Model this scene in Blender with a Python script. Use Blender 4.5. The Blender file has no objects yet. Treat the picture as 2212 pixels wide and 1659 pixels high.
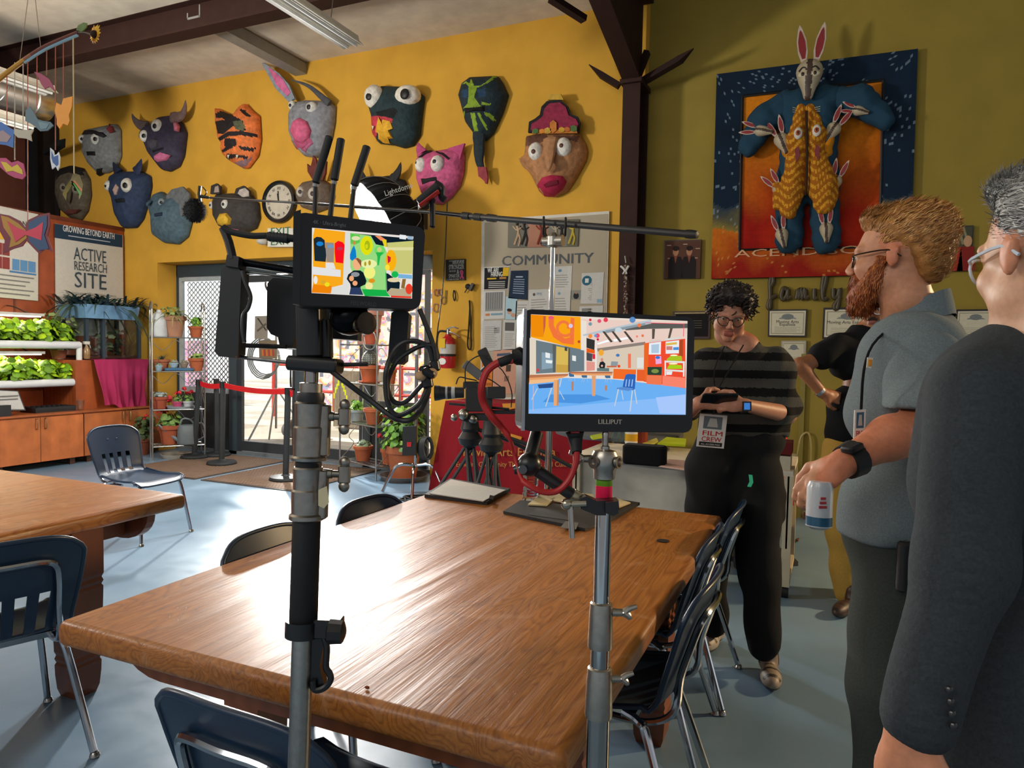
import bpy, math, random
import numpy as np
from mathutils import Vector, Matrix, noise
SC = bpy.context.scene; COL = SC.collection
V = Vector; PI = math.pi
def sin(a): return math.sin(a)
def cos(a): return math.cos(a)
# ---------------------------------------------------------------- camera
W_, H_, F_ = 2212.0, 1659.0, 1545.0
CAM = V((0, 0, 1.45))
YAW = math.radians(23.9); PITCH = math.atan(76.5/F_); ROLL = 0.018
_r = V((cos(YAW), sin(YAW), 0)); _f = V((-sin(YAW), cos(YAW), 0)); _u = V((0, 0, 1))
_F = (_f*cos(PITCH) - _u*sin(PITCH)).normalized()
_U0 = _r.cross(_F)
_R = _r*cos(ROLL) + _U0*sin(ROLL); _U = _U0*cos(ROLL) - _r*sin(ROLL)
cd = bpy.data.cameras.new('camera'); cam = bpy.data.objects.new('camera', cd); COL.objects.link(cam)
cd.sensor_fit = 'HORIZONTAL'; cd.sensor_width = 36.0; cd.lens = F_/W_*36.0; cd.clip_start = 0.02; cd.clip_end = 200
m = Matrix.Identity(4)
for i in range(3):
 m[i][0] = _R[i]; m[i][1] = _U[i]; m[i][2] = -_F[i]; m[i][3] = CAM[i]
cam.matrix_world = m; SC.camera = cam
def ray(px, py): return _F + _R*((px-W_/2)/F_) - _U*((py-H_/2)/F_)
def onY(px, py, Y): d = ray(px, py); return CAM + d*((Y-CAM.y)/d.y)
def onX(px, py, X): d = ray(px, py); return CAM + d*((X-CAM.x)/d.x)
def onZ(px, py, Z): d = ray(px, py); return CAM + d*((Z-CAM.z)/d.z)
def atD(px, py, D): return CAM + ray(px, py)*D
def proj(P):
 q = V(P)-CAM; z = q.dot(_F)
 return (W_/2 + F_*q.dot(_R)/z, H_/2 - F_*q.dot(_U)/z, z)
# ---------------------------------------------------------------- world, exposure
SC.view_settings.view_transform = 'Standard'; SC.view_settings.look = 'None'
SC.view_settings.exposure = 0.0; SC.view_settings.gamma = 1.0; SC.view_settings.use_curve_mapping = False
SC.cycles.max_bounces = 7; SC.cycles.diffuse_bounces = 3; SC.cycles.glossy_bounces = 3
SC.cycles.transmission_bounces = 5; SC.cycles.transparent_max_bounces = 12
SC.cycles.caustics_reflective = False; SC.cycles.caustics_refractive = False
SC.cycles.sample_clamp_indirect = 6.0; SC.cycles.use_adaptive_sampling = True; SC.cycles.adaptive_threshold = 0.02
wd = bpy.data.worlds.new('sky'); SC.world = wd; wd.use_nodes = True
nt = wd.node_tree; N = nt.nodes; L = nt.links
bg = N['Background']; tc = N.new('ShaderNodeTexCoord'); sx = N.new('ShaderNodeSeparateXYZ'); rp = N.new('ShaderNodeValToRGB')
ml = N.new('ShaderNodeMath'); ml.operation = 'MULTIPLY_ADD'; ml.inputs[1].default_value = 0.5; ml.inputs[2].default_value = 0.5
L.new(tc.outputs['Generated'], sx.inputs[0]); L.new(sx.outputs['Y'], ml.inputs[0]); L.new(ml.outputs[0], rp.inputs[0]); L.new(rp.outputs[0], bg.inputs[0])
# hazy sky, bright on the side the door faces and dim on the far side
WLO, WHI = 0.36, 2.6
rp.color_ramp.elements[0].position = 0.0; rp.color_ramp.elements[0].color = (WLO*0.95, WLO*0.97, WLO*1.05, 1)
rp.color_ramp.elements[1].position = 0.95; rp.color_ramp.elements[1].color = (WHI, WHI, WHI, 1)
e = rp.color_ramp.elements.new(0.55); e.color = (WLO*0.95, WLO*0.97, WLO*1.05, 1)
bg.inputs[1].default_value = 1.0
def area(name, loc, target, size, power, col=(1, 1, 1), size_y=None, spread=None):
 d = bpy.data.lights.new(name, 'AREA'); d.energy = power; d.size = size; d.color = col
 if size_y: d.shape = 'RECTANGLE'; d.size_y = size_y
 if spread: d.spread = math.radians(spread)
 o = bpy.data.objects.new(name, d); COL.objects.link(o); o.location = loc
 o.rotation_euler = (V(target)-V(loc)).to_track_quat('-Z', 'Y').to_euler(); return o
def spot(name, loc, target, power, col, angle, blend=0.3, radius=0.06):
 d = bpy.data.lights.new(name, 'SPOT'); d.energy = power; d.color = col; d.spot_size = math.radians(angle); d.spot_blend = blend; d.shadow_soft_size = radius
 o = bpy.data.objects.new(name, d); COL.objects.link(o); o.location = loc
 o.rotation_euler = (V(target)-V(loc)).to_track_quat('-Z', 'Y').to_euler(); return o
YW = 6.8
LAMP = atD(597, 615, 10.3)
spot('daylight_film_lamp_beam', LAMP, (-1.0, 2.2, 0.5), 2500, (1.0, 0.97, 0.92), 62, 0.35, 0.10)
sun = bpy.data.lights.new('sun', 'SUN'); sun.energy = 7.0; sun.angle = 0.01; sun.color = (1, 0.95, 0.86)
so = bpy.data.objects.new('sun', sun); COL.objects.link(so); so.rotation_euler = V((0.55, 0.35, -0.9)).to_track_quat('-Z', 'Y').to_euler()
# soft dome light by the door, warm lamp down the room to the right, broad unseen fill light added behind the camera
area('dome_light', (-4.55, 5.85, 3.0), (-5.3, 3.0, 0.6), 0.7, 130, (1, 0.98, 0.95))
spot('warm_lamp_beam', (3.6, 5.6, 2.5), (-0.2, 3.6, 0.3), 760, (1.0, 0.70, 0.38), 84, 0.4, 0.12)
area('rear_fill_light', (-3.0, -3.2, 3.9), (-3.0, 6.8, 3.6), 5.0, 110, (1.0, 0.97, 0.92), 1.6)
area('ceiling_fill_light', (-6.4, 1.0, 2.7), (-4.8, 4.2, 4.75), .6, 215, (1, .95, .86))  # added fill out of view at left, only there to brighten the ceiling
# ---------------------------------------------------------------- colours, materials
def lin(c):
 if isinstance(c, str): c = tuple(int(c[i:i+2], 16) for i in (0, 2, 4))
 return tuple(((x/255.0)/12.92 if x/255.0 <= 0.04045 else ((x/255.0+0.055)/1.055)**2.4) for x in c[:3])
_M = {}
def shader(kind):
 if kind in _M: return _M[kind]
 m = bpy.data.materials.new(kind); m.use_nodes = True; n = m.node_tree.nodes; l = m.node_tree.links
 b = n['Principled BSDF']; a = n.new('ShaderNodeAttribute'); a.attribute_name = 'Col'
 tcn = n.new('ShaderNodeTexCoord'); ns = n.new('ShaderNodeTexNoise')
 l.new(tcn.outputs['Object'], ns.inputs['Vector'])
 P = dict(matte=(.85, 0, 12, .10, .0, .3), satin=(.5, 0, 12, .08, .0, .5), gloss=(.22, 0, 8, .06, 0, .5), metal=(.28, 1, 60, .08, 0, .5),
    chrome=(.12, 1, 30, .04, 0, .5), brushed=(.34, 1, 90, .1, .02, .5), fabric=(.95, 0, 260, .16, .25, .2), paper=(.8, 0, 40, .04, 0, .3), mache=(.75, 0, 22, .22, .5, .35),
    leaf=(.55, 0, 25, .25, 0, .4), skin=(.5, 0, 90, .10, .06, .4), hair=(.55, 0, 90, .2, .2, .4), rubber=(.6, 0, 20, .1, 0, .4), cable=(.45, 0, 20, .1, 0, .5),
    wallpaint=(.8, 0, 3.5, .07, .04, .25), steel=(.7, 0, 8, .12, .0, .2), art=(.75, 0, 30, .12, .1, .2), plastic=(.34, 0, 20, .06, 0, .5), wood=(.4, 0, 6, .2, .05, .5), emit=(1, 0, 10, 0, 0, 0), pvc=(.35, 0, 8, .03, 0, .5),
    roofing=(.9, 0, 5, .10, .25, .2))[kind]
 b.inputs['Roughness'].default_value = P[0]; b.inputs['Metallic'].default_value = P[1]
 b.inputs['Specular IOR Level'].default_value = P[5]
 ns.inputs['Scale'].default_value = P[2]; ns.inputs['Detail'].default_value = 4
 mr = n.new('ShaderNodeMapRange'); mr.inputs['From Min'].default_value = .3; mr.inputs['From Max'].default_value = .7
 mr.inputs['To Min'].default_value = 1-P[3]; mr.inputs['To Max'].default_value = 1+P[3]
 l.new(ns.outputs['Fac'], mr.inputs['Value'])
 mx = n.new('ShaderNodeVectorMath'); mx.operation = 'SCALE'
 l.new(a.outputs['Color'], mx.inputs[0]); l.new(mr.outputs[0], mx.inputs['Scale'])
 src = mx.outputs[0]
 if kind == 'wood':
  wv = n.new('ShaderNodeTexWave'); mp = n.new('ShaderNodeMapping'); mp.inputs['Scale'].default_value = (1, 1, 0.12)
  l.new(tcn.outputs['Object'], mp.inputs[0]); l.new(mp.outputs[0], wv.inputs[0]); wv.inputs['Scale'].default_value = 5; wv.inputs['Distortion'].default_value = 6; wv.inputs['Detail'].default_value = 3
  m2 = n.new('ShaderNodeMapRange'); m2.inputs['To Min'].default_value = .86; m2.inputs['To Max'].default_value = 1.08; l.new(wv.outputs['Fac'], m2.inputs['Value'])
  sc2 = n.new('ShaderNodeVectorMath'); sc2.operation = 'SCALE'; l.new(src, sc2.inputs[0]); l.new(m2.outputs[0], sc2.inputs['Scale']); src = sc2.outputs[0]
 if kind == 'emit':
  em = n.new('ShaderNodeEmission'); l.new(a.outputs['Color'], em.inputs[0]); em.inputs[1].default_value = 1.0
  l.new(em.outputs[0], n['Material Output'].inputs[0])
 else: l.new(src, b.inputs['Base Color'])
 if P[4] > 0 and kind != 'emit':
  bp = n.new('ShaderNodeBump'); bp.inputs['Strength'].default_value = P[4]; bp.inputs['Distance'].default_value = 0.02 if kind in ('mache', 'roofing') else .004
  n2 = n.new('ShaderNodeTexNoise'); n2.inputs['Scale'].default_value = P[2]*(1.0 if kind != 'fabric' else 2.5); n2.inputs['Detail'].default_value = 3
  l.new(tcn.outputs['Object'], n2.inputs['Vector']); l.new(n2.outputs['Fac'], bp.inputs['Height']); l.new(bp.outputs[0], b.inputs['Normal'])
 if kind == 'leaf': b.inputs['Transmission Weight'].default_value = 0.0; b.inputs['Subsurface Weight'].default_value = 0.0
 if kind == 'skin': b.inputs['Subsurface Weight'].default_value = 0.08; b.inputs['Subsurface Scale'].default_value = 0.01; b.inputs['Subsurface Radius'].default_value = (1, .4, .2)
 _M[kind] = m; return m
def custom(name, build):
 if name in _M: return _M[name]
 m = bpy.data.materials.new(name); m.use_nodes = True
 build(m.node_tree.nodes, m.node_tree.links, m.node_tree.nodes['Principled BSDF'], m); _M[name] = m; return m
def glass_mat(name, tint, rough=0.0, mix=0.9):
 def f(n, l, b, m):
  t = n.new('ShaderNodeBsdfTransparent'); t.inputs[0].default_value = (*tint, 1); g = n.new('ShaderNodeBsdfGlossy'); g.inputs['Roughness'].default_value = rough
  lw = n.new('ShaderNodeLayerWeight'); pw = n.new('ShaderNodeMath'); pw.operation = 'POWER'; pw.inputs[1].default_value = 4.0; l.new(lw.outputs['Facing'], pw.inputs[0]); fr = n.new('ShaderNodeMath'); fr.operation = 'MULTIPLY_ADD'; fr.inputs[1].default_value = .6; fr.inputs[2].default_value = .035; l.new(pw.outputs[0], fr.inputs[0]); x = n.new('ShaderNodeMixShader')
  l.new(fr.outputs[0], x.inputs[0]); l.new(t.outputs[0], x.inputs[1]); l.new(g.outputs[0], x.inputs[2]); l.new(x.outputs[0], n['Material Output'].inputs[0])
 return custom(name, f)
# ---------------------------------------------------------------- mesh builder
def frame_of(d):
 d = V(d).normalized(); a = V((0, 0, 1)) if abs(d.z) < .9 else V((1, 0, 0))
 x = a.cross(d).normalized(); return x, d.cross(x), d
class MB:
 def __init__(s): s.v = []; s.f = []; s.c = []; s.s = []
 def add(s, vs, fs, col, smooth=False):
  o = len(s.v); s.v += [tuple(p) for p in vs]
  per = isinstance(col, list)
  for i, f in enumerate(fs):
   s.f.append(tuple(k+o for k in f)); s.c.append(col[i] if per else lin(col)); s.s.append(smooth)
  return s
 def box(s, c, size, col, R=None, M=None):
  hx, hy, hz = [q/2 for q in size]; c = V(c)
  vs = [V((x*hx, y*hy, z*hz)) for z in (-1, 1) for y in (-1, 1) for x in (-1, 1)]
  if R is not None: vs = [R @ q for q in vs]
  vs = [q+c for q in vs]
  if M is not None: vs = [M @ q for q in vs]
  return s.add(vs, [(0, 2, 3, 1), (4, 5, 7, 6), (0, 1, 5, 4), (2, 6, 7, 3), (0, 4, 6, 2), (1, 3, 7, 5)], col)
 def bb(s, lo, hi, col): return s.box([(a+b)/2 for a, b in zip(lo, hi)], [abs(b-a) for a, b in zip(lo, hi)], col)
 def rbox(s, c, size, r, col, R=None, seg=3):
  x, y, z = [q/2 for q in size]; r = min(r, x, y); pts = []
  for cx, cy, a0 in ((x-r, y-r, 0), (-x+r, y-r, 90), (-x+r, -y+r, 180), (x-r, -y+r, 270)):
   for k in range(seg+1):
    a = math.radians(a0+90*k/seg); pts.append((cx+r*cos(a), cy+r*sin(a)))
  n = len(pts); e = min(r*.4, z*.5); rings = []
  for zz, ins in ((-z, e), (-z+e, 0), (z-e, 0), (z, e)):
   rings.append([V((px*(1-ins/max(x, 1e-6)), py*(1-ins/max(y, 1e-6)), zz)) for px, py in pts])
  vs = [p for rr in rings for p in rr]
  if R is not None: vs = [R @ p for p in vs]
  vs = [p+V(c) for p in vs]; fs = []
  for k in range(3):
   for i in range(n): j = (i+1) % n; fs.append((k*n+i, k*n+j, (k+1)*n+j, (k+1)*n+i))
  fs.append(tuple(reversed(range(n)))); fs.append(tuple(range(3*n, 4*n)))
  return s.add(vs, fs, col, True)
 def loft(s, rings, col, smooth=True, caps=True, closed=True):
  n = len(rings[0]); vs = [p for r in rings for p in r]; fs = []; m_ = n if closed else n-1
  for k in range(len(rings)-1):
   for i in range(m_): j = (i+1) % n; fs.append((k*n+i, k*n+j, (k+1)*n+j, (k+1)*n+i))
  if caps and closed: fs.append(tuple(reversed(range(n)))); fs.append(tuple(range((len(rings)-1)*n, len(rings)*n)))
  return s.add(vs, fs, col, smooth)
 def cyl(s, a, b, r0, r1=None, seg=16, col='808080', smooth=True):
  r1 = r0 if r1 is None else r1; a = V(a); b = V(b); x, y, d = frame_of(b-a)
  return s.loft([[c+(x*cos(2*PI*i/seg)+y*sin(2*PI*i/seg))*r for i in range(seg)] for c, r in ((a, r0), (b, r1))], col, smooth)
 def lathe(s, org, axis, prof, seg=20, col='808080', smooth=True):
  x, y, d = frame_of(axis); o = V(org)
  return s.loft([[o+d*h+(x*cos(2*PI*i/seg)+y*sin(2*PI*i/seg))*max(r, 1e-4) for i in range(seg)] for r, h in prof], col, smooth)
 def tube(s, pts, r, col='202020', seg=8, sub=4, closed=False):
  P = [V(p) for p in pts]
  if sub > 1 and len(P) > 2: P = smooth_path(P, sub, closed)
  n = len(P); rings = []; up = None
  for i in range(n):
   t = (P[min(i+1, n-1)]-P[max(i-1, 0)])
   if closed: t = P[(i+1) % n]-P[i-1]
   if t.length < 1e-9: t = V((0, 0, 1))
   t.normalize()
   if up is None: x, y, _ = frame_of(t)
   else:
    x = (up - t*up.dot(t))
    x = x.normalized() if x.length > 1e-6 else frame_of(t)[0]
    y = t.cross(x)
   up = x; rr = r(i/(n-1)) if callable(r) else r
   rings.append([P[i]+(x*cos(2*PI*k/seg)+y*sin(2*PI*k/seg))*rr for k in range(seg)])
  if closed: rings.append(rings[0])
  return s.loft(rings, col, True, not closed)
 def sph(s, c, r, col, seg=14, rings=9, R=None):
  if not isinstance(r, (tuple, list, Vector)): r = (r, r, r)
  rs = []
  for k in range(rings+1):
   t = PI*k/rings; t = min(max(t, .02), PI-.02)
   q = [V((r[0]*sin(t)*cos(2*PI*i/seg), r[1]*sin(t)*sin(2*PI*i/seg), -r[2]*cos(t))) for i in range(seg)]
   if R is not None: q = [R @ p for p in q]
   rs.append([p+V(c) for p in q])
  return s.loft(rs, col)
 def prism(s, pts, n, t, col, smooth=False):
  n = V(n).normalized()*t; a = [V(p) for p in pts]; b = [p+n for p in a]; k = len(a)
  fs = [tuple(reversed(range(k))), tuple(range(k, 2*k))]+[(i, (i+1) % k, k+(i+1) % k, k+i) for i in range(k)]
  return s.add(a+b, fs, col, smooth)
 def grid(s, f, nu, nv, colf, smooth=True):
  vs = [f(i/nu, j/nv) for j in range(nv+1) for i in range(nu+1)]; fs = []; cs = []
  for j in range(nv):
   for i in range(nu):
    a = j*(nu+1)+i; fs.append((a, a+1, a+nu+2, a+nu+1))
    c = colf((i+.5)/nu, (j+.5)/nv) if callable(colf) else colf
    cs.append(lin(c) if isinstance(c, str) else c)
  return s.add(vs, fs, cs, smooth)
 def text(s, body, org, xd, yd, h, col, t=0.0005, align='LEFT', bold=0.0, width=None):
  vs, fs, w = text_geo(body, align, 0); xd = V(xd).normalized(); yd = V(yd).normalized(); nrm = xd.cross(yd)
  kx = h if width is None else width/max(w, 1e-6)
  for q in ((-1, 0, 1) if bold else (0,)): s.add([V(org)+xd*(p[0]*kx+q*bold*h)+yd*(p[1]*h)+nrm*(t+q*t*.1) for p in vs], fs, col)
  return s
 def mesh(s, name, mat, sharp=35):
  me = bpy.data.meshes.new(name); me.from_pydata([tuple(p) for p in s.v], [], s.f)
  a = me.color_attributes.new('Col', 'FLOAT_COLOR', 'CORNER')
  if s.f:
   cnt = np.array([len(f) for f in s.f]); c = np.ones((len(s.f), 4), dtype=np.float32); c[:, :3] = np.array(s.c, dtype=np.float32)
   a.data.foreach_set('color', np.repeat(c, cnt, axis=0).ravel())
   me.polygons.foreach_set('use_smooth', np.array(s.s, dtype=bool))
  me.update()
  if any(s.s): me.set_sharp_from_angle(angle=math.radians(sharp))
  me.materials.append(mat if not isinstance(mat, str) else shader(mat)); return me
def smooth_path(P, sub, closed=False):
 out = []; n = len(P); R_ = range(n) if closed else range(n-1)
 for i in R_:
  p0 = P[(i-1) % n] if (closed or i > 0) else P[0]*2-P[1]; p1 = P[i]; p2 = P[(i+1) % n]
  p3 = P[(i+2) % n] if (closed or i+2 < n) else P[-1]*2-P[-2]
  for k in range(sub):
   t = k/sub; out.append(0.5*((2*p1)+(p2-p0)*t+(2*p0-5*p1+4*p2-p3)*t*t+(3*p1-p0-3*p2+p3)*t**3))
 if not closed: out.append(P[-1])
 return out
_T = {}
def text_geo(body, align, bold):
 k = (body, align, bold)
 if k in _T: return _T[k]
 cu = bpy.data.curves.new('t', 'FONT'); cu.body = body; cu.align_x = align; cu.size = 1.35; cu.offset = bold; cu.resolution_u = 2
 o = bpy.data.objects.new('t', cu); me = o.to_mesh()
 vs = [tuple(v.co) for v in me.vertices]; fs = [tuple(p.vertices) for p in me.polygons]
 w = (max([v[0] for v in vs])-min([v[0] for v in vs])) if vs else 1
 o.to_mesh_clear(); bpy.data.objects.remove(o); bpy.data.curves.remove(cu); _T[k] = (vs, fs, w); return _T[k]
# ---------------------------------------------------------------- scene tree
def thing(name, label, cat, loc=(0, 0, 0), group=None, rotz=0):
 o = bpy.data.objects.new(name, None); COL.objects.link(o); o.location = loc; o.rotation_euler = (0, 0, rotz); o.empty_display_size = .1
 o['label'] = label; o['category'] = cat
 if group: o['group'] = group
 return o
def worldpos(o):
 p = V(o.location)
 while o.parent: o = o.parent; p = p+V(o.location)
 return p
def obj(name, mb, mat='matte', parent=None, label=None, sharp=35, local=False):
 """links the builder as one mesh; vertices are given in world space unless local"""
 if parent is not None:
  if not local:
   w = worldpos(parent); mb.v = [(p[0]-w.x, p[1]-w.y, p[2]-w.z) for p in mb.v]
  loc = (0, 0, 0)
 else:
  a = np.array(mb.v); loc = ((a[:, 0].min()+a[:, 0].max())/2, (a[:, 1].min()+a[:, 1].max())/2, a[:, 2].min())
  mb.v = [(p[0]-loc[0], p[1]-loc[1], p[2]-loc[2]) for p in mb.v]
 o = bpy.data.objects.new(name, mb.mesh(name, mat, sharp)); COL.objects.link(o); o.location = loc
 if parent is not None: o.parent = parent
 if label: o['label'] = label
 return o
def single(name, mb, mat, label, cat, group=None, sharp=35):
 o = obj(name, mb, mat, sharp=sharp); o['label'] = label; o['category'] = cat
 if group: o['group'] = group
 return o
def struct(name, mb, mat, parent=None, sharp=35):
 o = obj(name, mb, mat, parent, sharp=sharp)
 if parent is None: o['kind'] = 'structure'
 return o
def dup(root, loc=None, rotz=None, label=None, group=None):
 def cp(o, par):
  c = o.copy(); COL.objects.link(c); c.parent = par
  for ch in [x for x in bpy.data.objects if x.parent == o and x != c]: cp(ch, c)
  return c
 kids = [x for x in root.children]
 def cp2(o, par):
  c = o.copy(); COL.objects.link(c)
  if par: c.parent = par
  for ch in list(o.children):
   cp2(ch, c)
  return c
 r = cp2(root, None)
 if loc is not None: r.location = loc
 if rotz is not None: r.rotation_euler = (0, 0, rotz)
 if label: r['label'] = label
 if group: r['group'] = group
 return r
def pip(x, y, poly):
 c = False; n = len(poly); j = n-1
 for i in range(n):
  xi, yi = poly[i]; xj, yj = poly[j]
  if (yi > y) != (yj > y) and x < (xj-xi)*(y-yi)/(yj-yi+1e-12)+xi: c = not c
  j = i
 return c
def mixc(a, b, t):
 a = lin(a) if isinstance(a, str) else a; b = lin(b) if isinstance(b, str) else b
 t = min(max(t, 0), 1); return tuple(x*(1-t)+y*t for x, y in zip(a, b))
def nz(x, y, z=0.0): return noise.noise(V((x, y, z)))
# ---------------------------------------------------------------- implicit surfaces (bodies, heads, cloth)
def seg_d(P, a, b):
 a = np.array(a, float); b = np.array(b, float); ab = b-a; t = ((P-a)@ab)/max(ab@ab, 1e-12); t = np.clip(t, 0, 1)
 return np.linalg.norm(P-(a+t[..., None]*ab), axis=-1), t
def sdf(P, prims, k):
 d = None
 for p in prims:
  kk = k; op = 'u'
  if p[0] == 'cap':
   dist, t = seg_d(P, p[1], p[2]); q = dist-(p[3]*(1-t)+p[4]*t)
   if len(p) > 5: kk = p[5]
  elif p[0] == 'ell':
   X = P-np.array(p[1], float)
   if len(p) > 3 and p[3] is not None: X = X@np.array(p[3])
   r = np.array(p[2], float); n1 = np.linalg.norm(X/r, axis=-1); n2 = np.linalg.norm(X/(r*r), axis=-1); q = n1*(n1-1)/np.maximum(n2, 1e-9)
   if len(p) > 4: kk = p[4]
  elif p[0] == 'sub':
   q = -sdf(P, [p[1]], k); kk = p[2]
   hh = np.maximum(kk-np.abs(d-q), 0)/kk; d = np.maximum(d, q)+hh*hh*kk*.25; continue
  elif p[0] == 'cut':
   q = (P-np.array(p[1], float))@np.array(p[2], float); hh = np.maximum(.004-np.abs(d-q), 0)/.004; d = np.maximum(d, q)+hh*hh*.001; continue
  if d is None: d = q
  else: hh = np.maximum(kk-np.abs(d-q), 0)/kk; d = np.minimum(d, q)-hh*hh*kk*.25
 return d
def bounds(prims, pad):
 lo = np.full(3, 1e9); hi = -lo
 for p in prims:
  if p[0] == 'cap':
   r = max(p[3], p[4])
   for e_ in (p[1], p[2]): e_ = np.array(e_, float); lo = np.minimum(lo, e_-r); hi = np.maximum(hi, e_+r)
  elif p[0] == 'ell': r = max(p[2]); e_ = np.array(p[1], float); lo = np.minimum(lo, e_-r); hi = np.maximum(hi, e_+r)
 return lo-pad, hi+pad
def surf(prims, res, k=0.02, disp=None, pad=0.02, relax=1):
 lo, hi = bounds(prims, pad); n = np.ceil((hi-lo)/res).astype(int)+1
 ax = [lo[i]+np.arange(n[i])*res for i in range(3)]
 G = np.stack(np.meshgrid(*ax, indexing='ij'), -1); F = np.empty(tuple(n))
 B_ = 4; nb = -(-n//B_); ci = [lo[i]+(np.arange(nb[i])*B_+1.5)*res for i in range(3)]; Cc = sdf(np.stack(np.meshgrid(*ci, indexing='ij'), -1), prims, k)
 up_ = lambda A: A.repeat(B_, 0).repeat(B_, 1).repeat(B_, 2)[:n[0], :n[1], :n[2]]
 F[:] = np.where(up_(Cc) < 0, -1, 1); M_ = up_(np.abs(Cc) < 7.5*res+(.02 if disp is not None else 0)); Pn = G[M_]; d_ = np.concatenate([sdf(c, prims, k) for c in np.array_split(Pn, max(1, len(Pn)//200000))]);
 if disp is not None: d_ = d_+disp(Pn)
 F[M_] = d_
 del G
 inside = F < 0; cs = [s-1 for s in F.shape]
 acc = np.zeros((*cs, 3)); cnt = np.zeros(cs)
 idx = [(0, 0, 0), (1, 0, 0), (0, 1, 0), (0, 0, 1)]
 sl = lambda o: tuple(slice(o[i], o[i]+cs[i]) for i in range(3))
 for axi in range(3):
  for b0 in (0, 1):
   for b1 in (0, 1):
    o = [0, 0, 0]; oth = [q for q in range(3) if q != axi]; o[oth[0]] = b0; o[oth[1]] = b1; o2 = list(o); o2[axi] = 1
    A = F[sl(o)]; B = F[sl(o2)]; cr = (A < 0) != (B < 0); t = np.where(cr, A/np.where(cr, A-B, 1), 0)
    p = np.zeros((*cs, 3)); p[..., axi] = t; p[..., oth[0]] = b0; p[..., oth[1]] = b1
    acc += np.where(cr[..., None], p, 0); cnt += cr
 on = cnt > 0; ids = -np.ones(cs, int); ids[on] = np.arange(on.sum())
 base = np.argwhere(on); vs = lo+(base+acc[on]/cnt[on][:, None])*res; quads = []
 for axi in range(3):
  oth = [(axi+1) % 3, (axi+2) % 3]; s0 = [slice(1, cs[i]) for i in range(3)]; s0[axi] = slice(0, cs[axi])
  s1 = list(s0); s1[axi] = slice(1, cs[axi]+1)
  A = inside[tuple(s0)]; B = inside[tuple(s1)]; e_ = np.argwhere(A != B)
  if not len(e_): continue
  sg = A[tuple(e_.T)]; off = np.array([1, 1, 1]); off[axi] = 0; e_ = e_+off; q = []
  for d0, d1 in ((0, 0), (1, 0), (1, 1), (0, 1)):
   c = e_.copy(); c[:, oth[0]] -= d0; c[:, oth[1]] -= d1; q.append(ids[tuple(c.T)])
  q = np.stack(q, 1); q[~sg] = q[~sg][:, ::-1]; quads.append(q)
 Q = np.concatenate(quads); Q = Q[(Q >= 0).all(1)]
 for _ in range(relax):
  s_ = np.zeros_like(vs); c_ = np.zeros(len(vs))
  for a, b in ((0, 1), (1, 2), (2, 3), (3, 0)):
   np.add.at(s_, Q[:, a], vs[Q[:, b]]); np.add.at(c_, Q[:, a], 1); np.add.at(s_, Q[:, b], vs[Q[:, a]]); np.add.at(c_, Q[:, b], 1)
  vs = vs*.5+.5*s_/np.maximum(c_, 1)[:, None]
 return vs, Q
def sobj(name, VQ, colf, mat, parent, label=None):
 vs, Q = VQ; w = np.array(worldpos(parent)) if parent else np.zeros(3)
 me = bpy.data.meshes.new(name); me.from_pydata((vs-w).tolist(), [], Q.tolist())
 a = me.color_attributes.new('Col', 'FLOAT_COLOR', 'CORNER')
 cen = vs[Q].mean(1); c = np.ones((len(Q), 4), dtype=np.float32)
 if callable(colf): c[:, :3] = colf(cen)
 else: c[:, :3] = lin(colf)
 a.data.foreach_set('color', np.repeat(c, 4, axis=0).ravel()); me.polygons.foreach_set('use_smooth', np.ones(len(Q), bool)); me.update()
 me.materials.append(shader(mat) if isinstance(mat, str) else mat)
 o = bpy.data.objects.new(name, me); COL.objects.link(o)
 if parent: o.parent = parent
 if label: o['label'] = label
 return o
# ================================================================ the room
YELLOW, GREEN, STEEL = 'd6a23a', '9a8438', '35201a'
CEIL = 4.75; YD = 7.1
XL, XR = onY(341, 740, YW).x, onY(932, 750, YW).x; ZT = 2.5; XS = -1.66; XB = -10.3
def floor_mat(n, l, b, m):
 tcn = n.new('ShaderNodeTexCoord'); a = n.new('ShaderNodeTexNoise'); a.inputs['Scale'].default_value = .9; a.inputs['Detail'].default_value = 6
 l.new(tcn.outputs['Object'], a.inputs['Vector']); r = n.new('ShaderNodeValToRGB'); l.new(a.outputs['Fac'], r.inputs[0])
 r.color_ramp.elements[0].position = .35; r.color_ramp.elements[0].color = (*lin('66829a'), 1); r.color_ramp.elements[1].position = .7; r.color_ramp.elements[1].color = (*lin('7d98ae'), 1)
 l.new(r.outputs[0], b.inputs['Base Color'])
 s = n.new('ShaderNodeTexNoise'); s.inputs['Scale'].default_value = 7; s.inputs['Detail'].default_value = 8; l.new(tcn.outputs['Object'], s.inputs['Vector'])
 q = n.new('ShaderNodeMapRange'); q.inputs['To Min'].default_value = .22; q.inputs['To Max'].default_value = .5; l.new(s.outputs['Fac'], q.inputs['Value']); l.new(q.outputs[0], b.inputs['Roughness'])
 bp = n.new('ShaderNodeBump'); bp.inputs['Strength'].default_value = .12; bp.inputs['Distance'].default_value = .01; l.new(s.outputs['Fac'], bp.inputs['Height']); l.new(bp.outputs[0], b.inputs['Normal'])
FLOORM = custom('painted_concrete', floor_mat)
f = MB(); f.bb((-10.5, -4, -.1), (8, 7.13, 0), '808080'); struct('floor', f, FLOORM)
f = MB(); f.grid(lambda u, v: V((-10.5+18.5*u, -4+10.8*v, CEIL)), 120, 60, lambda u, v: mixc('e2d6c2', 'cfc2ae', .5+.6*nz(u*30, v*8)+(.5 if abs((u*12) % 1-.5) < .03 else 0)), False)
f.bb((-10.5, -4, CEIL+.001), (8, 6.8, CEIL+.1), 'd0c4b0'); struct('ceiling', f, 'roofing')
w = MB()
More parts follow.
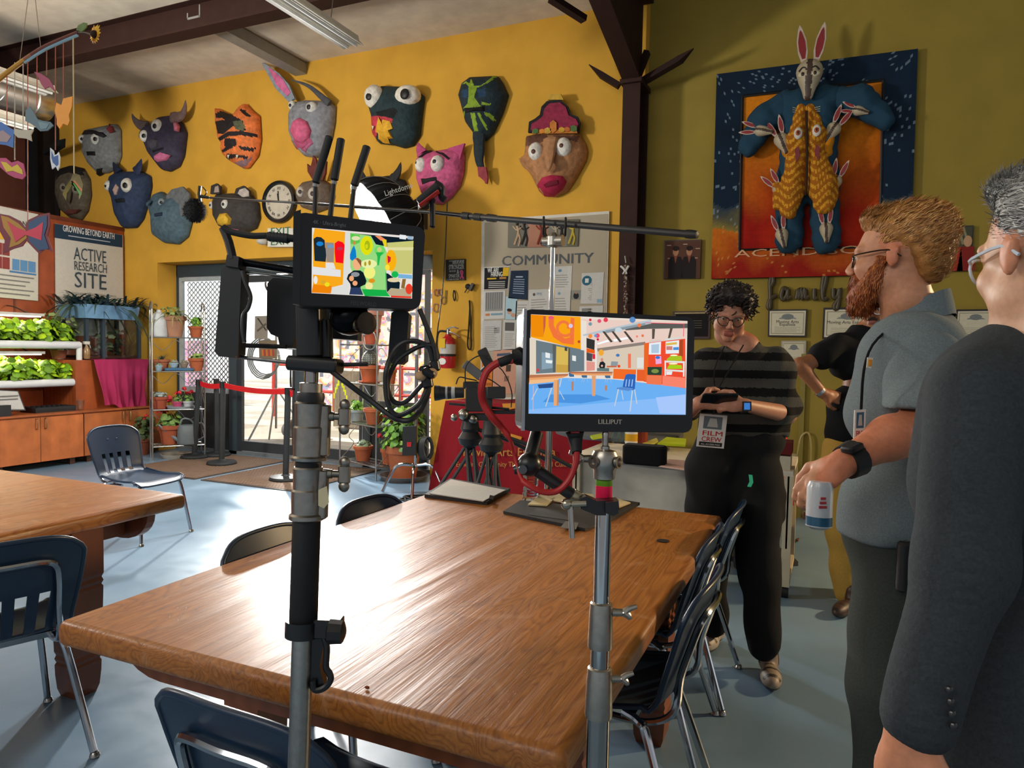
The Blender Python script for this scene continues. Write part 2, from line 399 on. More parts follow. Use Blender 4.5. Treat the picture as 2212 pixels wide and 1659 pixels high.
for x0, x1, z0, z1, c in ((XB, XL, 0, CEIL, YELLOW), (XL, XR, ZT, CEIL, YELLOW), (XR, XS, 0, CEIL, YELLOW), (XS, 8, 0, CEIL, GREEN)):
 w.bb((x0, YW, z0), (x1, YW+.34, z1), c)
struct('wall_back', w, 'wallpaint')
w = MB(); w.bb((XB-.1, -4, 0), (XB, YW, CEIL), '6b3a2a'); struct('wall_left', w, 'satin')
def ibeam(mb, a, b, w, dpt, up, c=STEEL, t=.02):
 a = V(a); b = V(b); d = (b-a).normalized(); up = V(up).normalized(); s_ = d.cross(up).normalized(); L_ = (b-a).length
 R = Matrix((s_, d, up)).transposed()
 mid = (a+b)/2
 mb.box(mid+up*(dpt/2), (w, L_, t), c, R); mb.box(mid-up*(dpt/2), (w, L_, t), c, R); mb.box(mid, (t*.8, L_, dpt), c, R)
# the long girder parallel to the end wall
g = MB(); ibeam(g, (-10.3, 5.26, 4.62), (-1.9, 5.26, 4.62), .17, .27, (0, 0, 1));
struct('trim_1_girder', g, 'steel')
# portal frame: column at the end wall and the tapered rafter running down the room
XC = -1.725; g = MB()
ibeam(g, (XC, 6.6, 0), (XC, 6.6, 3.93), .16, .3, (0, 1, 0))
z0, z1, y1 = 3.9, 4.36, 1.0
pw = [V((XC, 6.75, 3.9)), V((XC, 6.45, 3.9)), V((XC, 5.3, 4.2)), V((XC, y1, 4.45)), V((XC, y1, 4.74)), V((XC, 6.75, 4.74))]
g.prism([p-V((.01, 0, 0)) for p in pw], (1, 0, 0), .02, STEEL)
for a, b in ((pw[1], pw[2]), (pw[2], pw[3])):
 d = (b-a); n_ = V((0, -d.z, d.y)).normalized(); g.prism([a+V((-.08, 0, 0)), a+V((.08, 0, 0)), b+V((.08, 0, 0)), b+V((-.08, 0, 0))], n_, .02, STEEL)
g.bb((XC-.08, 6.42, 4.70), (XC+.10, 6.78, 4.74), STEEL); g.bb((XC-.10, 6.40, 3.86), (XC+.10, 6.75, 3.90), STEEL)
struct('trim_2_column', g, 'steel')
def brace(name, a, b, w=.07, t=.05, c='2e1c18', label='', tip=True):
 a = V(a); b = V(b); d = (b-a).normalized(); x, y, _ = frame_of(d); mb = MB(); e_ = b-d*.14
 q = lambda p, s1, s2: [p+x*(w*s1)+y*(t*s2) for s1, s2 in ((-.5, -.5), (.5, -.5), (.5, .5), (-.5, .5))] if False else [p-x*w*s1-y*t*s1 for p in [p]]
 def sq(p, k): return [p-x*w/2*k-y*t/2*k, p+x*w/2*k-y*t/2*k, p+x*w/2*k+y*t/2*k, p-x*w/2*k+y*t/2*k]
 mb.loft([sq(a, 1), sq(e_, 1), [p+V((0, 0, w*.4)) for p in sq(b, .12)]] if tip else [sq(a, 1), sq(b, 1)], c, False)
 return struct(name, mb, 'steel')
brace('trim_3_arm', onY(1338, 186, 6.6), onY(1272, 146, 6.55))
brace('trim_4_arm', onY(1372, 186, 6.6), onY(1498, 112, 6.3))
brace('trim_5_arm', onY(1372, 180, 6.68), onY(1398, 112, 6.72), tip=False)
brace('trim_6_strut', onY(1190, -4, 5.6), onY(1262, 42, 5.9), tip=False)
# corner column on the left with its own arms
g = MB(); ibeam(g, (XB+.12, 6.62, 0), (XB+.12, 6.62, CEIL), .16, .3, (0, 1, 0), '2a221f'); g.bb((XB, 6.44, 0), (XB+.22, 6.47, CEIL), '17191b')
struct('trim_7_column', g, 'steel')
brace('trim_8_arm', onY(100, 330, 6.5), onY(141, 306, 6.3), .09, .07, '1d1f20')
# purlin from girder to wall
g = MB(); a = onY(478, 80, 5.3); b = onY(605, 160, 6.79); a.z = b.z = 4.62
g.box((a+b)/2, (.16, 1.6, .02), '8d8c84'); g.box((a+b)/2+V((.08, 0, .05)), (.015, 1.6, .12), '8d8c84')
g.box((a+b)/2+V((-.08, 0, .03)), (.015, 1.6, .05), '8d8c84'); struct('trim_9_purlin', g, 'satin')
# ---- entrance: sidelight, two glass doors, sidelight
def xd(px, py=700): return onY(px, py, YD).x
def zd(px, py): return onY(px, py, YD).z
FR = '2f3e46'
GL = glass_mat('window_glass', (.97, .98, .98))
g = MB(); x0, x1 = xd(383), XR+.02
g.bb((XL-.02, YD, 2.34), (x1, YD+.1, ZT), FR)
g.bb((XL-.02, YD, 0), (x0, YD+.1, ZT), FR); g.bb((x1-.1, YD, 0), (x1, YD+.1, ZT), FR)
for px, w_ in ((505, .13), (650, .15), (796, .10)): g.bb((xd(px)-w_/2, YD-.02, 0), (xd(px)+w_/2, YD+.08, 2.36), '39464c')
g.bb((XL, YD-.02, 0), (x1, YD+.1, .04), '6f7577'); struct('window_1_frame', g, 'satin')
def sash(name, px0, px1, zb, zt, c, fr=.07, handle=False, low=None):
 X0, X1 = xd(px0), xd(px1); g = MB()
 g.bb((X0, YD+.0, zb), (X0+fr, YD+.05, zt), c); g.bb((X1-fr, YD, zb), (X1, YD+.05, zt), c); g.bb((X0+fr, YD, zb), (X1-fr, YD+.05, zb+fr*1.5), c); g.bb((X0+fr, YD, zt-fr), (X1-fr, YD+.05, zt), c)
 if low: g.bb((X0, YD+.005, 0), (X1, YD+.05, zb), low)
 o = struct(name, g, 'satin'); p = MB(); p.bb((X0+fr, YD+.02, zb+fr*1.5), (X1-fr, YD+.026, zt-fr), 'ffffff'); obj('pane', p, GL, o)
 if handle: h = MB(); h.tube([V((X1-fr/2, YD-.01, 1.25)), V((X1-fr/2, YD-.07, 1.22)), V((X1-fr/2, YD-.07, .92)), V((X1-fr/2, YD-.01, .89))], .012, '404448'); obj('pull_handle', h, 'metal', o)
 return o
zl = zd(440, 848)
sl = sash('window_2', 387, 499, zl, 2.33, 'aab4b8', .05, low='2b3338')
sash('door_1', 511, 643, .05, 2.33, '30363a', .085, True)
sash('door_2', 657, 790, .05, 2.33, '30363a', .085)
sash('window_3', 801, 925, zd(880, 884), 2.33, '2b3236', .05, low='2b3338')
# expanded metal screen outside the left sidelight
g = MB(); X0, X1 = xd(392), xd(494); nx, nz_ = 22, 42
for i in range(nx+1):
 for j in range(nz_):
  xa = X0+(X1-X0)*i/nx; za = zl+(2.28-zl)*j/nz_; zb = zl+(2.28-zl)*(j+1)/nz_; dx = (X1-X0)/nx/2; s_ = 1 if (i+j) % 2 else -1
  p = V((xa-dx*s_*.8, YD+.12, za)); q = V((xa+dx*s_*.8, YD+.12, zb)); g.box((p+q)/2, (.014, .006, (q-p).length*1.05), 'c9d2d8', Matrix.Rotation(math.atan2(q.x-p.x, q.z-p.z), 3, 'Y'))
single('security_screen', g, 'satin', 'pale expanded metal screen in a diamond pattern outside the left sidelight', 'screen')
# ---- outside
g = MB(); g.grid(lambda u, v: V((-22+30*u, 7.14+22*v, -.03)), 40, 30, lambda u, v: mixc('c9c4b8', 'a49d90', .5+nz(u*30, v*30)), False); struct('ground_outside', g, 'matte')
pal = ['f2f0ee', 'f2f0ee', 'e8c8e0', 'f0e060', 'f08840', '88a8e8', 'e870c8', 'c8e0f0', 'd8d0c8', 'e05050', '70c860', 'a8a0a0']
def mural(u, v):
 a = nz(u*26, v*11+3)*3+nz(u*8, v*4+9)*2.2; b = nz(u*60+5, v*30)
 if b > .36: return lin('8088a0')
 if nz(u*90, v*46+7) > .34: return lin('f8f6f4')
 return mixc(pal[int(abs(a)*5.5) % 12], 'ffffff', .25)
g = MB(); g.grid(lambda u, v: V((-10.4+10*u, 12.2, 3.6*v)), 320, 120, mural, False)
g.bb((-10.4, 12.25, 0), (-.4, 12.3, 3.6), 'b0a8a0'); g.grid(lambda u, v: V((-20+6.5*u, 12.6, 1.5*v)), 120, 40, lambda u, v: mixc(mural(u, v), 'd88ad0', .6), False); struct('wall_mural_outside', g, 'matte')
g = MB()
for z in (1.05, .55): g.tube([V((-10.2, 11.2, z)), V((-1, 11.2, z))], .03, 'd04038', sub=1)
for i in range(7): x = -10.2+i*1.5; g.bb((x-.03, 11.17, 0), (x+.03, 11.23, 1.1), 'd04038')
single('railing', g, 'satin', 'red painted metal railing in front of the graffiti wall outside', 'railing')
g = MB(); a = onY(720, 900, 10.4); b = onY(830, 900, 10.2)
g.grid(lambda u, v: V((a.x+(b.x-a.x)*u, 10.4, 1.0*v)), 40, 30, lambda u, v: mixc('8d8578', '7b7468', nz(u*40, v*2)+.5) if abs(sin(u*13)*.3+.5-v) > .05 else lin('c8d820'), False)
g.bb((a.x, 10.42, 0), (b.x, 10.5, 1.0), '857d70'); single('painted_board', g, 'matte', 'grey wooden board with a yellow-green squiggle standing outside by the railing', 'board')
# ================================================================ tables and chairs
def table_mat(n, l, b, m):
 tcn = n.new('ShaderNodeTexCoord'); mp = n.new('ShaderNodeMapping'); mp.inputs['Scale'].default_value = (1.0, .16, 1)
 l.new(tcn.outputs['Object'], mp.inputs[0]); a = n.new('ShaderNodeTexNoise'); a.inputs['Scale'].default_value = 5.5; a.inputs['Detail'].default_value = 2; a.inputs['Distortion'].default_value = .6
 l.new(mp.outputs[0], a.inputs['Vector']); k = n.new('ShaderNodeMath'); k.operation = 'MULTIPLY'; k.inputs[1].default_value = 34; l.new(a.outputs['Fac'], k.inputs[0])
 s = n.new('ShaderNodeMath'); s.operation = 'FRACT'; l.new(k.outputs[0], s.inputs[0])
 r = n.new('ShaderNodeValToRGB'); l.new(s.outputs[0], r.inputs[0]); E = r.color_ramp.elements
 E[0].position = 0; E[0].color = (*lin('8c5222'), 1); E[1].position = 1; E[1].color = (*lin('8c5222'), 1); e = E.new(.3); e.color = (*lin('a86a2e'), 1); e = E.new(.8); e.color = (*lin('a06229'), 1)
 f2 = n.new('ShaderNodeTexNoise'); f2.inputs['Scale'].default_value = 110; f2.inputs['Detail'].default_value = 4; mp2 = n.new('ShaderNodeMapping'); mp2.inputs['Scale'].default_value = (1, .05, 1); l.new(tcn.outputs['Object'], mp2.inputs[0]); l.new(mp2.outputs[0], f2.inputs['Vector'])
 q = n.new('ShaderNodeMapRange'); q.inputs['From Min'].default_value = .3; q.inputs['From Max'].default_value = .7; q.inputs['To Min'].default_value = .8; q.inputs['To Max'].default_value = 1.15; l.new(f2.outputs['Fac'], q.inputs['Value'])
 v = n.new('ShaderNodeVectorMath'); v.operation = 'SCALE'; l.new(r.outputs[0], v.inputs[0]); l.new(q.outputs[0], v.inputs['Scale'])
 # pale scratches and rubbed marks
 w = n.new('ShaderNodeTexNoise'); w.inputs['Scale'].default_value = 3; w.inputs['Detail'].default_value = 12; w.inputs['Distortion'].default_value = 3; l.new(tcn.outputs['Object'], w.inputs['Vector'])
 wr = n.new('ShaderNodeMapRange'); wr.inputs['From Min'].default_value = .6; wr.inputs['From Max'].default_value = .72; wr.inputs['To Max'].default_value = .35; l.new(w.outputs['Fac'], wr.inputs['Value'])
 mx = n.new('ShaderNodeMix'); mx.data_type = 'RGBA'; l.new(wr.outputs[0], mx.inputs[0]); l.new(v.outputs[0], mx.inputs[6]); mx.inputs[7].default_value = (*lin('c79a72'), 1)
 l.new(mx.outputs[2], b.inputs['Base Color']); b.inputs['Roughness'].default_value = .37; b.inputs['Specular IOR Level'].default_value = .5
 ad = n.new('ShaderNodeMath'); ad.operation = 'MULTIPLY_ADD'; ad.inputs[1].default_value = .35; l.new(s.outputs[0], ad.inputs[0]); l.new(f2.outputs['Fac'], ad.inputs[2])
 bp = n.new('ShaderNodeBump'); bp.inputs['Strength'].default_value = .35; bp.inputs['Distance'].default_value = .003; l.new(ad.outputs[0], bp.inputs['Height']); l.new(bp.outputs[0], b.inputs['Normal'])
TABLEM = custom('oiled_plywood', table_mat)
def slab(mb, x0, x1, y0, y1, z1, t, r=.02, c='8a4a1e'):
 rings = []
 def ring(ins, z):
  rr = .02; pts = []
  for cx, cy, a0 in ((x1-rr, y1-rr, 0), (x0+rr, y1-rr, 90), (x0+rr, y0+rr, 180), (x1-rr, y0+rr, 270)):
   for k in range(4): a = math.radians(a0+30*k); pts.append(V((cx+(rr-ins)*cos(a), cy+(rr-ins)*sin(a), z)))
  return pts
 for k in range(5): a = PI/2*k/4; rings.append(ring(r*(1-sin(a)), z1-t+r*(1-cos(a))))
 for k in range(5): a = PI/2*k/4; rings.append(ring(r*(1-cos(a)), z1-r+r*sin(a)))
 mb.loft(rings, c, True)
def make_table(x0, x1, y0, y1, label, ix=.17, iy=.5, H=.76):
 t = thing('wooden_table', label, 'table', ((x0+x1)/2, (y0+y1)/2, 0)); g = MB(); slab(g, x0, x1, y0, y1, H, .065); obj('tabletop', g, TABLEM, t, sharp=30)
 lw = .135
 for sx, sy in ((x0+ix, y0+iy), (x1-ix, y0+iy), (x0+ix, y1-iy), (x1-ix, y1-iy)):
  g = MB(); rings = []
  prof = [(.0, .40), (.03, .47), (.09, .5), (.13, .5), (.14, .46), (.155, .5), (.17, .46), (.185, .5), (.2, .5), (.44, .5), (.45, .46), (.465, .5), (.48, .46), (.495, .5), (.51, .5), (.60, .5), (.695, .5)]
  for z, k in prof: w_ = lw*k*(.84+.16*min(z/.5, 1)); rings.append([V((sx+a*w_, sy+b*w_, z)) for a, b in ((-1, -1), (1, -1), (1, 1), (-1, 1))])
  g.loft(rings, '83492a', False); obj('leg', g, 'wood', t)
 def apron(a, b):
  a = V(a); b = V(b); d = (b-a).normalized(); L_ = (b-a).length; n_ = d.cross(V((0, 0, 1))); g = MB(); pts = [a+V((0, 0, .695)), b+V((0, 0, .695))]
  for k in range(7): an = PI/2*k/6; pts.append(b-d*(.16*(1-cos(an)))-V((0, 0, .115*sin(an)-.695)))
  for k in range(7): an = PI/2*(6-k)/6; pts.append(a+d*(.16*(1-cos(an)))-V((0, 0, .115*sin(an)-.695)))
  g.prism([p-n_*.02 for p in pts], n_, .04, '83492a'); obj('apron', g, 'wood', t)
 apron((x0+.02, y0+.17, 0), (x1-.02, y0+.17, 0)); apron((x0+.02, y1-.17, 0), (x1-.02, y1-.17, 0))
 for a, b in ((x0+.15, x0+.19), (x1-.19, x1-.15)): g = MB(); g.bb((a, y0+.2, .6), (b, y1-.2, .695), '83492a'); obj('side_rail', g, 'wood', t)
 return t
T1 = make_table(-1.72, -.39, 1.13, 3.11, 'large worn wooden table in the centre carrying the portfolio, bottle and clipboard')
T2 = make_table(-4.3, -2.66, .3, 2.36, 'bare wooden table at the left edge with carved leg behind the navy chair', .12, .44)
g = MB(); p = onZ(1432, 1168, .762); g.cyl(p, p+V((0, 0, .001)), .022, .022, 20, '1c130c', False); obj('cable_hole', g, 'matte', T1)
NAVY = '162c44'
def shell_pt(u, v, dz=0.0):
 """school chair shell, u across -1..1, v from seat front 0 to back top 1; front faces +Y"""
 L1 = .46
 if v < .46:
  q = v/.46; y = .20-.37*q; z = .445+.012*(1-q)**2*-1+(-.018*sin(q*PI)); hw = .215-.02*q
  z -= .03*max(0, (.12-q)/.12)**2
 elif v < .62:
  q = (v-.46)/.16; a = q*math.radians(78); y = -.17-.075*sin(a); z = .445+.075*(1-cos(a)); hw = .195+.0*q
 else:
  q = (v-.62)/.38; y = -.243-.085*q; z = .505+.30*q; hw = .195+.025*sin(q*PI*.6)
 x = u*hw; z += .018*abs(u)**4 if v < .5 else 0; y += (.03*u*u if v > .55 else .03*u*u*max(0, (v-.3)/.25))
 if v > .9:
  k = (v-.9)/.1; x *= 1-.16*k*k*abs(u)**2; z -= .030*k*abs(u)**3
 return V((x, y, z))
def make_chair(label):
 t = thing('school_chair', label, 'chair'); g = MB(); nu, nv = 24, 44; holes = set()
 for j in range(nv):
  v = (j+.5)/nv
  for i in range(nu):
   u = -1+2*(i+.5)/nu
   if .54 < v < .76:
    for s0 in (-.5, -.17, .17, .5):
     if abs(u-s0) < .085: holes.add((i, j))
 T_ = .006; vs = []
 for lay in (0, 1):
  for j in range(nv+1):
   for i in range(nu+1):
    u = -1+2*i/nu; v = j/nv; p = shell_pt(u, v); e_ = .01
    du = shell_pt(min(u+e_, 1), v)-shell_pt(max(u-e_, -1), v); dv = shell_pt(u, min(v+e_, 1))-shell_pt(u, max(v-e_, 0)); n_ = du.cross(dv).normalized()
    vs.append(p+n_*(T_*(.5 if lay == 0 else -.5)))
 nn = (nu+1)*(nv+1); fs = []; id_ = lambda i, j, l_=0: l_*nn+j*(nu+1)+i
 solid = lambda i, j: 0 <= i < nu and 0 <= j < nv and (i, j) not in holes
 for j in range(nv):
  for i in range(nu):
   if not solid(i, j): continue
   fs.append((id_(i, j), id_(i+1, j), id_(i+1, j+1), id_(i, j+1))); fs.append((id_(i, j, 1), id_(i, j+1, 1), id_(i+1, j+1, 1), id_(i+1, j, 1)))
   for (di, dj, a, b) in ((-1, 0, (i, j), (i, j+1)), (1, 0, (i+1, j+1), (i+1, j)), (0, -1, (i+1, j), (i, j)), (0, 1, (i, j+1), (i+1, j+1))):
    if not solid(i+di, j+dj): fs.append((id_(*b), id_(*a), id_(*a, 1), id_(*b, 1)))
 g.add(vs, fs, NAVY, True); obj('shell', g, 'plastic', t, sharp=50)
 # rolled rim around the shell edge
 g = MB(); rim = [shell_pt(1, v) for v in np.linspace(.02, 1, 26)]+[shell_pt(u, 1) for u in np.linspace(.93, -.93, 15)]+[shell_pt(-1, v) for v in np.linspace(1, .02, 26)]+[shell_pt(u, .0) for u in np.linspace(-.85, .85, 7)]
 g.tube(rim, .0085, NAVY, 8, 1, True); obj('rim', g, 'plastic', t, sharp=60)
 g = MB(); bk = lambda x, z: V((x, -.262-.085*((z-.505)/.30)+.03*(x/.2)**2, z))
 g.tube([V((-.15, -.02, .40)), V((-.155, -.17, .405)), V((-.15, -.245, .45)), bk(-.145, .55), bk(-.14, .64), bk(-.128, .70), bk(-.09, .722), bk(0, .725), bk(.09, .722), bk(.128, .70), bk(.14, .64), bk(.145, .55), V((.15, -.245, .45)), V((.155, -.17, .405)), V((.15, -.02, .40))], .0105, 'b9bcc0', 8, 4)
 obj('back_frame', g, 'chrome', t)
 for s_ in (-1, 1):
  g = MB(); g.tube([V((s_*.15, .12, .418)), V((s_*.165, .17, .405)), V((s_*.185, .195, .36)), V((s_*.225, .25, .02))], .0125, 'b9bcc0', 10, 4); o = obj('leg', g, 'chrome', t)
  h = MB(); h.lathe((s_*.227, .252, 0), (0, 0, 1), [(.014, 0), (.018, .004), (.014, .016), (.010, .02)], 12, '9a9a96'); obj('glide', h, 'metal', o)
  g = MB(); g.tube([V((s_*.15, -.10, .418)), V((s_*.165, -.15, .405)), V((s_*.185, -.185, .36)), V((s_*.235, -.30, .02))], .0125, 'b9bcc0', 10, 4); o = obj('leg', g, 'chrome', t)
  h = MB(); h.lathe((s_*.237, -.303, 0), (0, 0, 1), [(.014, 0), (.018, .004), (.014, .016), (.010, .02)], 12, '9a9a96'); obj('glide', h, 'metal', o)
 for a, b in ((-.14, -.115), (.10, .125)): g = MB(); g.bb((-.16, a, .405), (.16, b, .425), 'a9acb0'); obj('seat_brace', g, 'chrome', t)
 for x in (-.035, .035):
  g = MB(); g.sph(shell_pt(x/.2, .88)+V((0, .004, 0)), .007, 'c0c4c8', 8, 5); obj('rivet', g, 'chrome', t)
 return t
ch = make_chair('navy plastic chair alone on the open floor, facing the doors beyond the left table')
def fa(dx, dy): return math.atan2(-dx, dy)
def face(dx, dy): return fa(dx, dy)
ch.location = (-4.68, 3.74, 0); ch.rotation_euler = (0, 0, face(1, .05))
dup(ch, (-2.66, 1.52, 0), face(-.94, .34), 'navy plastic chair seen from behind at the left edge, drawn up to the left table')
dup(ch, (-.95, 1.25, 0), face(.05, 1), 'navy plastic chair tucked under the near edge of the centre table, behind the thick stand')
dup(ch, (-1.46, 1.90, 0), face(1, 0), 'chair left of the centre table, only its rim showing, nearer the thick stand')
dup(ch, (-1.45, 2.47, 0), face(1, -.05), 'chair on the far left of the centre table, only its rim showing, nearer the doors')
dup(ch, (-.60, 2.12, 0), face(-1, 0.03), 'navy chair nearest the camera on the right side of the centre table')
dup(ch, (-.67, 2.66, 0), face(-1, 0), 'middle navy chair of three along the right side of the centre table')
dup(ch, (-.64, 3.15, 0), face(-1, .02), 'farthest navy chair on the right side of the centre table, by the jumper')
for o in list(bpy.data.objects):
 if o.get('group') == 'x' or (o.name.startswith('school_chair') and o.parent is None): o['group'] = 'navy school chairs with chrome legs'
# ================================================================ papier-mache masks on the yellow wall
class Mask:
 """outline = photograph pixels taken onto the wall plane; the shell bulges D metres out of the wall"""
 def __init__(s, name, label, pts, D, base, patches=(), group='papier-mache masks on the yellow wall', pk=2.4, lump=.012):
  s.D = D; s.Y0 = YW-.015; s.poly = [onY(x, y, s.Y0-D*.35) for x, y in pts]; s.pk = pk; s.lump = lump
  cx = sum(p.x for p in s.poly)/len(pts); cz = sum(p.z for p in s.poly)/len(pts); s.c = (cx, cz)
  s.t = thing(name, label, 'mask', (cx, s.Y0, cz), group)
  NA, NR = 120, 30; R = [s.rad(2*PI*i/NA) for i in range(NA)]; vs = []; fs = []; cs = []
  for k in range(NR+1):
   q = 1-(1-k/NR)**1.0
   for i in range(NA):
    a = 2*PI*i/NA; x = cx+R[i]*q*cos(a); z = cz+R[i]*q*sin(a); vs.append(V((x, s.Y0-s.h(x, z), z)))
  for i in range(NA): vs.append(V((cx+R[i]*.99*cos(2*PI*i/NA), s.Y0, cz+R[i]*.99*sin(2*PI*i/NA))))
  pats = [(c, p) for c, p in patches]
  for k in range(NR+1):
   for i in range(NA):
    j = (i+1) % NA; f = (k*NA+i, k*NA+j, (k+1)*NA+j, (k+1)*NA+i)
    c = (vs[f[0]]+vs[f[2]])/2; px, py, _ = proj(c); col = lin(base)
    for cc, pl in pats:
     if pip(px, py, pl): col = lin(cc)
    n_ = 1+.22*nz(c.x*9, c.z*9, 3)+.14*nz(c.x*30, c.z*30); col = tuple(min(1, q*n_) for q in col)
    fs.append(f); cs.append(col)
  m_ = MB(); m_.add(vs, fs, cs, True); obj('face', m_, 'mache', s.t, sharp=60)
 def rad(s, a):
  dx, dz = cos(a), sin(a); best = .02; P = s.poly; n = len(P); cx, cz = s.c
  for i in range(n):
   x1, z1 = P[i].x-cx, P[i].z-cz; x2, z2 = P[(i+1) % n].x-cx, P[(i+1) % n].z-cz; ex, ez = x2-x1, z2-z1; den = dx*ez-dz*ex
   if abs(den) < 1e-9: continue
   t = (x1*ez-z1*ex)/den; u = (x1*dz-z1*dx)/den
   if t > 0 and -1e-6 <= u <= 1+1e-6: best = max(best, t)
  return best
 def h(s, x, z):
  dx, dz = x-s.c[0], z-s.c[1]; r = math.hypot(dx, dz); k = min(r/max(s.rad(math.atan2(dz, dx)), .01), 1)
  return s.D*max(0, 1-k**s.pk)**.6+.02*(1 if k < 1 else .6)+s.lump*nz(x*8, z*8, s.c[0]*5)*(1-k*k)
 def at(s, px, py, off=0.0):
  Y = s.Y0-s.D
  for _ in range(6): p = onY(px, py, Y-off); Y = s.Y0-s.h(p.x, p.z)
  return onY(px, py, Y-off)
 def patch(s, name, pts, col, th=.012, mat='mache', parent=None):
  P = [s.at(x, y) for x, y in pts]; c = sum(P, V((0, 0, 0)))/len(P); cp = s.at(sum(p[0] for p in pts)/len(pts), sum(p[1] for p in pts)/len(pts)); g = MB(); vs = []; n = len(P)
  for k in (1.0, .66, .33):
   for x, y in pts:
    mx = sum(p[0] for p in pts)/n; my = sum(p[1] for p in pts)/n; vs.append(s.at(mx+(x-mx)*k, my+(y-my)*k, th*(.35 if k == 1 else 1)))
  vs.append(s.at(mx, my, th*1.1)); fs = []
  for r in (0, 1):
   for i in range(n): j = (i+1) % n; fs.append((r*n+i, (r+1)*n+i, (r+1)*n+j, r*n+j))
  fs += [(2*n+i, 3*n, 2*n+(i+1) % n) for i in range(n)]
  b = [p+V((0, .02, 0)) for p in vs[:n]]; o_ = len(vs); vs += b; fs += [(i, (i+1) % n, o_+(i+1) % n, o_+i) for i in range(n)]
  g.add(vs, fs, col, True); return obj(name, g, mat, parent or s.t, sharp=50)
 def eye(s, px, py, rpx, white='d8d6cc', pupil='1d1c1c', pr=.42, dx=-.1, dy=0.0, asp=1.15, bulge=.75):
  p = s.at(px, py, 0); d = (p-CAM).dot(_F); r = rpx/F_*d; g = MB(); g.sph(p+V((0, r*.25, 0)), (r, r*bulge*1.2, r*asp), white, 16, 10)
  for q in range(len(g.v)): a = V(g.v[q]); n_ = 1+.05*nz(a.x*60, a.y*60, a.z*60); g.v[q] = tuple(p+(a-p)*n_)
  o = obj('eye', g, 'mache', s.t); g = MB(); fy = r*(bulge*1.2*math.sqrt(max(.1, 1-dx*dx-dy*dy))-.25); q = onY(px+dx*rpx, py+dy*rpx, p.y-fy); g.sph(q+V((0, r*.04, 0)), (r*pr, r*.16, r*pr), pupil, 12, 7); obj('pupil', g, 'satin', o); return o
 def cone(s, name, pts, w0, col, mat='mache', outs=None, flat=.55):
  """horn or ear: px path on the mask front, width in px tapering"""
  P = []; n = len(pts)
  for i, (x, y) in enumerate(pts): P.append(onY(x, y, s.Y0-(outs[i] if outs else .06)))
  P = smooth_path(P, 4); d = (P[0]-CAM).dot(_F); W0 = w0/F_*d/2; rings = []; N_ = len(P)
  for i, p in enumerate(P):
   t = (P[min(i+1, N_-1)]-P[max(i-1, 0)]).normalized(); x = t.cross(V((0, 1, 0))).normalized(); y = V((0, 1, 0)); k = i/(N_-1); r = W0*(1-k)**.75*(1+.12*nz(i*.7, 1))+.003
   rings.append([p+x*r*cos(2*PI*a/10)+y*r*flat*sin(2*PI*a/10) for a in range(10)])
  g = MB(); g.loft(rings, col); return obj(name, g, mat, s.t)
 def slab(s, name, pts, col, out=.05, th=.02, mat='mache', inner=None, parent=None):
  g = MB(); g.prism([onY(x, y, s.Y0-out) for x, y in pts], (0, -1, 0), th, col); o = obj(name, g, mat, parent or s.t)
  if inner:
   g = MB(); g.prism([onY(x, y, s.Y0-out-th) for x, y in inner[1]], (0, -1, 0), .006, inner[0]); obj('inner_ear', g, mat, o)
  return o
# grey bear
M = Mask('bear_mask', 'grey bear mask with heavy black eyebrow and red inner ear, above the blue wolf', [(174, 300), (186, 278), (215, 272), (246, 266), (254, 278), (255, 335), (246, 362), (228, 372), (208, 374), (190, 355), (178, 330), (180, 312)], .17, '7d7f7e')
M.eye(176, 300, 8); M.eye(205, 300, 11); M.patch('eyebrow', [(176, 291), (182, 281), (198, 280), (222, 286), (229, 293), (222, 297), (200, 290), (184, 289)], '232325', .03)
M.patch('mouth', [(186, 327), (205, 327), (206, 336), (188, 336)], '121212'); M.patch('ear_patch', [(229, 278), (236, 267), (244, 271), (243, 284), (236, 287)], '8c3a3a'); M.patch('nose', [(208, 365), (220, 363), (222, 375), (213, 380), (208, 376)], '1b1a1c', .03)
# bull
M = Mask('bull_mask', 'dark purple bull mask with two curved horns and pink lips', [(302, 285), (312, 272), (330, 266), (346, 250), (370, 247), (386, 262), (396, 285), (390, 335), (380, 358), (360, 369), (346, 366), (322, 335), (310, 305), (300, 298)], .2, '3a3548')
M.cone('horn', [(318, 275), (300, 268), (290, 257), (285, 245)], 24, '5b4d4c', outs=[.1, .12, .14, .16]); M.cone('horn', [(372, 256), (392, 250), (399, 235), (401, 216)], 26, '6b5550', outs=[.1, .12, .14, .16])
M.eye(310, 293, 11); M.eye(337, 272, 13, dx=-.3); M.patch('lips', [(332, 337), (345, 329), (366, 335), (358, 346), (340, 350), (333, 345)], 'cc6f94', .03); M.patch('mouth', [(328, 325), (352, 318), (353, 323), (330, 330)], '15141c'); M.patch('muzzle', [(318, 306), (330, 299), (342, 303), (340, 318), (328, 322), (318, 316)], '4c4a54', .03)
M.patch('ear', [(374, 266), (380, 262), (386, 272), (384, 284), (376, 282)], 'c87288', .03)
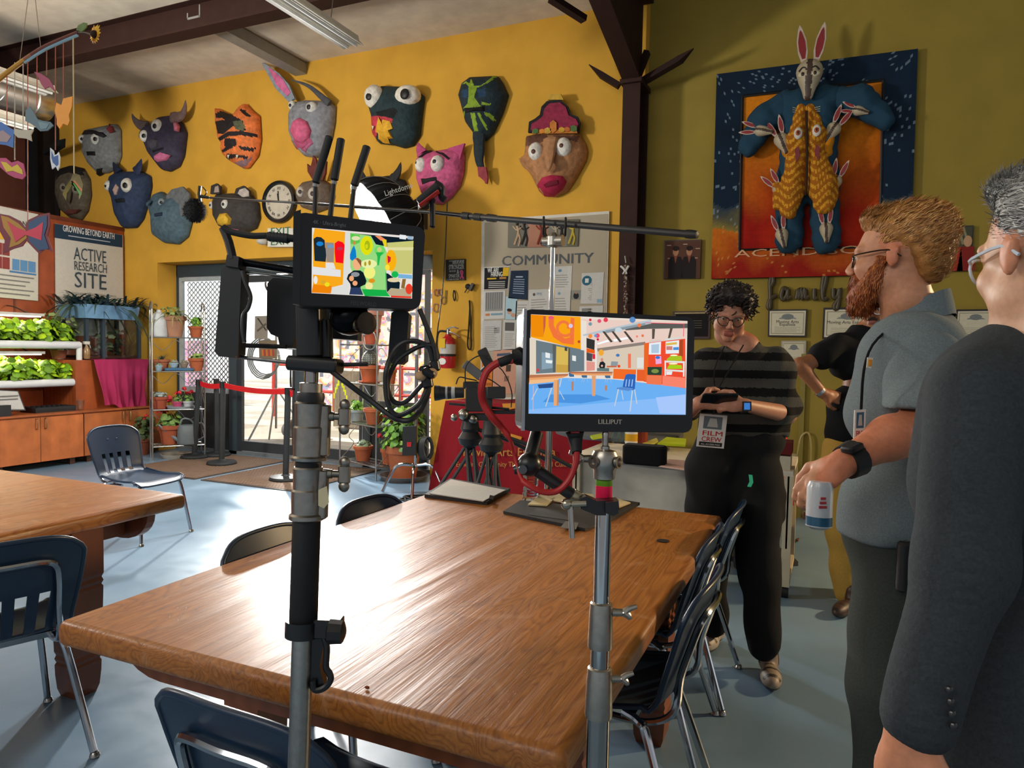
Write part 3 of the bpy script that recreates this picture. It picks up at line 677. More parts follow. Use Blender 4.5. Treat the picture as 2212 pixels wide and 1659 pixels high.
# tiger
st = '231d1e'
tig = [(st, [(465, 245), (478, 240), (500, 247), (525, 262), (531, 282), (522, 285), (498, 268), (480, 255), (466, 255)]), (st, [(465, 262), (480, 259), (503, 263), (505, 271), (482, 290), (470, 288)]), (st, [(468, 300), (492, 284), (520, 283), (556, 290), (554, 297), (520, 292), (495, 294), (472, 306)]), (st, [(518, 235), (530, 238), (542, 252), (535, 252), (520, 242)]), (st, [(485, 298), (508, 300), (512, 312), (498, 322), (484, 315)]), (st, [(478, 325), (498, 308), (500, 320), (482, 330)]), (st, [(515, 315), (552, 320), (548, 327), (520, 324)]), (st, [(490, 332), (520, 334), (537, 338), (535, 343), (510, 340), (495, 345), (488, 341)]), ('5c5f46', [(503, 262), (522, 260), (530, 275), (524, 283), (508, 278)]), ('8a6a70', [(505, 352), (530, 344), (545, 340), (532, 358), (525, 363)])]
M = Mask('tiger_mask', 'orange tiger mask with black stripes and white fangs', [(463, 231), (488, 242), (506, 249), (515, 240), (527, 221), (541, 237), (555, 248), (558, 300), (552, 335), (532, 362), (522, 363), (490, 345), (478, 333), (482, 318), (470, 300), (464, 262)], .17, 'e0773c', tig)
for x in (493, 512): M.patch('fang', [(x-3, 334), (x+3, 334), (x, 344)], 'e8e2d4', .02)
# rabbit
M = Mask('rabbit_mask', 'grey rabbit mask with a tall upright ear and large pink nose', [(622, 245), (632, 218), (660, 214), (705, 216), (718, 226), (716, 262), (710, 295), (697, 325), (676, 339), (652, 335), (632, 312), (622, 285)], .2, '8a8c92')
M.slab('ear', [(627, 222), (598, 192), (575, 150), (568, 136), (580, 142), (606, 160), (628, 185), (640, 214)], '8d939c', .12, .03, inner=('d06a94', [(621, 208), (598, 184), (580, 146), (588, 150), (612, 172), (628, 200)]))
M.cone('ear', [(712, 224), (690, 205), (665, 185), (628, 172)], 15, '4c4c50', outs=[.1, .13, .15, .17]); M.eye(630, 227, 9, dx=-.4); M.eye(672, 232, 14, dx=-.4, dy=-.1, asp=.9)
M.patch('nose', [(626, 282), (632, 262), (646, 254), (662, 262), (671, 282), (667, 298), (652, 310), (636, 304)], 'd06084', .05); M.patch('mouth', [(628, 302), (652, 312), (668, 298), (674, 306), (656, 322), (640, 322)], 'b85578', .02); M.patch('chin_mark', [(650, 322), (672, 300), (676, 310), (660, 330)], 'b06080', .012)
# big eyed bird
M = Mask('bird_mask', 'dark teal mask with two huge bulging eyes and yellow flames at the mouth', [(792, 225), (800, 195), (822, 183), (850, 184), (890, 186), (912, 205), (906, 250), (902, 290), (888, 312), (868, 318), (848, 312), (815, 308), (802, 290), (800, 250)], .2, '24383c', [('c23a48', [(800, 252), (812, 250), (848, 254), (846, 266), (816, 264), (812, 300), (802, 288)]), ('0e1416', [(812, 242), (850, 232), (860, 240), (850, 256), (815, 250)])])
M.eye(806, 208, 23, 'e6e0d2', dx=-.42, dy=.0, asp=1.12, bulge=.8, pr=.36); M.eye(877, 205, 30, 'ece6d8', dx=-.12, dy=-.08, asp=.75, bulge=.7, pr=.38)
M.patch('flames', [(812, 305), (811, 282), (817, 252), (822, 268), (826, 258), (842, 262), (848, 278), (838, 272), (842, 286), (848, 298), (838, 300), (842, 310), (830, 309)], 'e3ab30', .03); M.patch('fang', [(802, 270), (808, 272), (805, 282)], 'e6e0d0', .03)
# green scorpion
gl = '86a32c'
M = Mask('scorpion_mask', 'dark blue mask painted with lime green lines and a long hanging tail', [(988, 205), (996, 178), (1014, 164), (1072, 161), (1082, 175), (1094, 202), (1082, 240), (1062, 285), (1045, 302), (1022, 290), (1004, 265), (998, 240), (994, 225)], .2, '1f3038', [(gl, [(1018, 170), (1024, 186), (1040, 184), (1068, 162), (1077, 162), (1060, 176), (1030, 190), (1024, 210), (1035, 225), (1040, 230), (1000, 234), (1010, 224), (1012, 205), (1012, 186), (1006, 180), (998, 182), (1006, 175), (1014, 180)]), (gl, [(1016, 244), (1026, 244), (1034, 292), (1026, 293)]), (gl, [(1030, 244), (1036, 244), (1055, 280), (1048, 280)]), (gl, [(1044, 242), (1060, 246), (1075, 262), (1068, 262), (1050, 250)]), (gl, [(998, 244), (1006, 238), (1002, 255), (998, 252)]), (gl, [(1040, 220), (1062, 224), (1060, 228), (1040, 226)]), ('22405c', [(996, 196), (1010, 192), (1010, 212), (998, 210)]), ('22405c', [(1030, 194), (1048, 190), (1050, 208), (1034, 210)])])
M.patch('mouth', [(1004, 233), (1046, 229), (1046, 240), (1004, 244)], '111113', .02); t_ = M.cone('tail', [(1035, 285), (1035, 330), (1036, 350), (1043, 372), (1050, 397)], 30, '1f2c33', outs=[.08, .1, .09, .07, .05])
M.slab('tail_tip', [(1034, 362), (1052, 362), (1056, 385), (1054, 398), (1044, 388), (1036, 382)], '943a42', .09, .03)
# pink pig
M = Mask('pig_mask', 'pink pig mask with pointed ears and round white eyes', [(896, 345), (905, 328), (940, 324), (978, 318), (1000, 330), (998, 370), (990, 400), (972, 425), (950, 441), (930, 436), (908, 418), (897, 385)], .17, 'c85a86')
M.cone('ear', [(912, 332), (906, 320), (903, 308)], 26, 'b84a78', outs=[.08, .09, .1], flat=.4); M.slab('ear', [(970, 322), (1006, 311), (996, 345), (982, 342)], 'b8487a', .06, .03)
M.eye(908, 356, 14, 'e2ddd6', dx=-.55, dy=-.3, pr=.3); M.eye(943, 353, 16, 'e2ddd6', dx=-.3, dy=-.25, pr=.32); M.patch('mouth', [(909, 386), (942, 382), (943, 390), (926, 392), (912, 398)], '1c1a1c', .02)
M.patch('eyebrow', [(903, 339), (916, 327), (932, 324), (933, 327), (918, 331), (906, 342)], '221c20', .015); M.patch('eyebrow', [(941, 325), (958, 330), (972, 342), (968, 345), (955, 335), (942, 329)], '221c20', .015)
# brown face with crown
M = Mask('face_mask', 'large brown face mask with a crimson crown and big red lips', [(1132, 320), (1134, 292), (1172, 284), (1250, 286), (1262, 308), (1266, 325), (1262, 345), (1240, 385), (1222, 412), (1196, 424), (1172, 422), (1160, 408), (1146, 380), (1132, 358), (1122, 350), (1122, 340), (1130, 335)], .2, 'b07c52', [('6d4a3a', [(1134, 290), (1180, 292), (1186, 300), (1160, 312), (1135, 316)]), ('6d4a3a', [(1195, 292), (1250, 294), (1248, 308), (1220, 300), (1196, 306)])])
cr = M.slab('crown', [(1143, 288), (1145, 265), (1158, 258), (1168, 250), (1172, 232), (1184, 220), (1212, 218), (1228, 230), (1234, 248), (1250, 254), (1255, 266), (1252, 288)], '17161a', .10, .03)
M.slab('crown_front', [(1147, 282), (1149, 268), (1162, 261), (1173, 252), (1177, 235), (1188, 224), (1210, 222), (1223, 232), (1229, 250), (1245, 258), (1250, 268), (1247, 280)], '8c2240', .13, .012, parent=cr)
M.slab('crown_top', [(1186, 218), (1188, 207), (1214, 205), (1220, 218)], 'c8a03c', .10, .04, parent=cr)
M.slab('crown_band', [(1150, 290), (1151, 282), (1246, 280), (1248, 288)], 'b8702c', .14, .012, parent=cr)
for x, y, w_, h_, c in ((1158, 284, 6, 6, '4c6a38'), (1172, 284, 6, 5, 'd08030'), (1184, 283, 7, 7, 'c8a040'), (1196, 274, 7, 14, 'c87a30'), (1214, 281, 6, 6, 'c89c30'), (1226, 280, 6, 5, 'c06a30'), (1240, 278, 7, 7, '4c6a38')): M.slab('jewel', [(x-w_, y-h_*.6), (x, y-h_), (x+w_, y-h_*.6), (x+w_, y+h_*.6), (x, y+h_), (x-w_, y+h_*.6)], c, .15, .014, parent=cr)
M.eye(1156, 326, 17, 'e4e0d4', '5c3424', dx=-.25, dy=.05, pr=.3); M.eye(1215, 318, 19, 'e4e0d4', '5c3424', dx=-.15, dy=-.2, pr=.26)
M.cone('nose', [(1190, 300), (1188, 330), (1186, 355), (1183, 372)], 34, 'b28058', outs=[.2, .25, .3, .25], flat=.8); g_ = M.cone('ear', [(1150, 362), (1134, 354), (1121, 342)], 22, 'a87850', outs=[.1, .1, .08])
M.patch('lips', [(1160, 400), (1170, 384), (1190, 378), (1215, 380), (1223, 392), (1215, 408), (1196, 424), (1176, 424), (1164, 412)], 'b02448', .06); M.patch('mouth', [(1168, 400), (1185, 390), (1210, 386), (1212, 396), (1195, 404), (1175, 408)], '7c1c30', .075)
# blue wolf
M = Mask('wolf_mask', 'dark blue wolf mask with two upright pointed ears, below the grey bear', [(236, 378), (250, 369), (300, 368), (318, 378), (320, 400), (312, 440), (302, 472), (288, 491), (262, 492), (250, 470), (243, 430), (232, 400)], .19, '2d3c58')
M.cone('ear', [(256, 374), (250, 362), (244, 350)], 26, '22283c', outs=[.09, .1, .12], flat=.4); M.cone('ear', [(294, 372), (302, 357), (306, 343)], 26, '2c3450', outs=[.09, .1, .12], flat=.4); M.eye(233, 401, 10, dx=-.5); M.eye(272, 400, 14, 'dcd8cc', dx=-.25, pr=.45)
M.patch('cheek_mark', [(243, 410), (250, 397), (256, 405), (252, 420), (247, 421)], 'c8a898', .02); M.patch('mouth', [(247, 430), (268, 428), (270, 437), (250, 438)], '141a20', .02)
# carved face
M = Mask('carved_face_mask', 'old brown face mask with dark hair, half hidden behind the hanging silver butterfly', [(120, 385), (130, 362), (150, 356), (175, 362), (188, 385), (191, 420), (184, 455), (170, 475), (150, 472), (130, 455), (120, 420)], .15, '5f5648', [('1e1c1b', [(120, 390), (128, 360), (150, 355), (176, 360), (186, 380), (172, 378), (150, 372), (130, 378)])])
M.eye(136, 405, 9, '8f8a78'); M.eye(163, 408, 10, '8f8a78'); M.cone('nose', [(150, 400), (148, 425), (149, 440)], 18, '5a5044', outs=[.16, .2, .18], flat=.8); M.patch('lips', [(136, 458), (150, 452), (170, 452), (162, 462), (146, 465)], '6d3f35', .03)
# elephant
M = Mask('elephant_mask', 'blue-grey elephant mask with a wide flapping ear and trunk', [(318, 440), (330, 418), (345, 412), (362, 425), (385, 420), (404, 440), (408, 480), (400, 510), (380, 527), (350, 524), (328, 508), (326, 470)], .17, '4d6470')
M.slab('ear', [(362, 425), (375, 410), (398, 404), (412, 418), (412, 445), (396, 468), (372, 470)], '6a6e70', .09, .03); M.eye(348, 437, 8, '8e9aa0'); M.patch('mouth', [(332, 462), (350, 458), (350, 466), (334, 468)], '26344a', .02); M.cone('trunk', [(330, 440), (322, 438), (317, 445)], 18, '3f5462', outs=[.14, .2, .24], flat=1)
# black bear
M = Mask('black_bear_mask', 'black bear mask with pale inner ears and a yellow snout, beside the clock', [(457, 432), (466, 418), (500, 416), (540, 420), (553, 438), (556, 470), (548, 492), (520, 505), (490, 500), (470, 488), (458, 465)], .17, '3b3735')
M.slab('ear', [(458, 420), (460, 402), (472, 397), (480, 405), (478, 420)], '33302e', .08, .03, inner=('a89890', [(463, 416), (465, 404), (472, 401), (474, 415)])); M.slab('ear', [(510, 420), (514, 408), (530, 402), (542, 412), (544, 428)], '33302e', .08, .03, inner=('b8aca4', [(514, 418), (518, 410), (530, 406), (538, 414), (538, 424), (524, 426)]))
M.eye(456, 443, 7, dx=-.4); M.eye(485, 441, 9, dx=-.4); M.patch('snout', [(468, 475), (474, 462), (488, 460), (498, 472), (496, 484), (480, 488), (470, 484)], 'd8ac34', .05); M.patch('tongue', [(490, 500), (502, 494), (516, 496), (512, 504), (498, 506)], 'b05c80', .02)
# moose
M = Mask('moose_mask', 'brown moose mask with dark red antlers, behind the monitor antennas', [(638, 412), (655, 392), (690, 385), (712, 398), (716, 425), (706, 448), (680, 458), (650, 448), (640, 430)], .17, '6a5c50')
M.slab('antler', [(680, 392), (668, 372), (667, 355), (674, 362), (677, 352), (680, 337), (686, 345), (690, 380), (688, 392)], '6b3028', .08, .03); M.slab('antler', [(692, 390), (698, 370), (704, 345), (708, 350), (706, 375), (700, 390)], '6b3028', .08, .03); M.eye(648, 414, 10, 'bcb4a8', '3a2820'); M.eye(675, 418, 12, 'bcb4a8', '3a2820')
# black dragon
M = Mask('dragon_mask', 'black spiny mask with a curved fin horn, mostly behind the black light dome', [(765, 400), (790, 385), (840, 378), (872, 388), (880, 410), (872, 440), (840, 460), (800, 455), (772, 430)], .15, '262829')
M.cone('horn', [(848, 390), (860, 372), (866, 350)], 26, '26282a', outs=[.08, .12, .13], flat=.5); M.cone('horn', [(790, 392), (782, 375), (771, 352)], 14, '26282a', outs=[.08, .12, .14], flat=.5)
# clock
t = thing('wall_clock', 'round wall clock with black rim and roman numerals beside the black bear mask', 'clock', onY(603, 436, YW-.02)); c = onY(603, 436, YW-.03); r = .255
g = MB(); g.lathe(c+V((0, .03, 0)), (0, -1, 0), [(r*.75, 0), (r, 0), (r, .03), (r*.96, .055), (r*.84, .06), (r*.78, .03), (r*.7, .03)], 40, '1b1d1f'); obj('rim', g, 'gloss', t)
g = MB(); g.cyl(c+V((0, .01, 0)), c-V((0, .006, 0)), r*.79, r*.79, 40, 'c4baa8'); f_ = obj('dial', g, 'satin', t); g = MB()
for k, s_ in enumerate(('XII', 'I', 'II', 'III', 'IV', 'V', 'VI', 'VII', 'VIII', 'IX', 'X', 'XI')):
 a = -k*PI/6; up = V((-sin(a), 0, cos(a))); rt = V((cos(a), 0, sin(a))); g.text(s_, c+up*r*.56, rt, up, r*.14, '2c2824', .008, 'CENTER', .02)
obj('numerals', g, 'matte', f_); g = MB()
for a, L_ in ((.06, .5), (.18, .38)):
 up = V((-sin(a), 0, cos(a))); g.box(c+up*r*L_/2-V((0, .012, 0)), (.012, .004, r*L_), '1c1a18', Matrix.Rotation(-a, 3, 'Y'))
obj('hands', g, 'satin', f_)
# exit sign
t = thing('exit_sign', 'white double exit sign over the doors below the clock', 'sign', onY(606, 535, YW-.05)); q = [onY(x, y, YW-.09) for x, y in ((578, 533), (633, 533), (633, 493), (578, 493))]
g = MB(); g.prism(q, (0, 1, 0), .08, 'd2cfc4'); obj('housing', g, 'satin', t)
for nm, y in (('upper_word', 507), ('lower_word', 530)): g = MB(); g.text('EXIT', onY(584, y, YW-.092), (1, 0, 0), (0, 0, 1), .085, '3d6a50', .001, width=q[1].x-q[0].x-.09, bold=.02); obj(nm, g, 'matte', t)
g = MB(); g.sph(onY(567, 522, YW-.1), (.06, .08, .04), 'c8c4bc'); obj('lamp_head', g, 'satin', t)
# ================================================================ artwork, notices and fittings on the end wall
def wpoly(mb, px, off, t, col, Y=YW): mb.prism([onY(x, y, Y-off) for x, y in px], (0, -1, 0), t, col); return mb
def wgrid(mb, q, off, nu, nv, colf, Y=YW):
 """quad q of photograph pixels (tl,tr,br,bl) on the wall, gridded"""
 a, b, c, d = [onY(x, y, Y-off) for x, y in q]
 mb.grid(lambda u, v: (d*(1-u)+c*u)*(1-v)+(a*(1-u)+b*u)*v, nu, nv, colf, False); return mb
def wtext(mb, s, x, y, x2, y2, h, col, off, Y=YW, bold=.0, align='LEFT', fit=True):
 a = onY(x, y, Y-off); b = onY(x2, y2, Y-off); mb.text(s, a, (1, 0, 0), (0, 0, 1), h, col, .001, align, bold, width=(b-a).length if fit else None); return mb
# --- painting with frame and soft figure
FQ = [(1548, 160), (1983, 105), (1966, 592), (1536, 602)]; IQ = [(1604, 208), (1908, 173), (1900, 533), (1597, 540)]
t = thing('figure_artwork', 'large framed artwork of a blue rabbit figure on an orange panel', 'artwork', onY(1750, 602, YW-.06))
def frame_col(u, v):
 s_ = nz(u*9, v*9)*.16; w_ = v+s_*.6
 c = mixc('0b1626', '0e2a40', .5+s_*2) if w_ > .36 else (mixc('8a7a34', '1c3448', (w_-.24)/.12) if w_ > .24 else mixc('96180c', 'cc6c14', (w_-.02)/.22))
 if abs(nz(u*34, v*40, 4)) < .02 and nz(u*6, v*6) > -.1: c = mixc(c, '8fa6b4' if w_ > .3 else 'd8a050', .45)
 return c
g = MB(); corners = FQ; inn = IQ
for k in range(4):
 a, b = corners[k], corners[(k+1) % 4]; c_, d_ = inn[(k+1) % 4], inn[k]
 A, B = onY(*FQ[3], YW-.06), onY(*FQ[1], YW-.06)
 q = [onY(*p, YW-.06) for p in (a, b)]+[onY(*p, YW-.05) for p in (c_, d_)]
 nu, nv = 70, 14
 def f(u, v, q=q): return (q[0]*(1-u)+q[1]*u)*(1-v)+(q[3]*(1-u)+q[2]*u)*v
 g.grid(f, nu, nv, lambda u, v, f=f: frame_col((f(u, v).x-A.x)/(B.x-A.x), (f(u, v).z-A.z)/(B.z-A.z)), False)
 g.prism([onY(*a, YW-.055), onY(*b, YW-.055), onY(*c_, YW-.045), onY(*d_, YW-.045)], (0, 1, 0), .05, '121a28')
obj('painted_frame', g, 'art', t)
g = MB(); wgrid(g, IQ, .035, 40, 50, lambda u, v: mixc(mixc('b82806', '960c06', .5+nz(u*5, v*5)), mixc('e08410', 'd0760a', u), (v-.2)/.6+nz(u*4, v*4)*.25)); obj('orange_panel', g, 'art', t)
g = MB()
for k in range(4):
 a, b = IQ[k], IQ[(k+1) % 4]; pa = onY(*a, YW-.05); pb = onY(*b, YW-.05); g.cyl(pa, pb, .012, .012, 6, '0c0a0a')
obj('inner_edge', g, 'satin', t)
g = MB(); wtext(g, 'ACENDISC', 1586, 556, 1850, 550, .07, 'd8a070', .062); obj('painted_lettering', g, 'satin', t)
DEN = '27465a'
def yarn(name, caps, col, k=.05, disp=None, res=.016, par=None):
 pr = [('cap', tuple(onY(*a, YW-o)), tuple(onY(*b, YW-o2)), r1, r2) for a, b, r1, r2, o, o2 in caps]
 return sobj(name, surf(pr, res, k, (lambda P: .010*np.sin(P[:, 0]*40+3*np.sin(P[:, 2]*13))*np.sin(P[:, 2]*31)) if disp is None else disp), col, 'fabric', par or t)
yarn('denim_torso', [((1705, 225), (1790, 215), .12, .12, .13, .13), ((1722, 240), (1720, 400), .15, .14, .12, .12), ((1772, 235), (1770, 400), .15, .14, .12, .12), ((1712, 380), (1703, 520), .12, .115, .12, .12), ((1780, 380), (1784, 520), .12, .115, .12, .12)], DEN)
yarn('denim_sleeve', [((1690, 232), (1650, 262), .12, .12, .13, .15), ((1650, 262), (1617, 316), .12, .09, .15, .15)], DEN)
yarn('denim_sleeve', [((1812, 218), (1858, 218), .11, .12, .13, .15), ((1858, 218), (1910, 258), .12, .085, .15, .15)], DEN)
HI = 'c9811c'
hcol = lambda C: np.where((np.sin(C[:, 2:3]*95+4*np.sin(C[:, 0:1]*30)) > .1) & (np.abs(np.sin(C[:, 0:1]*120+C[:, 2:3]*22)) > .35), np.array([lin('d89a2c')]), np.array([lin('a8641a')]))
for a in ([((1728, 235), (1722, 300), .045, .075, .24, .26), ((1722, 300), (1728, 330), .09, .06, .26, .26), ((1722, 340), (1710, 410), .08, .11, .26, .26), ((1710, 410), (1703, 455), .11, .07, .26, .25), ((1703, 450), (1682, 440), .06, .045, .25, .25), ((1682, 440), (1678, 400), .04, .03, .25, .25)], [((1752, 235), (1762, 295), .045, .075, .24, .26), ((1762, 295), (1756, 325), .09, .06, .26, .26), ((1762, 335), (1775, 400), .08, .11, .26, .26), ((1775, 400), (1780, 445), .11, .07, .26, .25), ((1780, 445), (1800, 420), .06, .045, .25, .25), ((1800, 420), (1806, 385), .04, .03, .25, .25)]):
 yarn('gold_hare', a, hcol, .03, res=.011)
for a in ([((1703, 330), (1692, 300), .05, .035, .22, .24)], [((1784, 330), (1794, 290), .05, .035, .22, .24)]): yarn('gold_paw', a, HI, .03, res=.011)
g = MB(); g.tube([onY(1742, 240, YW-.33), onY(1743, 330, YW-.345), onY(1742, 400, YW-.35), onY(1741, 420, YW-.3)], .012, '3c2410', 6); obj('dark_spine', g, 'matte', t)
for x, y in ((1724, 288), (1764, 282)):
 p = onY(x, y, YW-.35); g = MB(); g.sph(p, (.035, .02, .05), 'd8cfc0', 10, 6); o = obj('eye', g, 'satin', t); g = MB(); g.sph(p-V((0, .014, 0)), (.02, .012, .024), 'b4501c', 10, 6); g.sph(p-V((0, .024, 0)), (.008, .005, .012), '1a100a', 8, 5); obj('iris', g, 'satin', o)
for x, y, s_ in ((1726, 330, -1), (1762, 326, 1)): g = MB(); wpoly(g, [(x, y-14), (x+s_*9, y-8), (x+s_*7, y+22), (x-s_*2, y+8)], .345, .008, '7a1a20'); obj('red_patch', g, 'satin', t)
def hare_head(x, y, r, ang, e=1.9, mirror=0, big=False, out=.24, c='b8a98c'):
 P = onY(x, y, YW-out); a = math.radians(ang); up = V((sin(a), 0, cos(a))); rt = V((cos(a), 0, -sin(a))); T = lambda q, w, o=0.: tuple(P+rt*q*r+up*w*r-V((0, o*r, 0)))
 pr = [('cap', T(0, .25), T(0, -1.0, .2), .62*r, .26*r), ('cap', T(0, .3), T(0, .0, .15), .6*r, .5*r)]
 h = sobj('hare_head', surf(pr, max(r*.09, .006), .3*r), lambda C: np.where((np.abs((C-np.array(P))@np.array(rt)) < .14*r)[:, None], np.array([lin('4a382c')]), np.array([lin(c)])), 'satin', t)
 for s_ in (-1, 1):
  g = MB(); b = V(T(s_*.28, .7)); tip = V(T(s_*.62, .7+e)); n = []; d = (tip-b); side = V((d.z, 0, -d.x)).normalized(); n = [b+d*k+side*w*r for k, w in ((0, .1), (.3, .24), (.6, .24), (.9, .1), (1, 0), (.9, -.1), (.6, -.24), (.3, -.24), (0, -.1))]
  g.prism(n, (0, -1, 0), .012, 'd0b8a8'); o = obj('ear', g, 'satin', h); g = MB(); cc = sum(n, V((0, 0, 0)))/9; g.prism([cc+(p-cc)*.72-V((0, .013, 0)) for p in n], (0, -1, 0), .004, '8c1c20'); obj('inner_ear', g, 'satin', o)
  if big: q = V(T(s_*.3, .0, .5)); g = MB(); g.sph(q, (.25*r, .2*r, .16*r), 'd8cba8', 12, 7); o = obj('eye', g, 'satin', h); g = MB(); g.sph(q-V((0, .16*r, 0)), (.1*r, .06*r, .1*r), '2a2018', 8, 5); obj('pupil', g, 'gloss', o); g = MB(); g.tube([T(s_*.12, .28, .62), T(s_*.32, .36, .6), T(s_*.5, .2, .5)], .04*r, '1c1410', 6, 3); obj('brow', g, 'satin', h)
  else: q = V(T(s_*.3, .0, .45)); g = MB(); g.sph(q, .09*r, '241a14', 6, 4); obj('eye', g, 'satin', h)
 return h
hare_head(1748, 168, .155, 1, 2.1, big=True, out=.3)
for x, y, an, r in ((1648, 283, -75, .075), (1690, 308, -22, .09), (1797, 285, 30, .085), (1858, 240, -70, .06), (1686, 412, -38, .08), (1802, 398, 16, .08), (1690, 512, -14, .08), (1785, 500, -4, .08)): hare_head(x, y, r, an)
for y0, s_ in ((236, -1), (234, 1)):
 g = MB()
 for k in range(3): g.tube([onY(1742+s_*12, y0+k*3, YW-.26), onY(1742+s_*30, y0-4+k*5, YW-.28)], .0025, 'c8c0a0', 5, 1)
 obj('whiskers', g, 'satin', t)
# --- photographs on the green wall
def framed(name, label, q, border, bc, base, paint=None, group=None, cat='picture', th=.03, mat='satin', lines=()):
 o = thing(name, label, cat, onY((q[2][0]+q[3][0])/2, q[2][1], YW-.01), group); g = MB(); wpoly(g, q, .005, th, bc); obj('frame', g, mat, o)
 cx = sum(p[0] for p in q)/4; cy = sum(p[1] for p in q)/4; w = abs(q[1][0]-q[0][0])
 k = 1-2*border/w; ky = 1-2*border/abs(q[3][1]-q[0][1]); iq = [(cx+(x-cx)*k, cy+(y-cy)*ky) for x, y in q]
 g = MB(); wpoly(g, iq, th+.005, .003, base)
 if paint: paint(g, iq, th+.0085)
 obj('print', g, 'paper', o); return o
def UV(q): return lambda u, v: ((q[0][0]*(1-u)+q[1][0]*u)*(1-v)+(q[3][0]*(1-u)+q[2][0]*u)*v, (q[0][1]*(1-u)+q[1][1]*u)*(1-v)+(q[3][1]*(1-u)+q[2][1]*u)*v)
def blob(g, F, cu, cv, ru, rv, off, col, n=14, t=.001): wpoly(g, [F(cu+ru*cos(2*PI*k/n), cv+rv*sin(2*PI*k/n)) for k in range(n)], off, t, col)
def two_men(g, q, off):
 F = UV(q); wpoly(g, [F(0, 0), F(1, 0), F(1, 1), F(0, 1)], off, .0005, '5a3a2c')
 for u in (.3, .68): wpoly(g, [F(u-.14, .42), F(u+.14, .42), F(u+.2, .55), F(u+.2, 1), F(u-.2, 1), F(u-.2, .55)], off+.001, .001, '211a1a'); wpoly(g, [F(u-.05, .38), F(u+.05, .38), F(u, .6)], off+.0022, .0005, '8a4a36'); blob(g, F, u, .28, .085, .12, off+.003, 'b07a5c'); blob(g, F, u, .2, .09, .07, off+.0045, '2a1c18')
 for u, v in ((.05, .1), (.5, .08), (.85, .2), (.08, .45), (.8, .45)): wpoly(g, [F(u, v), F(u+.12, v), F(u+.12, v+.025), F(u, v+.025)], off+.001, .0005, 'b89a84')
framed('photo_canvas', 'small canvas photo of two people in dark jackets beside the steel column', [(1436, 520), (1516, 518), (1513, 602), (1434, 603)], 1.2, '3a2a24', '6a4432', two_men)
def group_pic(g, q, off):
 F = UV(q); wpoly(g, [F(0, 0), F(1, 0), F(1, 1), F(0, 1)], off, .0005, '4c4c3c')
 for k in range(9): wpoly(g, [F(.1*k, .0), F(.1*k+.04, 0), F(.1*k+.16, .4), F(.1*k+.1, .4)], off+.001, .0005, '8c8c6c')
 for u, c in ((.28, '2a2a2c'), (.66, 'a8281e'), (.92, '8a241e')): wpoly(g, [F(u-.13, .45), F(u+.13, .45), F(u+.18, 1), F(u-.2, 1)], off+.002, .001, c); blob(g, F, u, .33, .085, .13, off+.0035, 'c89a74')
 wpoly(g, [F(.42, .5), F(.46, .5), F(.44, .95), F(.4, .9)], off+.004, .0005, 'c8b8a0')
framed('group_photo', 'framed photo of people in red and black between the two men on the right', [(1990, 492), (2102, 488), (2098, 586), (1988, 588)], 1.2, '2c2a20', '5a5440', group_pic)
def cert(title):
 def f(g, q, off):
  F = UV(q); wpoly(g, [F(.04, .06), F(.96, .06), F(.96, .94), F(.04, .94)], off, .0004, '9a9178'); wpoly(g, [F(.06, .09), F(.94, .09), F(.94, .91), F(.06, .91)], off+.0006, .0004, 'd6cdb2')
  blob(g, F, .5, .24, .17, .12, off+.0014, '7d8280'); wpoly(g, [F(.3, .27), F(.7, .27), F(.76, .33), F(.24, .33)], off+.0018, .0004, '8d928e')
  for k, l in enumerate(title): a = onY(*F(.2, .5+.11*k), YW-off); b = onY(*F(.8, .5+.11*k), YW-off); g.text(l, (a+b)/2, (1, 0, 0), (0, 0, 1), .028, '4a463c', .0018, 'CENTER', .01)
  for k in range(4): wpoly(g, [F(.14, .66+.06*k), F(.86-.1*(k % 2), .66+.06*k), F(.86-.1*(k % 2), .675+.06*k), F(.14, .675+.06*k)], off+.0014, .0003, 'a49c86')
 return f
framed('certificate', 'framed award certificate on the green wall just right of the curly-haired head', [(1660, 669), (1744, 668), (1741, 728), (1659, 727)], 3, '2a1c18', 'd8d0b6', cert(['Moving Arts', 'Espanola']), 'certificates on the green wall')
framed('certificate', 'framed certificate partly hidden behind the black polo shoulder and red beard', [(1779, 665), (1888, 664), (1884, 736), (1776, 732)], 4, '17130f', 'd8d0b6', cert(['Moving Arts Espanola']), 'certificates on the green wall')
framed('certificate', 'lower pale framed certificate above the bent elbow of the person in black', [(1688, 736), (1742, 736), (1741, 790), (1687, 790)], 2.5, 'a59d88', 'c9c1a6', cert([]), 'certificates on the green wall')
framed('certificate', 'framed certificate on the wall above the grey polo shoulder, far right', [(2066, 669), (2152, 668), (2148, 730), (2062, 730)], 3.5, '17130f', 'd8cdb8', cert(['', '']), 'certificates on the green wall')
framed('plaque', 'dark award plaque with brown border behind the top right of the large monitor', [(1455, 673), (1536, 672), (1534, 732), (1454, 732)], 5, '3d1f1a', '14100f', lambda g, q, off: [wpoly(g, [UV(q)(-.03, -.05), UV(q)(1.03, -.05), UV(q)(1.03, 0), UV(q)(-.03, 0)], off, .001, 'b8a070')]+[wpoly(g, [UV(q)(.5, .3+.1*k), UV(q)(.8, .3+.1*k), UV(q)(.8, .33+.1*k), UV(q)(.5, .33+.1*k)], off, .001, '5a5648') for k in range(4)], cat='plaque')
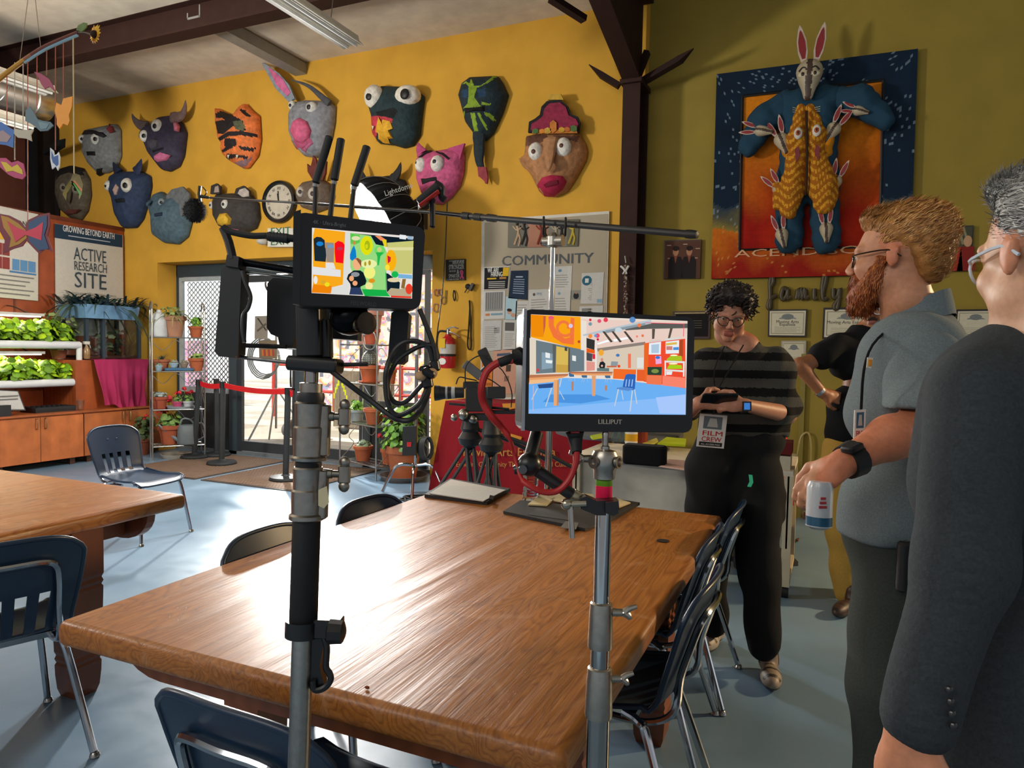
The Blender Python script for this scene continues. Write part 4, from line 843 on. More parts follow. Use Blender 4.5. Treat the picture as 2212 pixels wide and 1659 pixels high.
# --- family word sign
t = thing('word_sign', 'dark wooden cursive sign reading family below the rabbit artwork', 'sign', onY(1732, 655, YW-.02))
L = {'f': [(0, .75), (.12, 1.0), (.06, 1.25), (-.04, 1.0), (0, .3), (0, -.35), (-.1, -.3), (0, .1), (.3, .3)], 'a': [(.3, .55), (.1, .65), (0, .3), (.1, .05), (.28, .3), (.32, .6), (.32, .15), (.5, .2)], 'm': [(0, .1), (.08, .6), (.12, .1), (.24, .6), (.28, .1), (.4, .6), (.44, .15), (.6, .2)], 'i': [(0, .6), (.02, .1), (.15, .15)], 'l': [(0, .3), (.14, 1.1), (.04, 1.25), (-.02, .6), (.05, .05), (.25, .15)], 'y': [(0, .6), (.04, .15), (.22, .2), (.3, .6), (.28, 0), (.2, -.45), (.08, -.3), (.35, .2)]}
g = MB(); x = 1664.0
A = onY(1664, 645, YW-.035); sc = .17
w0 = 0
for ch_, adv in (('f', .55), ('a', .75), ('m', .85), ('i', .4), ('l', .5), ('y', .5)):
 g.tube([A+V(((w0+q[0])*sc*.98, .004*nz(w0, q[1]), q[1]*sc-.02)) for q in L[ch_]], .02, '43361c', 8, 4); w0 += adv
obj('lettering', g, 'satin', t)
# --- cork board
t = thing('bulletin_board', 'white framed fabric bulletin board headed COMMUNITY on the yellow wall', 'board', onY(1180, 860, YW-.01))
BQ = [(1043, 476), (1318, 457), (1308, 850), (1040, 866)]
g = MB(); wpoly(g, BQ, .0, .03, 'cfc9ba'); obj('frame', g, 'satin', t)
g = MB(); wpoly(g, [(1047, 481), (1314, 462), (1304, 846), (1044, 861)], .03, .003, 'b0a48e'); obj('fabric', g, 'fabric', t)
g = MB()
for ch_, x in zip('COMMUNITY', (1083, 1104, 1127, 1152, 1178, 1202, 1228, 1242, 1261)): pass
wtext(g, 'COMMUNITY', 1083, 574, 1280, 572, .105, '22303a', .036, bold=.02); obj('board_letters', g, 'satin', t)
# painted panel at the top of the board
t = thing('mural_board', 'dark painted panel with dancing figures pinned at the top of the bulletin board', 'picture', onY(1173, 535, YW-.04)); g = MB(); q = [(1099, 477), (1251, 474), (1248, 532), (1098, 535)]; wpoly(g, q, .034, .015, '4a4438')
F = UV(q);
for u0, u1, c in ((.0, .28, '55503c'), (.28, .56, 'a0603c'), (.56, .84, '6a6250'), (.84, 1, '4c4828')): wpoly(g, [F(u0, 0), F(u1, 0), F(u1, 1), F(u0, 1)], .0495, .001, c)
for u, c, s_ in ((.12, 'c8a888', .2), (.22, '2a2826', .25), (.45, '8a3828', .2), (.5, '24201e', .22), (.66, 'b8a890', .2), (.74, '2a2826', .2), (.9, 'c8b040', .2)):
 g.tube([onY(*F(u, .2), YW-.053), onY(*F(u+.02, .45), YW-.053), onY(*F(u-.03, .9), YW-.053)], .012, c, 6); g.tube([onY(*F(u+.02, .45), YW-.053), onY(*F(u+.05, .7), YW-.053), onY(*F(u+.03, .95), YW-.053)], .010, c, 6); g.tube([onY(*F(u-.06, .2), YW-.053), onY(*F(u, .35), YW-.053), onY(*F(u+.07, .25), YW-.053)], .007, c, 6); p = onY(*F(u, .13), YW-.055); g.sph(p, .016, '3a2a20', 8, 5)
obj('panel', g, 'satin', t)
def paper(label, q, base, extra=None, lines=0, lc='9a968c', group='papers pinned to the bulletin board', m=.12, l0=.2, l1=.92, off=.037):
 o = thing('pinned_paper', label, 'paper', onY((q[2][0]+q[3][0])/2, max(q[2][1], q[3][1]), YW-off), group); g = MB(); wpoly(g, q, off, .0015, base); F = UV(q)
 rr = random.Random(int(q[0][0]*7+q[0][1]))
 for k in range(lines):
  v = l0+(l1-l0)*k/lines; e = 1-m-rr.random()*.25; wpoly(g, [F(m, v), F(e, v), F(e, v+.35*(l1-l0)/lines), F(m, v+.35*(l1-l0)/lines)], off+.0018, .0004, lc)
 if extra: extra(g, F, off+.0018)
 obj('sheet', g, 'paper', o); return o
def T(g, F, s, u, v, u2, h, col, off, bold=.0): a = F(u, v); b = F(u2, v); wtext(g, s, a[0], a[1], b[0], b[1], h, col, off, bold=bold)
def R(g, F, u0, v0, u1, v1, col, off): wpoly(g, [F(u0, v0), F(u1, v0), F(u1, v1), F(u0, v1)], off, .0004, col)
paper('black flyer headed WE ARE HIRING on the bulletin board', [(1045, 577), (1102, 575), (1098, 625), (1044, 627)], 'cfcbc2', lambda g, F, o: (R(g, F, .03, .04, .97, .97, '191a1e', o), T(g, F, 'WE ARE', .15, .24, .58, .05, 'f0eee8', o+.001, .01), T(g, F, 'HIRING', .28, .42, .72, .05, 'f0eee8', o+.001, .01), R(g, F, .74, .05, .96, .42, 'e0b428', o+.001), R(g, F, .14, .48, .5, .54, 'd8b030', o+.001), R(g, F, .62, .46, .88, .54, 'b88850', o+.001), [R(g, F, .2, .64+.08*k, .85, .67+.08*k, 'c8c4bc', o+.001) for k in range(4)]))
paper('tilted navy blue flyer pinned beside the hiring notice', [(1104, 585), (1141, 584), (1140, 648), (1098, 644)], '1f3044', lambda g, F, o: [R(g, F, .2, .3+.08*k, .8, .33+.08*k, '8fa0b4', o) for k in range(7)]+[R(g, F, .3, .2, .7, .24, 'b8c4d0', o)])
paper('flyer with a snowy woodland picture under the hiring notice', [(1045, 629), (1092, 627), (1090, 688), (1044, 690)], 'c9c6bf', lambda g, F, o: (R(g, F, .08, .05, .9, .72, '8f8f8c', o), [R(g, F, .12+.1*k, .06, .14+.1*k, .65, '5a5450', o+.001) for k in range(8)], R(g, F, .1, .8, .3, .88, 'c87840', o), R(g, F, .35, .8, .9, .87, '7898a8', o)))
paper('white text sheet at the left edge below the woodland flyer', [(1043, 693), (1084, 692), (1082, 757), (1042, 759)], 'bdbcb8', lambda g, F, o: R(g, F, .6, .22, .9, .42, 'a0a09c', o), 12)
paper('light blue flyer with cartoon children peeking below the navy flyer', [(1093, 640), (1118, 645), (1115, 690), (1091, 690)], 'a8c4cc', lambda g, F, o: (blob(g, F, .35, .65, .2, .12, o, 'c89478'), blob(g, F, .7, .8, .2, .1, o, 'c89478'), blob(g, F, .35, .58, .22, .07, o+.001, '2a201c')))
paper('small white sheet between the blue cartoon flyer and the PMS letter', [(1115, 650), (1142, 650), (1140, 690), (1113, 690)], 'c4c2bb', None, 5)
paper('white sheet with a dark landscape photo left of the large monitor', [(1088, 691), (1116, 692), (1113, 756), (1086, 756)], 'c2c0ba', lambda g, F, o: R(g, F, .12, .08, .85, .36, '5c5854', o), 7, l0=.45)
paper('white letter with round seal left of the thin chrome stand', [(1142, 626), (1190, 624), (1188, 676), (1141, 680)], 'c6c3bc', lambda g, F, o: (blob(g, F, .25, .2, .06, .06, o, '5c5448'), T(g, F, 'PMS', .37, .24, .6, .03, '5c7c94', o)), 5, l0=.4)
paper('upper tall white letter pinned right of the thin chrome stand', [(1196, 576), (1236, 574), (1234, 628), (1195, 628)], 'cbc8c1', lambda g, F, o: blob(g, F, .35, .18, .1, .06, o, '6c90a8'), 6, l0=.35)
paper('lower white letter overlapping the tall one right of the thin stand', [(1195, 627), (1233, 626), (1231, 676), (1194, 676)], 'c8c5be', lambda g, F, o: blob(g, F, .35, .15, .08, .06, o, '7c98a8'), 5, l0=.35, off=.040)
paper('small photo of a person in a dark coat between the white letters', [(1235, 627), (1255, 627), (1254, 647), (1234, 647)], '8a8c84', lambda g, F, o: (blob(g, F, .5, .6, .3, .35, o, '26282c'), blob(g, F, .5, .25, .15, .15, o+.001, 'a8806c')))
paper('two column newsletter with a round teal badge near the right edge', [(1257, 590), (1305, 588), (1301, 656), (1254, 656)], 'c8c5be', lambda g, F, o: (blob(g, F, .24, .25, .22, .16, o, '2c6478', 18), R(g, F, .16, .18, .32, .32, 'd8dcd8', o+.001), R(g, F, .75, .85, .98, .97, '88a8b8', o)), 12, m=.5)
paper('white sheet with a small grey picture just above the large monitor', [(1252, 662), (1303, 660), (1302, 690), (1251, 692)], 'c6c3bc', lambda g, F, o: R(g, F, .1, .15, .5, .9, '8a8884', o), 4, m=.55, l0=.2)
paper('peach notice behind the cinema camera', [(1066, 757), (1120, 753), (1112, 850), (1062, 852)], 'c89880', lambda g, F, o: (R(g, F, .15, .08, .85, .14, '4c5870', o), R(g, F, .55, .35, .75, .5, '4a3a34', o), R(g, F, .5, .6, .7, .72, '8a6a5c', o)), 0)
paper('orange notice at the bottom left of the bulletin board', [(1041, 778), (1066, 778), (1064, 850), (1040, 850)], 'd07c34', lambda g, F, o: R(g, F, .3, .3, .7, .32, '3c2a1c', o), 3, 'a05c24')
# braver sign
t = thing('slogan_sign', 'small black slogan sign with a pink ribbon on the yellow wall', 'sign', onY(986, 606, YW-.02)); q = [(966, 562), (1007, 560), (1007, 605), (966, 607)]; g = MB(); wpoly(g, q, .0, .035, '232321'); obj('board', g, 'satin', t); F = UV(q); g = MB()
for s_, u, v, u2, h in (('BRAVER', .28, .2, .88, .035), ('STRONGER', .08, .45, .88, .045), ('&', .5, .66, .62, .045), ('SMARTER', .08, .85, .65, .042), ('THAN YOU THINK', .1, .96, .62, .016), ('THAN YOU SEEM', .1, .58, .45, .02), ('ALWAYS REMEMBER YOU ARE', .1, .08, .9, .015), ('THAN YOU BELIEVE', .1, .29, .85, .018)): T(g, F, s_, u, v, u2, h, 'c8c5ba', .036, .01)
obj('lettering', g, 'matte', t); g = MB(); g.tube([onY(*F(.7, .92), YW-.042), onY(*F(.82, .65), YW-.042), onY(*F(.76, .54), YW-.042), onY(*F(.71, .62), YW-.042), onY(*F(.86, .92), YW-.042)], .009, 'c85a80', 6, 5); obj('pink_ribbon', g, 'matte', t)
# small things hanging on the yellow wall
def hang(name, label, cat, pts, r, col, mat='matte', group='small items hung on the yellow wall', closed=False):
 g = MB(); g.tube([onY(x, y, YW-o) for x, y, o in pts], r, col, 7, 4, closed); return single(name, g, mat, label, cat, group)
hang('lanyard', 'long patterned lanyard loop hanging right of the fire extinguisher', 'lanyard', [(1014, 650, .02), (1015, 665, .03), (1012, 715, .03), (1010, 745, .03), (1014, 755, .03), (1018, 748, .03), (1017, 715, .03), (1015, 665, .04)], .009, '3a3420', closed=True)
hang('key_strap', 'short dark key strap on the yellow wall under the slogan sign', 'strap', [(980, 627, .02), (979, 640, .03), (982, 650, .03), (984, 638, .03), (981, 627, .02)], .006, '2c2a1c')
g = MB(); g.sph(onY(1011, 619, YW-.05), (.035, .03, .03), '1a1a1c', 8, 6); g.box(onY(1019, 620, YW-.05), (.03, .04, .08), '222226', Matrix.Rotation(.5, 3, 'Y')); g.tube([onY(1010, 622, YW-.04), onY(1004, 632, YW-.03)], .006, '2a2a28', 6, 1); single('key_bunch', g, 'satin', 'bunch of black keys hung left of the bulletin board', 'keys')
for x, y, r, lb in ((942, 632, .035, 'faint bead bracelet hung high beside the door edge'), (949, 631, .03, 'second bead bracelet hung beside the first by the door'), (941, 665, .045, 'pink round bracelet hung lowest by the door edge'), (957, 649, .04, 'red woven bracelet hung by the black cable')):
 c = onY(x, y, YW-.02); g = MB(); g.tube([c+V((r*.75*cos(2*PI*k/14), 0, r*sin(2*PI*k/14))) for k in range(14)], .006, ('a88450', 'a87868', 'b06c5c', 'a84848')[int(x) % 4], 6, 1, True); single('bracelet', g, 'satin', lb, 'bracelet', 'bracelets hung beside the doors')
hang('bead_string', 'thin green bead string hanging by the bracelets', 'beads', [(963, 627, .02), (962, 640, .02), (961, 655, .02)], .007, '8c8440')
# bead strands hung on the column
t = thing('bead_strand', 'strand of small bronze beads with a white ribbon bow on the steel column', 'beads', onY(1351, 690, 6.42)); g = MB(); rr = random.Random(4)
for k in range(150): v = rr.random(); g.sph(onY(1351+rr.uniform(-4, 4)*(.5+v*.6), 572+v*112, 6.40+rr.uniform(-.012, .012)), rr.uniform(.006, .010), rr.choice(['8a7a6c', '6a4a3c', 'a89a8c', '5a3a34']), 6, 4)
obj('beads', g, 'gloss', t); g = MB(); g.tube([onY(1341, 575, 6.39), onY(1347, 580, 6.38), onY(1351, 585, 6.38), onY(1358, 574, 6.38)], .01, 'd8d4cc', 6); g.tube([onY(1345, 592, 6.38), onY(1351, 585, 6.38), onY(1354, 592, 6.38)], .007, 'd8d4cc', 6); g.tube([onY(1350, 553, 6.4), onY(1352, 568, 6.39)], .006, 'a8a49c', 6, 1); obj('ribbon_bow', g, 'fabric', t)
# fire extinguisher
t = thing('fire_extinguisher', 'red fire extinguisher with yellow tag hung on the yellow wall', 'fire extinguisher', onY(967, 796, YW-.12)); c = onY(967, 796, YW-.13); zt = onY(967, 726, YW-.13).z-c.z
g = MB(); g.lathe(c, (0, 0, 1), [(.04, 0), (.078, .005), (.082, .03), (.082, zt*.82), (.07, zt*.92), (.035, zt), (.03, zt+.02)], 24, 'b01c22'); obj('cylinder', g, 'gloss', t)
g = MB(); g.lathe(c+V((0, 0, zt*.42)), (0, 0, 1), [(.0835, 0), (.0835, zt*.33)], 24, 'b8b4ac'); obj('white_label', g, 'paper', t); g = MB(); g.lathe(c+V((0, 0, zt*.38)), (0, 0, 1), [(.086, 0), (.086, .025)], 24, '151515'); obj('strap', g, 'rubber', t)
g = MB(); p = c+V((-.02, -.082, zt*.22)); g.prism([p+V((.045*cos(a), 0, .035*sin(a))) for a in np.linspace(0, 2*PI, 16)[:-1]], (0, -1, 0), .004, 'd8d4cc'); obj('round_sticker', g, 'paper', t)
g = MB(); g.box(c+V((-.02, -.09, zt*.78)), (.07, .004, .10), 'd0a828'); obj('inspection_tag', g, 'paper', t)
g = MB(); a = c+V((0, 0, zt+.02)); g.cyl(a, a+V((0, 0, .05)), .022, .018, 12, '7a7a78'); g.tube([a+V((-.02, 0, .05)), a+V((.06, -.01, .075)), a+V((.13, -.02, .06))], .009, 'c8c8c4', 6); g.tube([a+V((-.02, 0, .03)), a+V((.07, -.01, .01)), a+V((.15, -.02, -.03))], .009, 'c8c8c4', 6); obj('valve_handle', g, 'metal', t)
g = MB(); g.tube([a+V((-.02, 0, .03)), a+V((-.11, -.01, .02)), a+V((-.13, -.01, -.12)), c+V((-.10, -.01, zt*.35)), c+V((-.095, -.01, zt*.2))], .012, '16161a', 8); obj('hose', g, 'rubber', t)
# sockets and conduit low on the green wall
def outlet(x, y, label):
 t = thing('wall_socket', label, 'socket', onY(x, y+14, YW-.02)); c = onY(x, y, YW-.012); g = MB(); g.box(c, (.09, .012, .13), 'b8a878'); obj('plate', g, 'satin', t); g = MB()
 for dz in (-.03, .03): g.cyl(c+V((0, -.005, dz)), c+V((0, -.010, dz)), .017, .017, 12, '8c7c54')
 obj('socket_face', g, 'satin', t); return t
outlet(1719, 996, 'upper beige double socket on the wall right of the red chair'); ot = outlet(1737, 1106, 'lower beige socket with a black plug above the floor by the desk')
g = MB(); g.tube([onY(1738, 1108, YW-.03), onY(1738, 1110, YW-.07), onY(1736, 1135, YW-.08), onY(1735, 1150, YW-.2), onZ(1722, 1168, .02)], .008, '6a3418', 6); obj('plug_and_cord', g, 'cable', ot, 'brown cord with plug')
g = MB(); g.tube([onY(1722, 985, YW-.03), onY(1730, 945, YW-.04), onY(1745, 935, YW-.04), onY(1752, 960, YW-.04), onY(1750, 1030, YW-.03)], .009, 'b8a060', 6); single('loop_cord', g, 'cable', 'pale yellow cord looping up the wall from the upper socket', 'cord')
g = MB(); g.bb((onY(1734, 700, YW).x, YW-.04, 0), (onY(1745, 700, YW).x, YW, 1.45), '8a7a30'); struct('trim_10_conduit', g, 'satin')
# ================================================================ left side: partition, cabinets, grow rack, plants
XP = -8.8; CF = -8.05; WOOD = 'a8502a'
g = MB(); g.bb((XP-.08, .5, 0), (XP, YW-.01, 2.96), '94431f'); g.bb((XP-.10, .5, 2.94), (XP+.01, YW-.01, 2.99), '6b3018')
for y in (1.6, 2.85, 4.1, 5.35): g.bb((XP-.001, y-.01, 0), (XP+.008, y+.01, 2.95), '6e2f16')
struct('wall_partition', g, 'wood')
def xpq(q, off): return [onX(x, y, XP+off) for x, y in q]
def panel(name, label, q, base, cat='poster', off=.012, th=.012):
 P = xpq(q, off); t = thing(name, label, cat, (P[3]+P[2])/2); g = MB(); g.prism(P, (1, 0, 0), th, base); obj('board', g, 'paper', t); return t
def xrect(g, q, u0, v0, u1, v1, col, off=.027, th=.002):
 F = UV(q); g.prism([onX(*F(u, v), XP+off) for u, v in ((u0, v0), (u1, v0), (u1, v1), (u0, v1))], (1, 0, 0), th, col)
def xtext(g, q, s, u, v, u2, h, col, off=.0295, bold=0.):
 F = UV(q); a = onX(*F(u, v), XP+off); b = onX(*F(u2, v), XP+off); a.z = b.z = (a.z+b.z)/2; g.text(s, a, (0, 1, 0), (0, 0, 1), h, col, .001, width=(b-a).length, bold=bold)
q = [(118, 483), (264, 508), (266, 722), (120, 728)]
t = panel('research_poster', 'tall white poster reading ACTIVE RESEARCH SITE on the wooden partition', q, 'c9c4b8'); g = MB(); xrect(g, q, 0, 0, 1, .125, '22384c'); obj('navy_header', g, 'paper', t)
g = MB(); xtext(g, q, 'GROWING BEYOND EARTH', .12, .055, .88, .085, 'e4e4e0', .031, .012); xrect(g, q, .2, .084, .82, .092, 'b8c0c8', .031, .001)
for s_, u, v, u2, h in (('ACTIVE', .28, .30, .76, .17), ('RESEARCH', .28, .395, .76, .12), ('SITE', .28, .555, .75, .21)): xtext(g, q, s_, u, v, u2, h, '3c4850')
xtext(g, q, 'This school is actively testing edible plants cultivars to', .15, .62, .9, .035, '6c6c68'); xtext(g, q, 'send responses to NASA. Plants will be grown', .12, .66, .9, .035, '6c6c68'); xtext(g, q, 'plants will be considered for the final', .14, .70, .86, .035, '6c6c68'); obj('lettering', g, 'matte', t)
q = [(-70, 430), (81, 463), (81, 650), (-70, 636)]
t = panel('plant_poster', 'white plant poster with yellow, brown and blue squares at the left edge', q, 'c8c4ba'); g = MB(); xrect(g, q, .05, .2, .84, .36, 'd8a83c'); xrect(g, q, .52, .205, .83, .27, 'e0b848', .03)
for i in range(5):
 for j in range(2): xrect(g, q, .06+.11*i, .40+.15*j, .16+.11*i, .53+.15*j, '8a3c38')
for i in range(3): xrect(g, q, .64+.115*i, .555, .74+.115*i, .68, '5c8cb8')
xrect(g, q, .6, .69, .98, .71, '4c7cac')
for k in range(5): xrect(g, q, .1, .74+.05*k, .95-.06*(k % 3), .755+.05*k, '7c7a74')
obj('colour_blocks', g, 'paper', t); g = MB(); xtext(g, q, 'IN PLANTS', .52, .175, .93, .07, '4c4840'); obj('lettering', g, 'matte', t)
# cabinets
def cabinet(y0, y1, label, handles=True):
 t = thing('storage_cabinet', label, 'cabinet', (CF-.3, (y0+y1)/2, 0), 'wood veneer cabinets along the partition'); g = MB(); g.bb((XP+.01, y0, .08), (CF-.02, y1, .60), 'b0602e'); obj('body', g, 'wood', t)
 for yy in (y0+.1, y1-.1): g = MB(); g.bb((CF-.12, yy-.03, 0), (CF-.06, yy+.03, .08), '4a2c1c'); obj('foot', g, 'wood', t)
 m_ = (y0+y1)/2
 for a, b, hy in ((y0+.004, m_-.003, m_-.05), (m_+.003, y1-.004, m_+.05)):
  g = MB(); g.bb((CF-.02, a, .085), (CF, b, .585), 'bb6a38'); d = obj('door', g, 'wood', t); g = MB(); g.tube([V((CF, hy, .46)), V((CF+.03, hy, .465)), V((CF+.03, hy, .565)), V((CF, hy, .57))], .006, 'c8a070', 6, 3); obj('handle', g, 'metal', d)
 return t
ya = onX(182, 985, CF).y; yb = onX(89, 990, CF).y; wid = 2*(ya-yb)
cabinet(ya-wid, ya-.004, 'left two-door veneer cabinet below the grow rack, with pale loop handles')
cabinet(ya+.004, YW-.04, 'right two-door veneer cabinet below the pink cloth, partly behind the lone chair')
cabinet(ya-2*wid-.01, ya-wid-.008, 'veneer cabinet at the far left edge of the picture') if onX(0, 990, CF).y < ya-wid else None
g = MB(); g.bb((XP+.01, ya-2*wid, .602), (CF+.02, YW-.04, .625), 'a85a2e'); single('cabinet_top', g, 'wood', 'long veneer worktop lying over the cabinets below the grow rack', 'worktop')
ZT_ = .626
# wooden box with the terrarium and cloth
yb0, yb1 = onX(163, 800, -8.2).y, onX(318, 800, -8.2).y
g = MB(); g.bb((XP+.02, yb0, ZT_), (-8.2, yb1, 1.22), '9a4c24'); single('wooden_crate', g, 'wood', 'tall wooden box on the cabinet, mostly covered by the pink cloth', 'box')
yc0, yc1 = onX(200, 800, -8.17).y, onX(318, 800, -8.17).y
g = MB(); nu, nv = 60, 40
def cloth(u, v):
 y = yc0+(yc1-yc0)*u; fold = .035*sin(u*22+1.5*sin(v*3))*min(1, v*1.6)+.02*sin(u*47+v*2); bot = .60+.10*sin(u*3.1)-.12*(1-u)*0
 drop = (.56+.11*sin(max(0, (u-.25))*4.2))
 if v < .12: return V((-8.6+(.42)*v/.12+.0, y, 1.228+.004*sin(u*30)))
 k = (v-.12)/.88; yy = y+(.5-u)*.16*k; return V((-8.175+.05*k+fold*k+.03, yy, 1.228-drop*k))
g.grid(cloth, nu, nv, 'a8305a'); o = single('pink_cloth', g, 'fabric', 'crumpled pink cloth hanging over the wooden box under the terrarium', 'cloth')
def leaves(g, c, n, spread, size, cols, seed, mode='round', up=.3, curl=.3):
 rr = random.Random(seed); c = V(c)
 for k in range(n):
  a = rr.random()*2*PI; e_ = rr.random()**.6; p = c+V((cos(a)*spread[0]*e_, sin(a)*spread[1]*e_, rr.random()*spread[2]))
  if mode == 'blade':
   d = V((cos(a), sin(a), up+rr.uniform(-.2, .8))).normalized(); L_ = size*rr.uniform(.6, 1.2); w = L_*.045; s_ = d.cross(V((0, 0, 1))).normalized()*w; pts = []
   for q in range(6):
    t = q/5; pts.append((c+V((cos(a)*spread[0]*.3, sin(a)*spread[1]*.3, 0))+V((rr.uniform(-1, 1)*spread[0]*.0, 0, 0))+d*L_*t-V((0, 0, L_*curl*2*t*t)), 1-.9*t**2))
   if spread[1] > .1: off = V((rr.uniform(-1, 1)*spread[0], rr.uniform(-1, 1)*spread[1], 0)); pts = [(x+off, w_) for x, w_ in pts]
   vs = []; [vs.extend((x-s_*w_, x+s_*w_)) for x, w_ in pts]; vs = [V((max(q.x, -8.77), min(q.y, 6.77), q.z)) if q.x < -8.1 else q for q in vs]; g.add(vs, [(2*i, 2*i+1, 2*i+3, 2*i+2) for i in range(5)], rr.choice(cols), True)
  else:
   n_ = V((cos(a)*.7, sin(a)*.7, rr.uniform(.2, 1))).normalized(); x, y, _ = frame_of(n_); s_ = size*rr.uniform(.6, 1.2); vs = []
   m_ = 7
   for q in range(m_): t = 2*PI*q/m_; rad_ = s_*(.5 if mode == 'round' else (.22+.3*abs(cos(t))**1.5)); vs.append(p+(x*cos(t)+y*sin(t))*rad_+n_*(-.25*rad_*abs(cos(t))))
   vs.append(p+n_*s_*.08); g.add(vs, [(q, (q+1) % m_, m_) for q in range(m_)], rr.choice(cols), True)
 return g
# terrarium and blue planter
t = thing('terrarium', 'clear terrarium with dark corner posts on the box above the pink cloth', 'terrarium', (-8.42, (yb0+yb1)/2, 1.232)); y0, y1 = onX(187, 760, -8.28).y, onX(300, 760, -8.28).y; zt = onX(240, 690, -8.28).z
for x, y in ((-8.28, y0), (-8.28, y0+.30*(y1-y0)), (-8.28, y1), (-8.7, y0), (-8.7, y1)): g = MB(); g.bb((x-.02, y-.02, 1.232), (x+.02, y+.02, zt), '2c3b46'); obj('corner_post', g, 'plastic', t)
GL2 = glass_mat('terrarium_glass', (.9, .96, .97))
g = MB(); g.bb((-8.69, y0, 1.25), (-8.29, y1, zt-.01), 'ffffff'); obj('clear_walls', g, GL2, t)
g = MB(); leaves(g, (-8.5, (y0+y1)/2+.1, 1.3), 60, (.1, .22, .3), .09, ['6c7c4c', '8a8c64', '5c6c4c', '9a7c5c'], 5, 'long'); obj('plants_inside', g, 'leaf', t); g = MB(); g.bb((-8.68, y0+.02, 1.235), (-8.3, y1-.02, 1.27), '4a2c22'); obj('soil_tray', g, 'matte', t)
t = thing('planter_box', 'blue planter box of dark spider plants on top of the terrarium', 'planter', (-8.42, (y0+y1)/2, zt)); g = MB(); ya_, yb_ = onX(184, 680, -8.2).y, onX(302, 680, -8.2).y; zz = onX(240, 660, -8.2).z
r0 = [V((-8.68, ya_+.02, zt+.002)), V((-8.22, ya_+.02, zt+.002)), V((-8.22, yb_-.02, zt+.002)), V((-8.68, yb_-.02, zt+.002))]; r1 = [V((-8.7, ya_, zz)), V((-8.2, ya_, zz)), V((-8.2, yb_, zz)), V((-8.7, yb_, zz))]; g.loft([r0, r1], '6b96b8', False); obj('box', g, 'satin', t)
g = MB(); leaves(g, (-8.45, (ya_+yb_)/2, zz), 230, (.2, .36, .1), .42, ['2c4038', '34505a', '24343c', '3f5a4c', '1e2e34'], 7, 'blade', .55, .25); leaves(g, (-8.35, (ya_+yb_)/2, zz-.02), 40, (.12, .4, .1), .5, ['3c5244', '4c6444'], 8, 'blade', .1, .45); obj('spider_plants', g, 'leaf', t)
t = thing('trailing_plant', 'pale green trailing plant hanging left of the terrarium', 'plant', (-8.4, y0-.2, 1.24)); g = MB(); g.lathe((-8.45, y0-.22, 1.232), (0, 0, 1), [(.06, 0), (.08, .1)], 14, '7a4430'); obj('pot', g, 'matte', t); g = MB(); leaves(g, (-8.45, y0-.22, 1.35), 110, (.16, .24, .42), .10, ['7c8c54', '6c8458', '94a06c'], 9, 'long'); obj('foliage', g, 'leaf', t)
def spray(x, y, label, c):
 p = onX(x, y, -8.24); p.z = 1.232 if y < 800 else ZT_; t = thing('spray_bottle', label, 'bottle', p, 'spray bottles beside the terrarium'); g = MB(); g.lathe(p, (0, 0, 1), [(.035, 0), (.04, .02), (.04, .11), (.015, .16), (.015, .175)], 16, c); obj('bottle', g, 'gloss', t)
 g = MB(); g.box(p+V((0, 0, .195)), (.03, .07, .035), 'c8c4b8'); g.tube([p+V((0, .02, .18)), p+V((0, .045, .16)), p+V((0, .05, .13))], .005, 'c8c4b8', 6); obj('trigger_head', g, 'satin', t)
spray(187, 776, 'amber spray bottle standing left of the terrarium', '8a6a44');
# grow rack
XR_ = -8.25; t = thing('grow_rack', 'two-tier white pipe grow rack lit by lamps on the cabinets at the left edge', 'plant rack', (XR_-.15, 5.0, ZT_)); zt1 = onX(120, 745, XR_).z; zt2 = onX(120, 827, XR_).z; ye = onX(171, 760, XR_).y
for x in (XR_, XR_-.34):
 for z in (zt1, zt2): g = MB(); g.cyl((x, 3.2, z), (x, ye, z), .045, .045, 14, 'd2d6d8'); obj('pipe', g, 'pvc', t)
 for yy in (ye, 3.6): g = MB(); g.cyl((x, yy, ZT_), (x, yy, zt1+.03), .032, .032, 12, 'd8dad8'); obj('upright', g, 'pvc', t)
for z in (zt1, zt2):
 g = MB(); g.bb((XR_-.32, 3.3, z-.0), (XR_-.02, ye-.05, z+.03), 'c0c4c0'); obj('trough', g, 'pvc', t)
def growlamp(z, label):
 t = thing('grow_lamp', label, 'lamp', (XR_-.2, 5.0, z), 'grow lamps over the lettuce'); g = MB(); g.bb((XR_-.26, 3.9, z+.02), (XR_-.06, onX(104, 690, XR_).y, z+.05), 'b8b4b0'); obj('reflector', g, 'satin', t); g = MB(); g.bb((XR_-.24, 3.92, z+.008), (XR_-.08, onX(104, 690, XR_).y-.03, z+.018), 'ffe8d8'); g.c = [(9, 7.6, 6.6)]*6; obj('tube', g, 'emit', t)
 for yy in (4.9, 5.25): g = MB(); g.tube([V((XR_-.16, yy, z+.05)), V((XR_-.3, yy-.05, z+.12)), V((XP+.02, yy, z+.14))], .008, '3a2a22', 6, 2); obj('bracket', g, 'satin', t)
 area('grow_light_'+label[:5].strip(), (XR_-.16, 4.7, z-.01), (XR_-.16, 4.7, 0), .2, 16, (1, .86, .72), 1.4)
growlamp(onX(60, 686, XR_-.16).z, 'upper grow lamp over the top tier of lettuce'); growlamp(onX(60, 768, XR_-.16).z, 'lower grow lamp over the second tier of lettuce')
rr = random.Random(12)
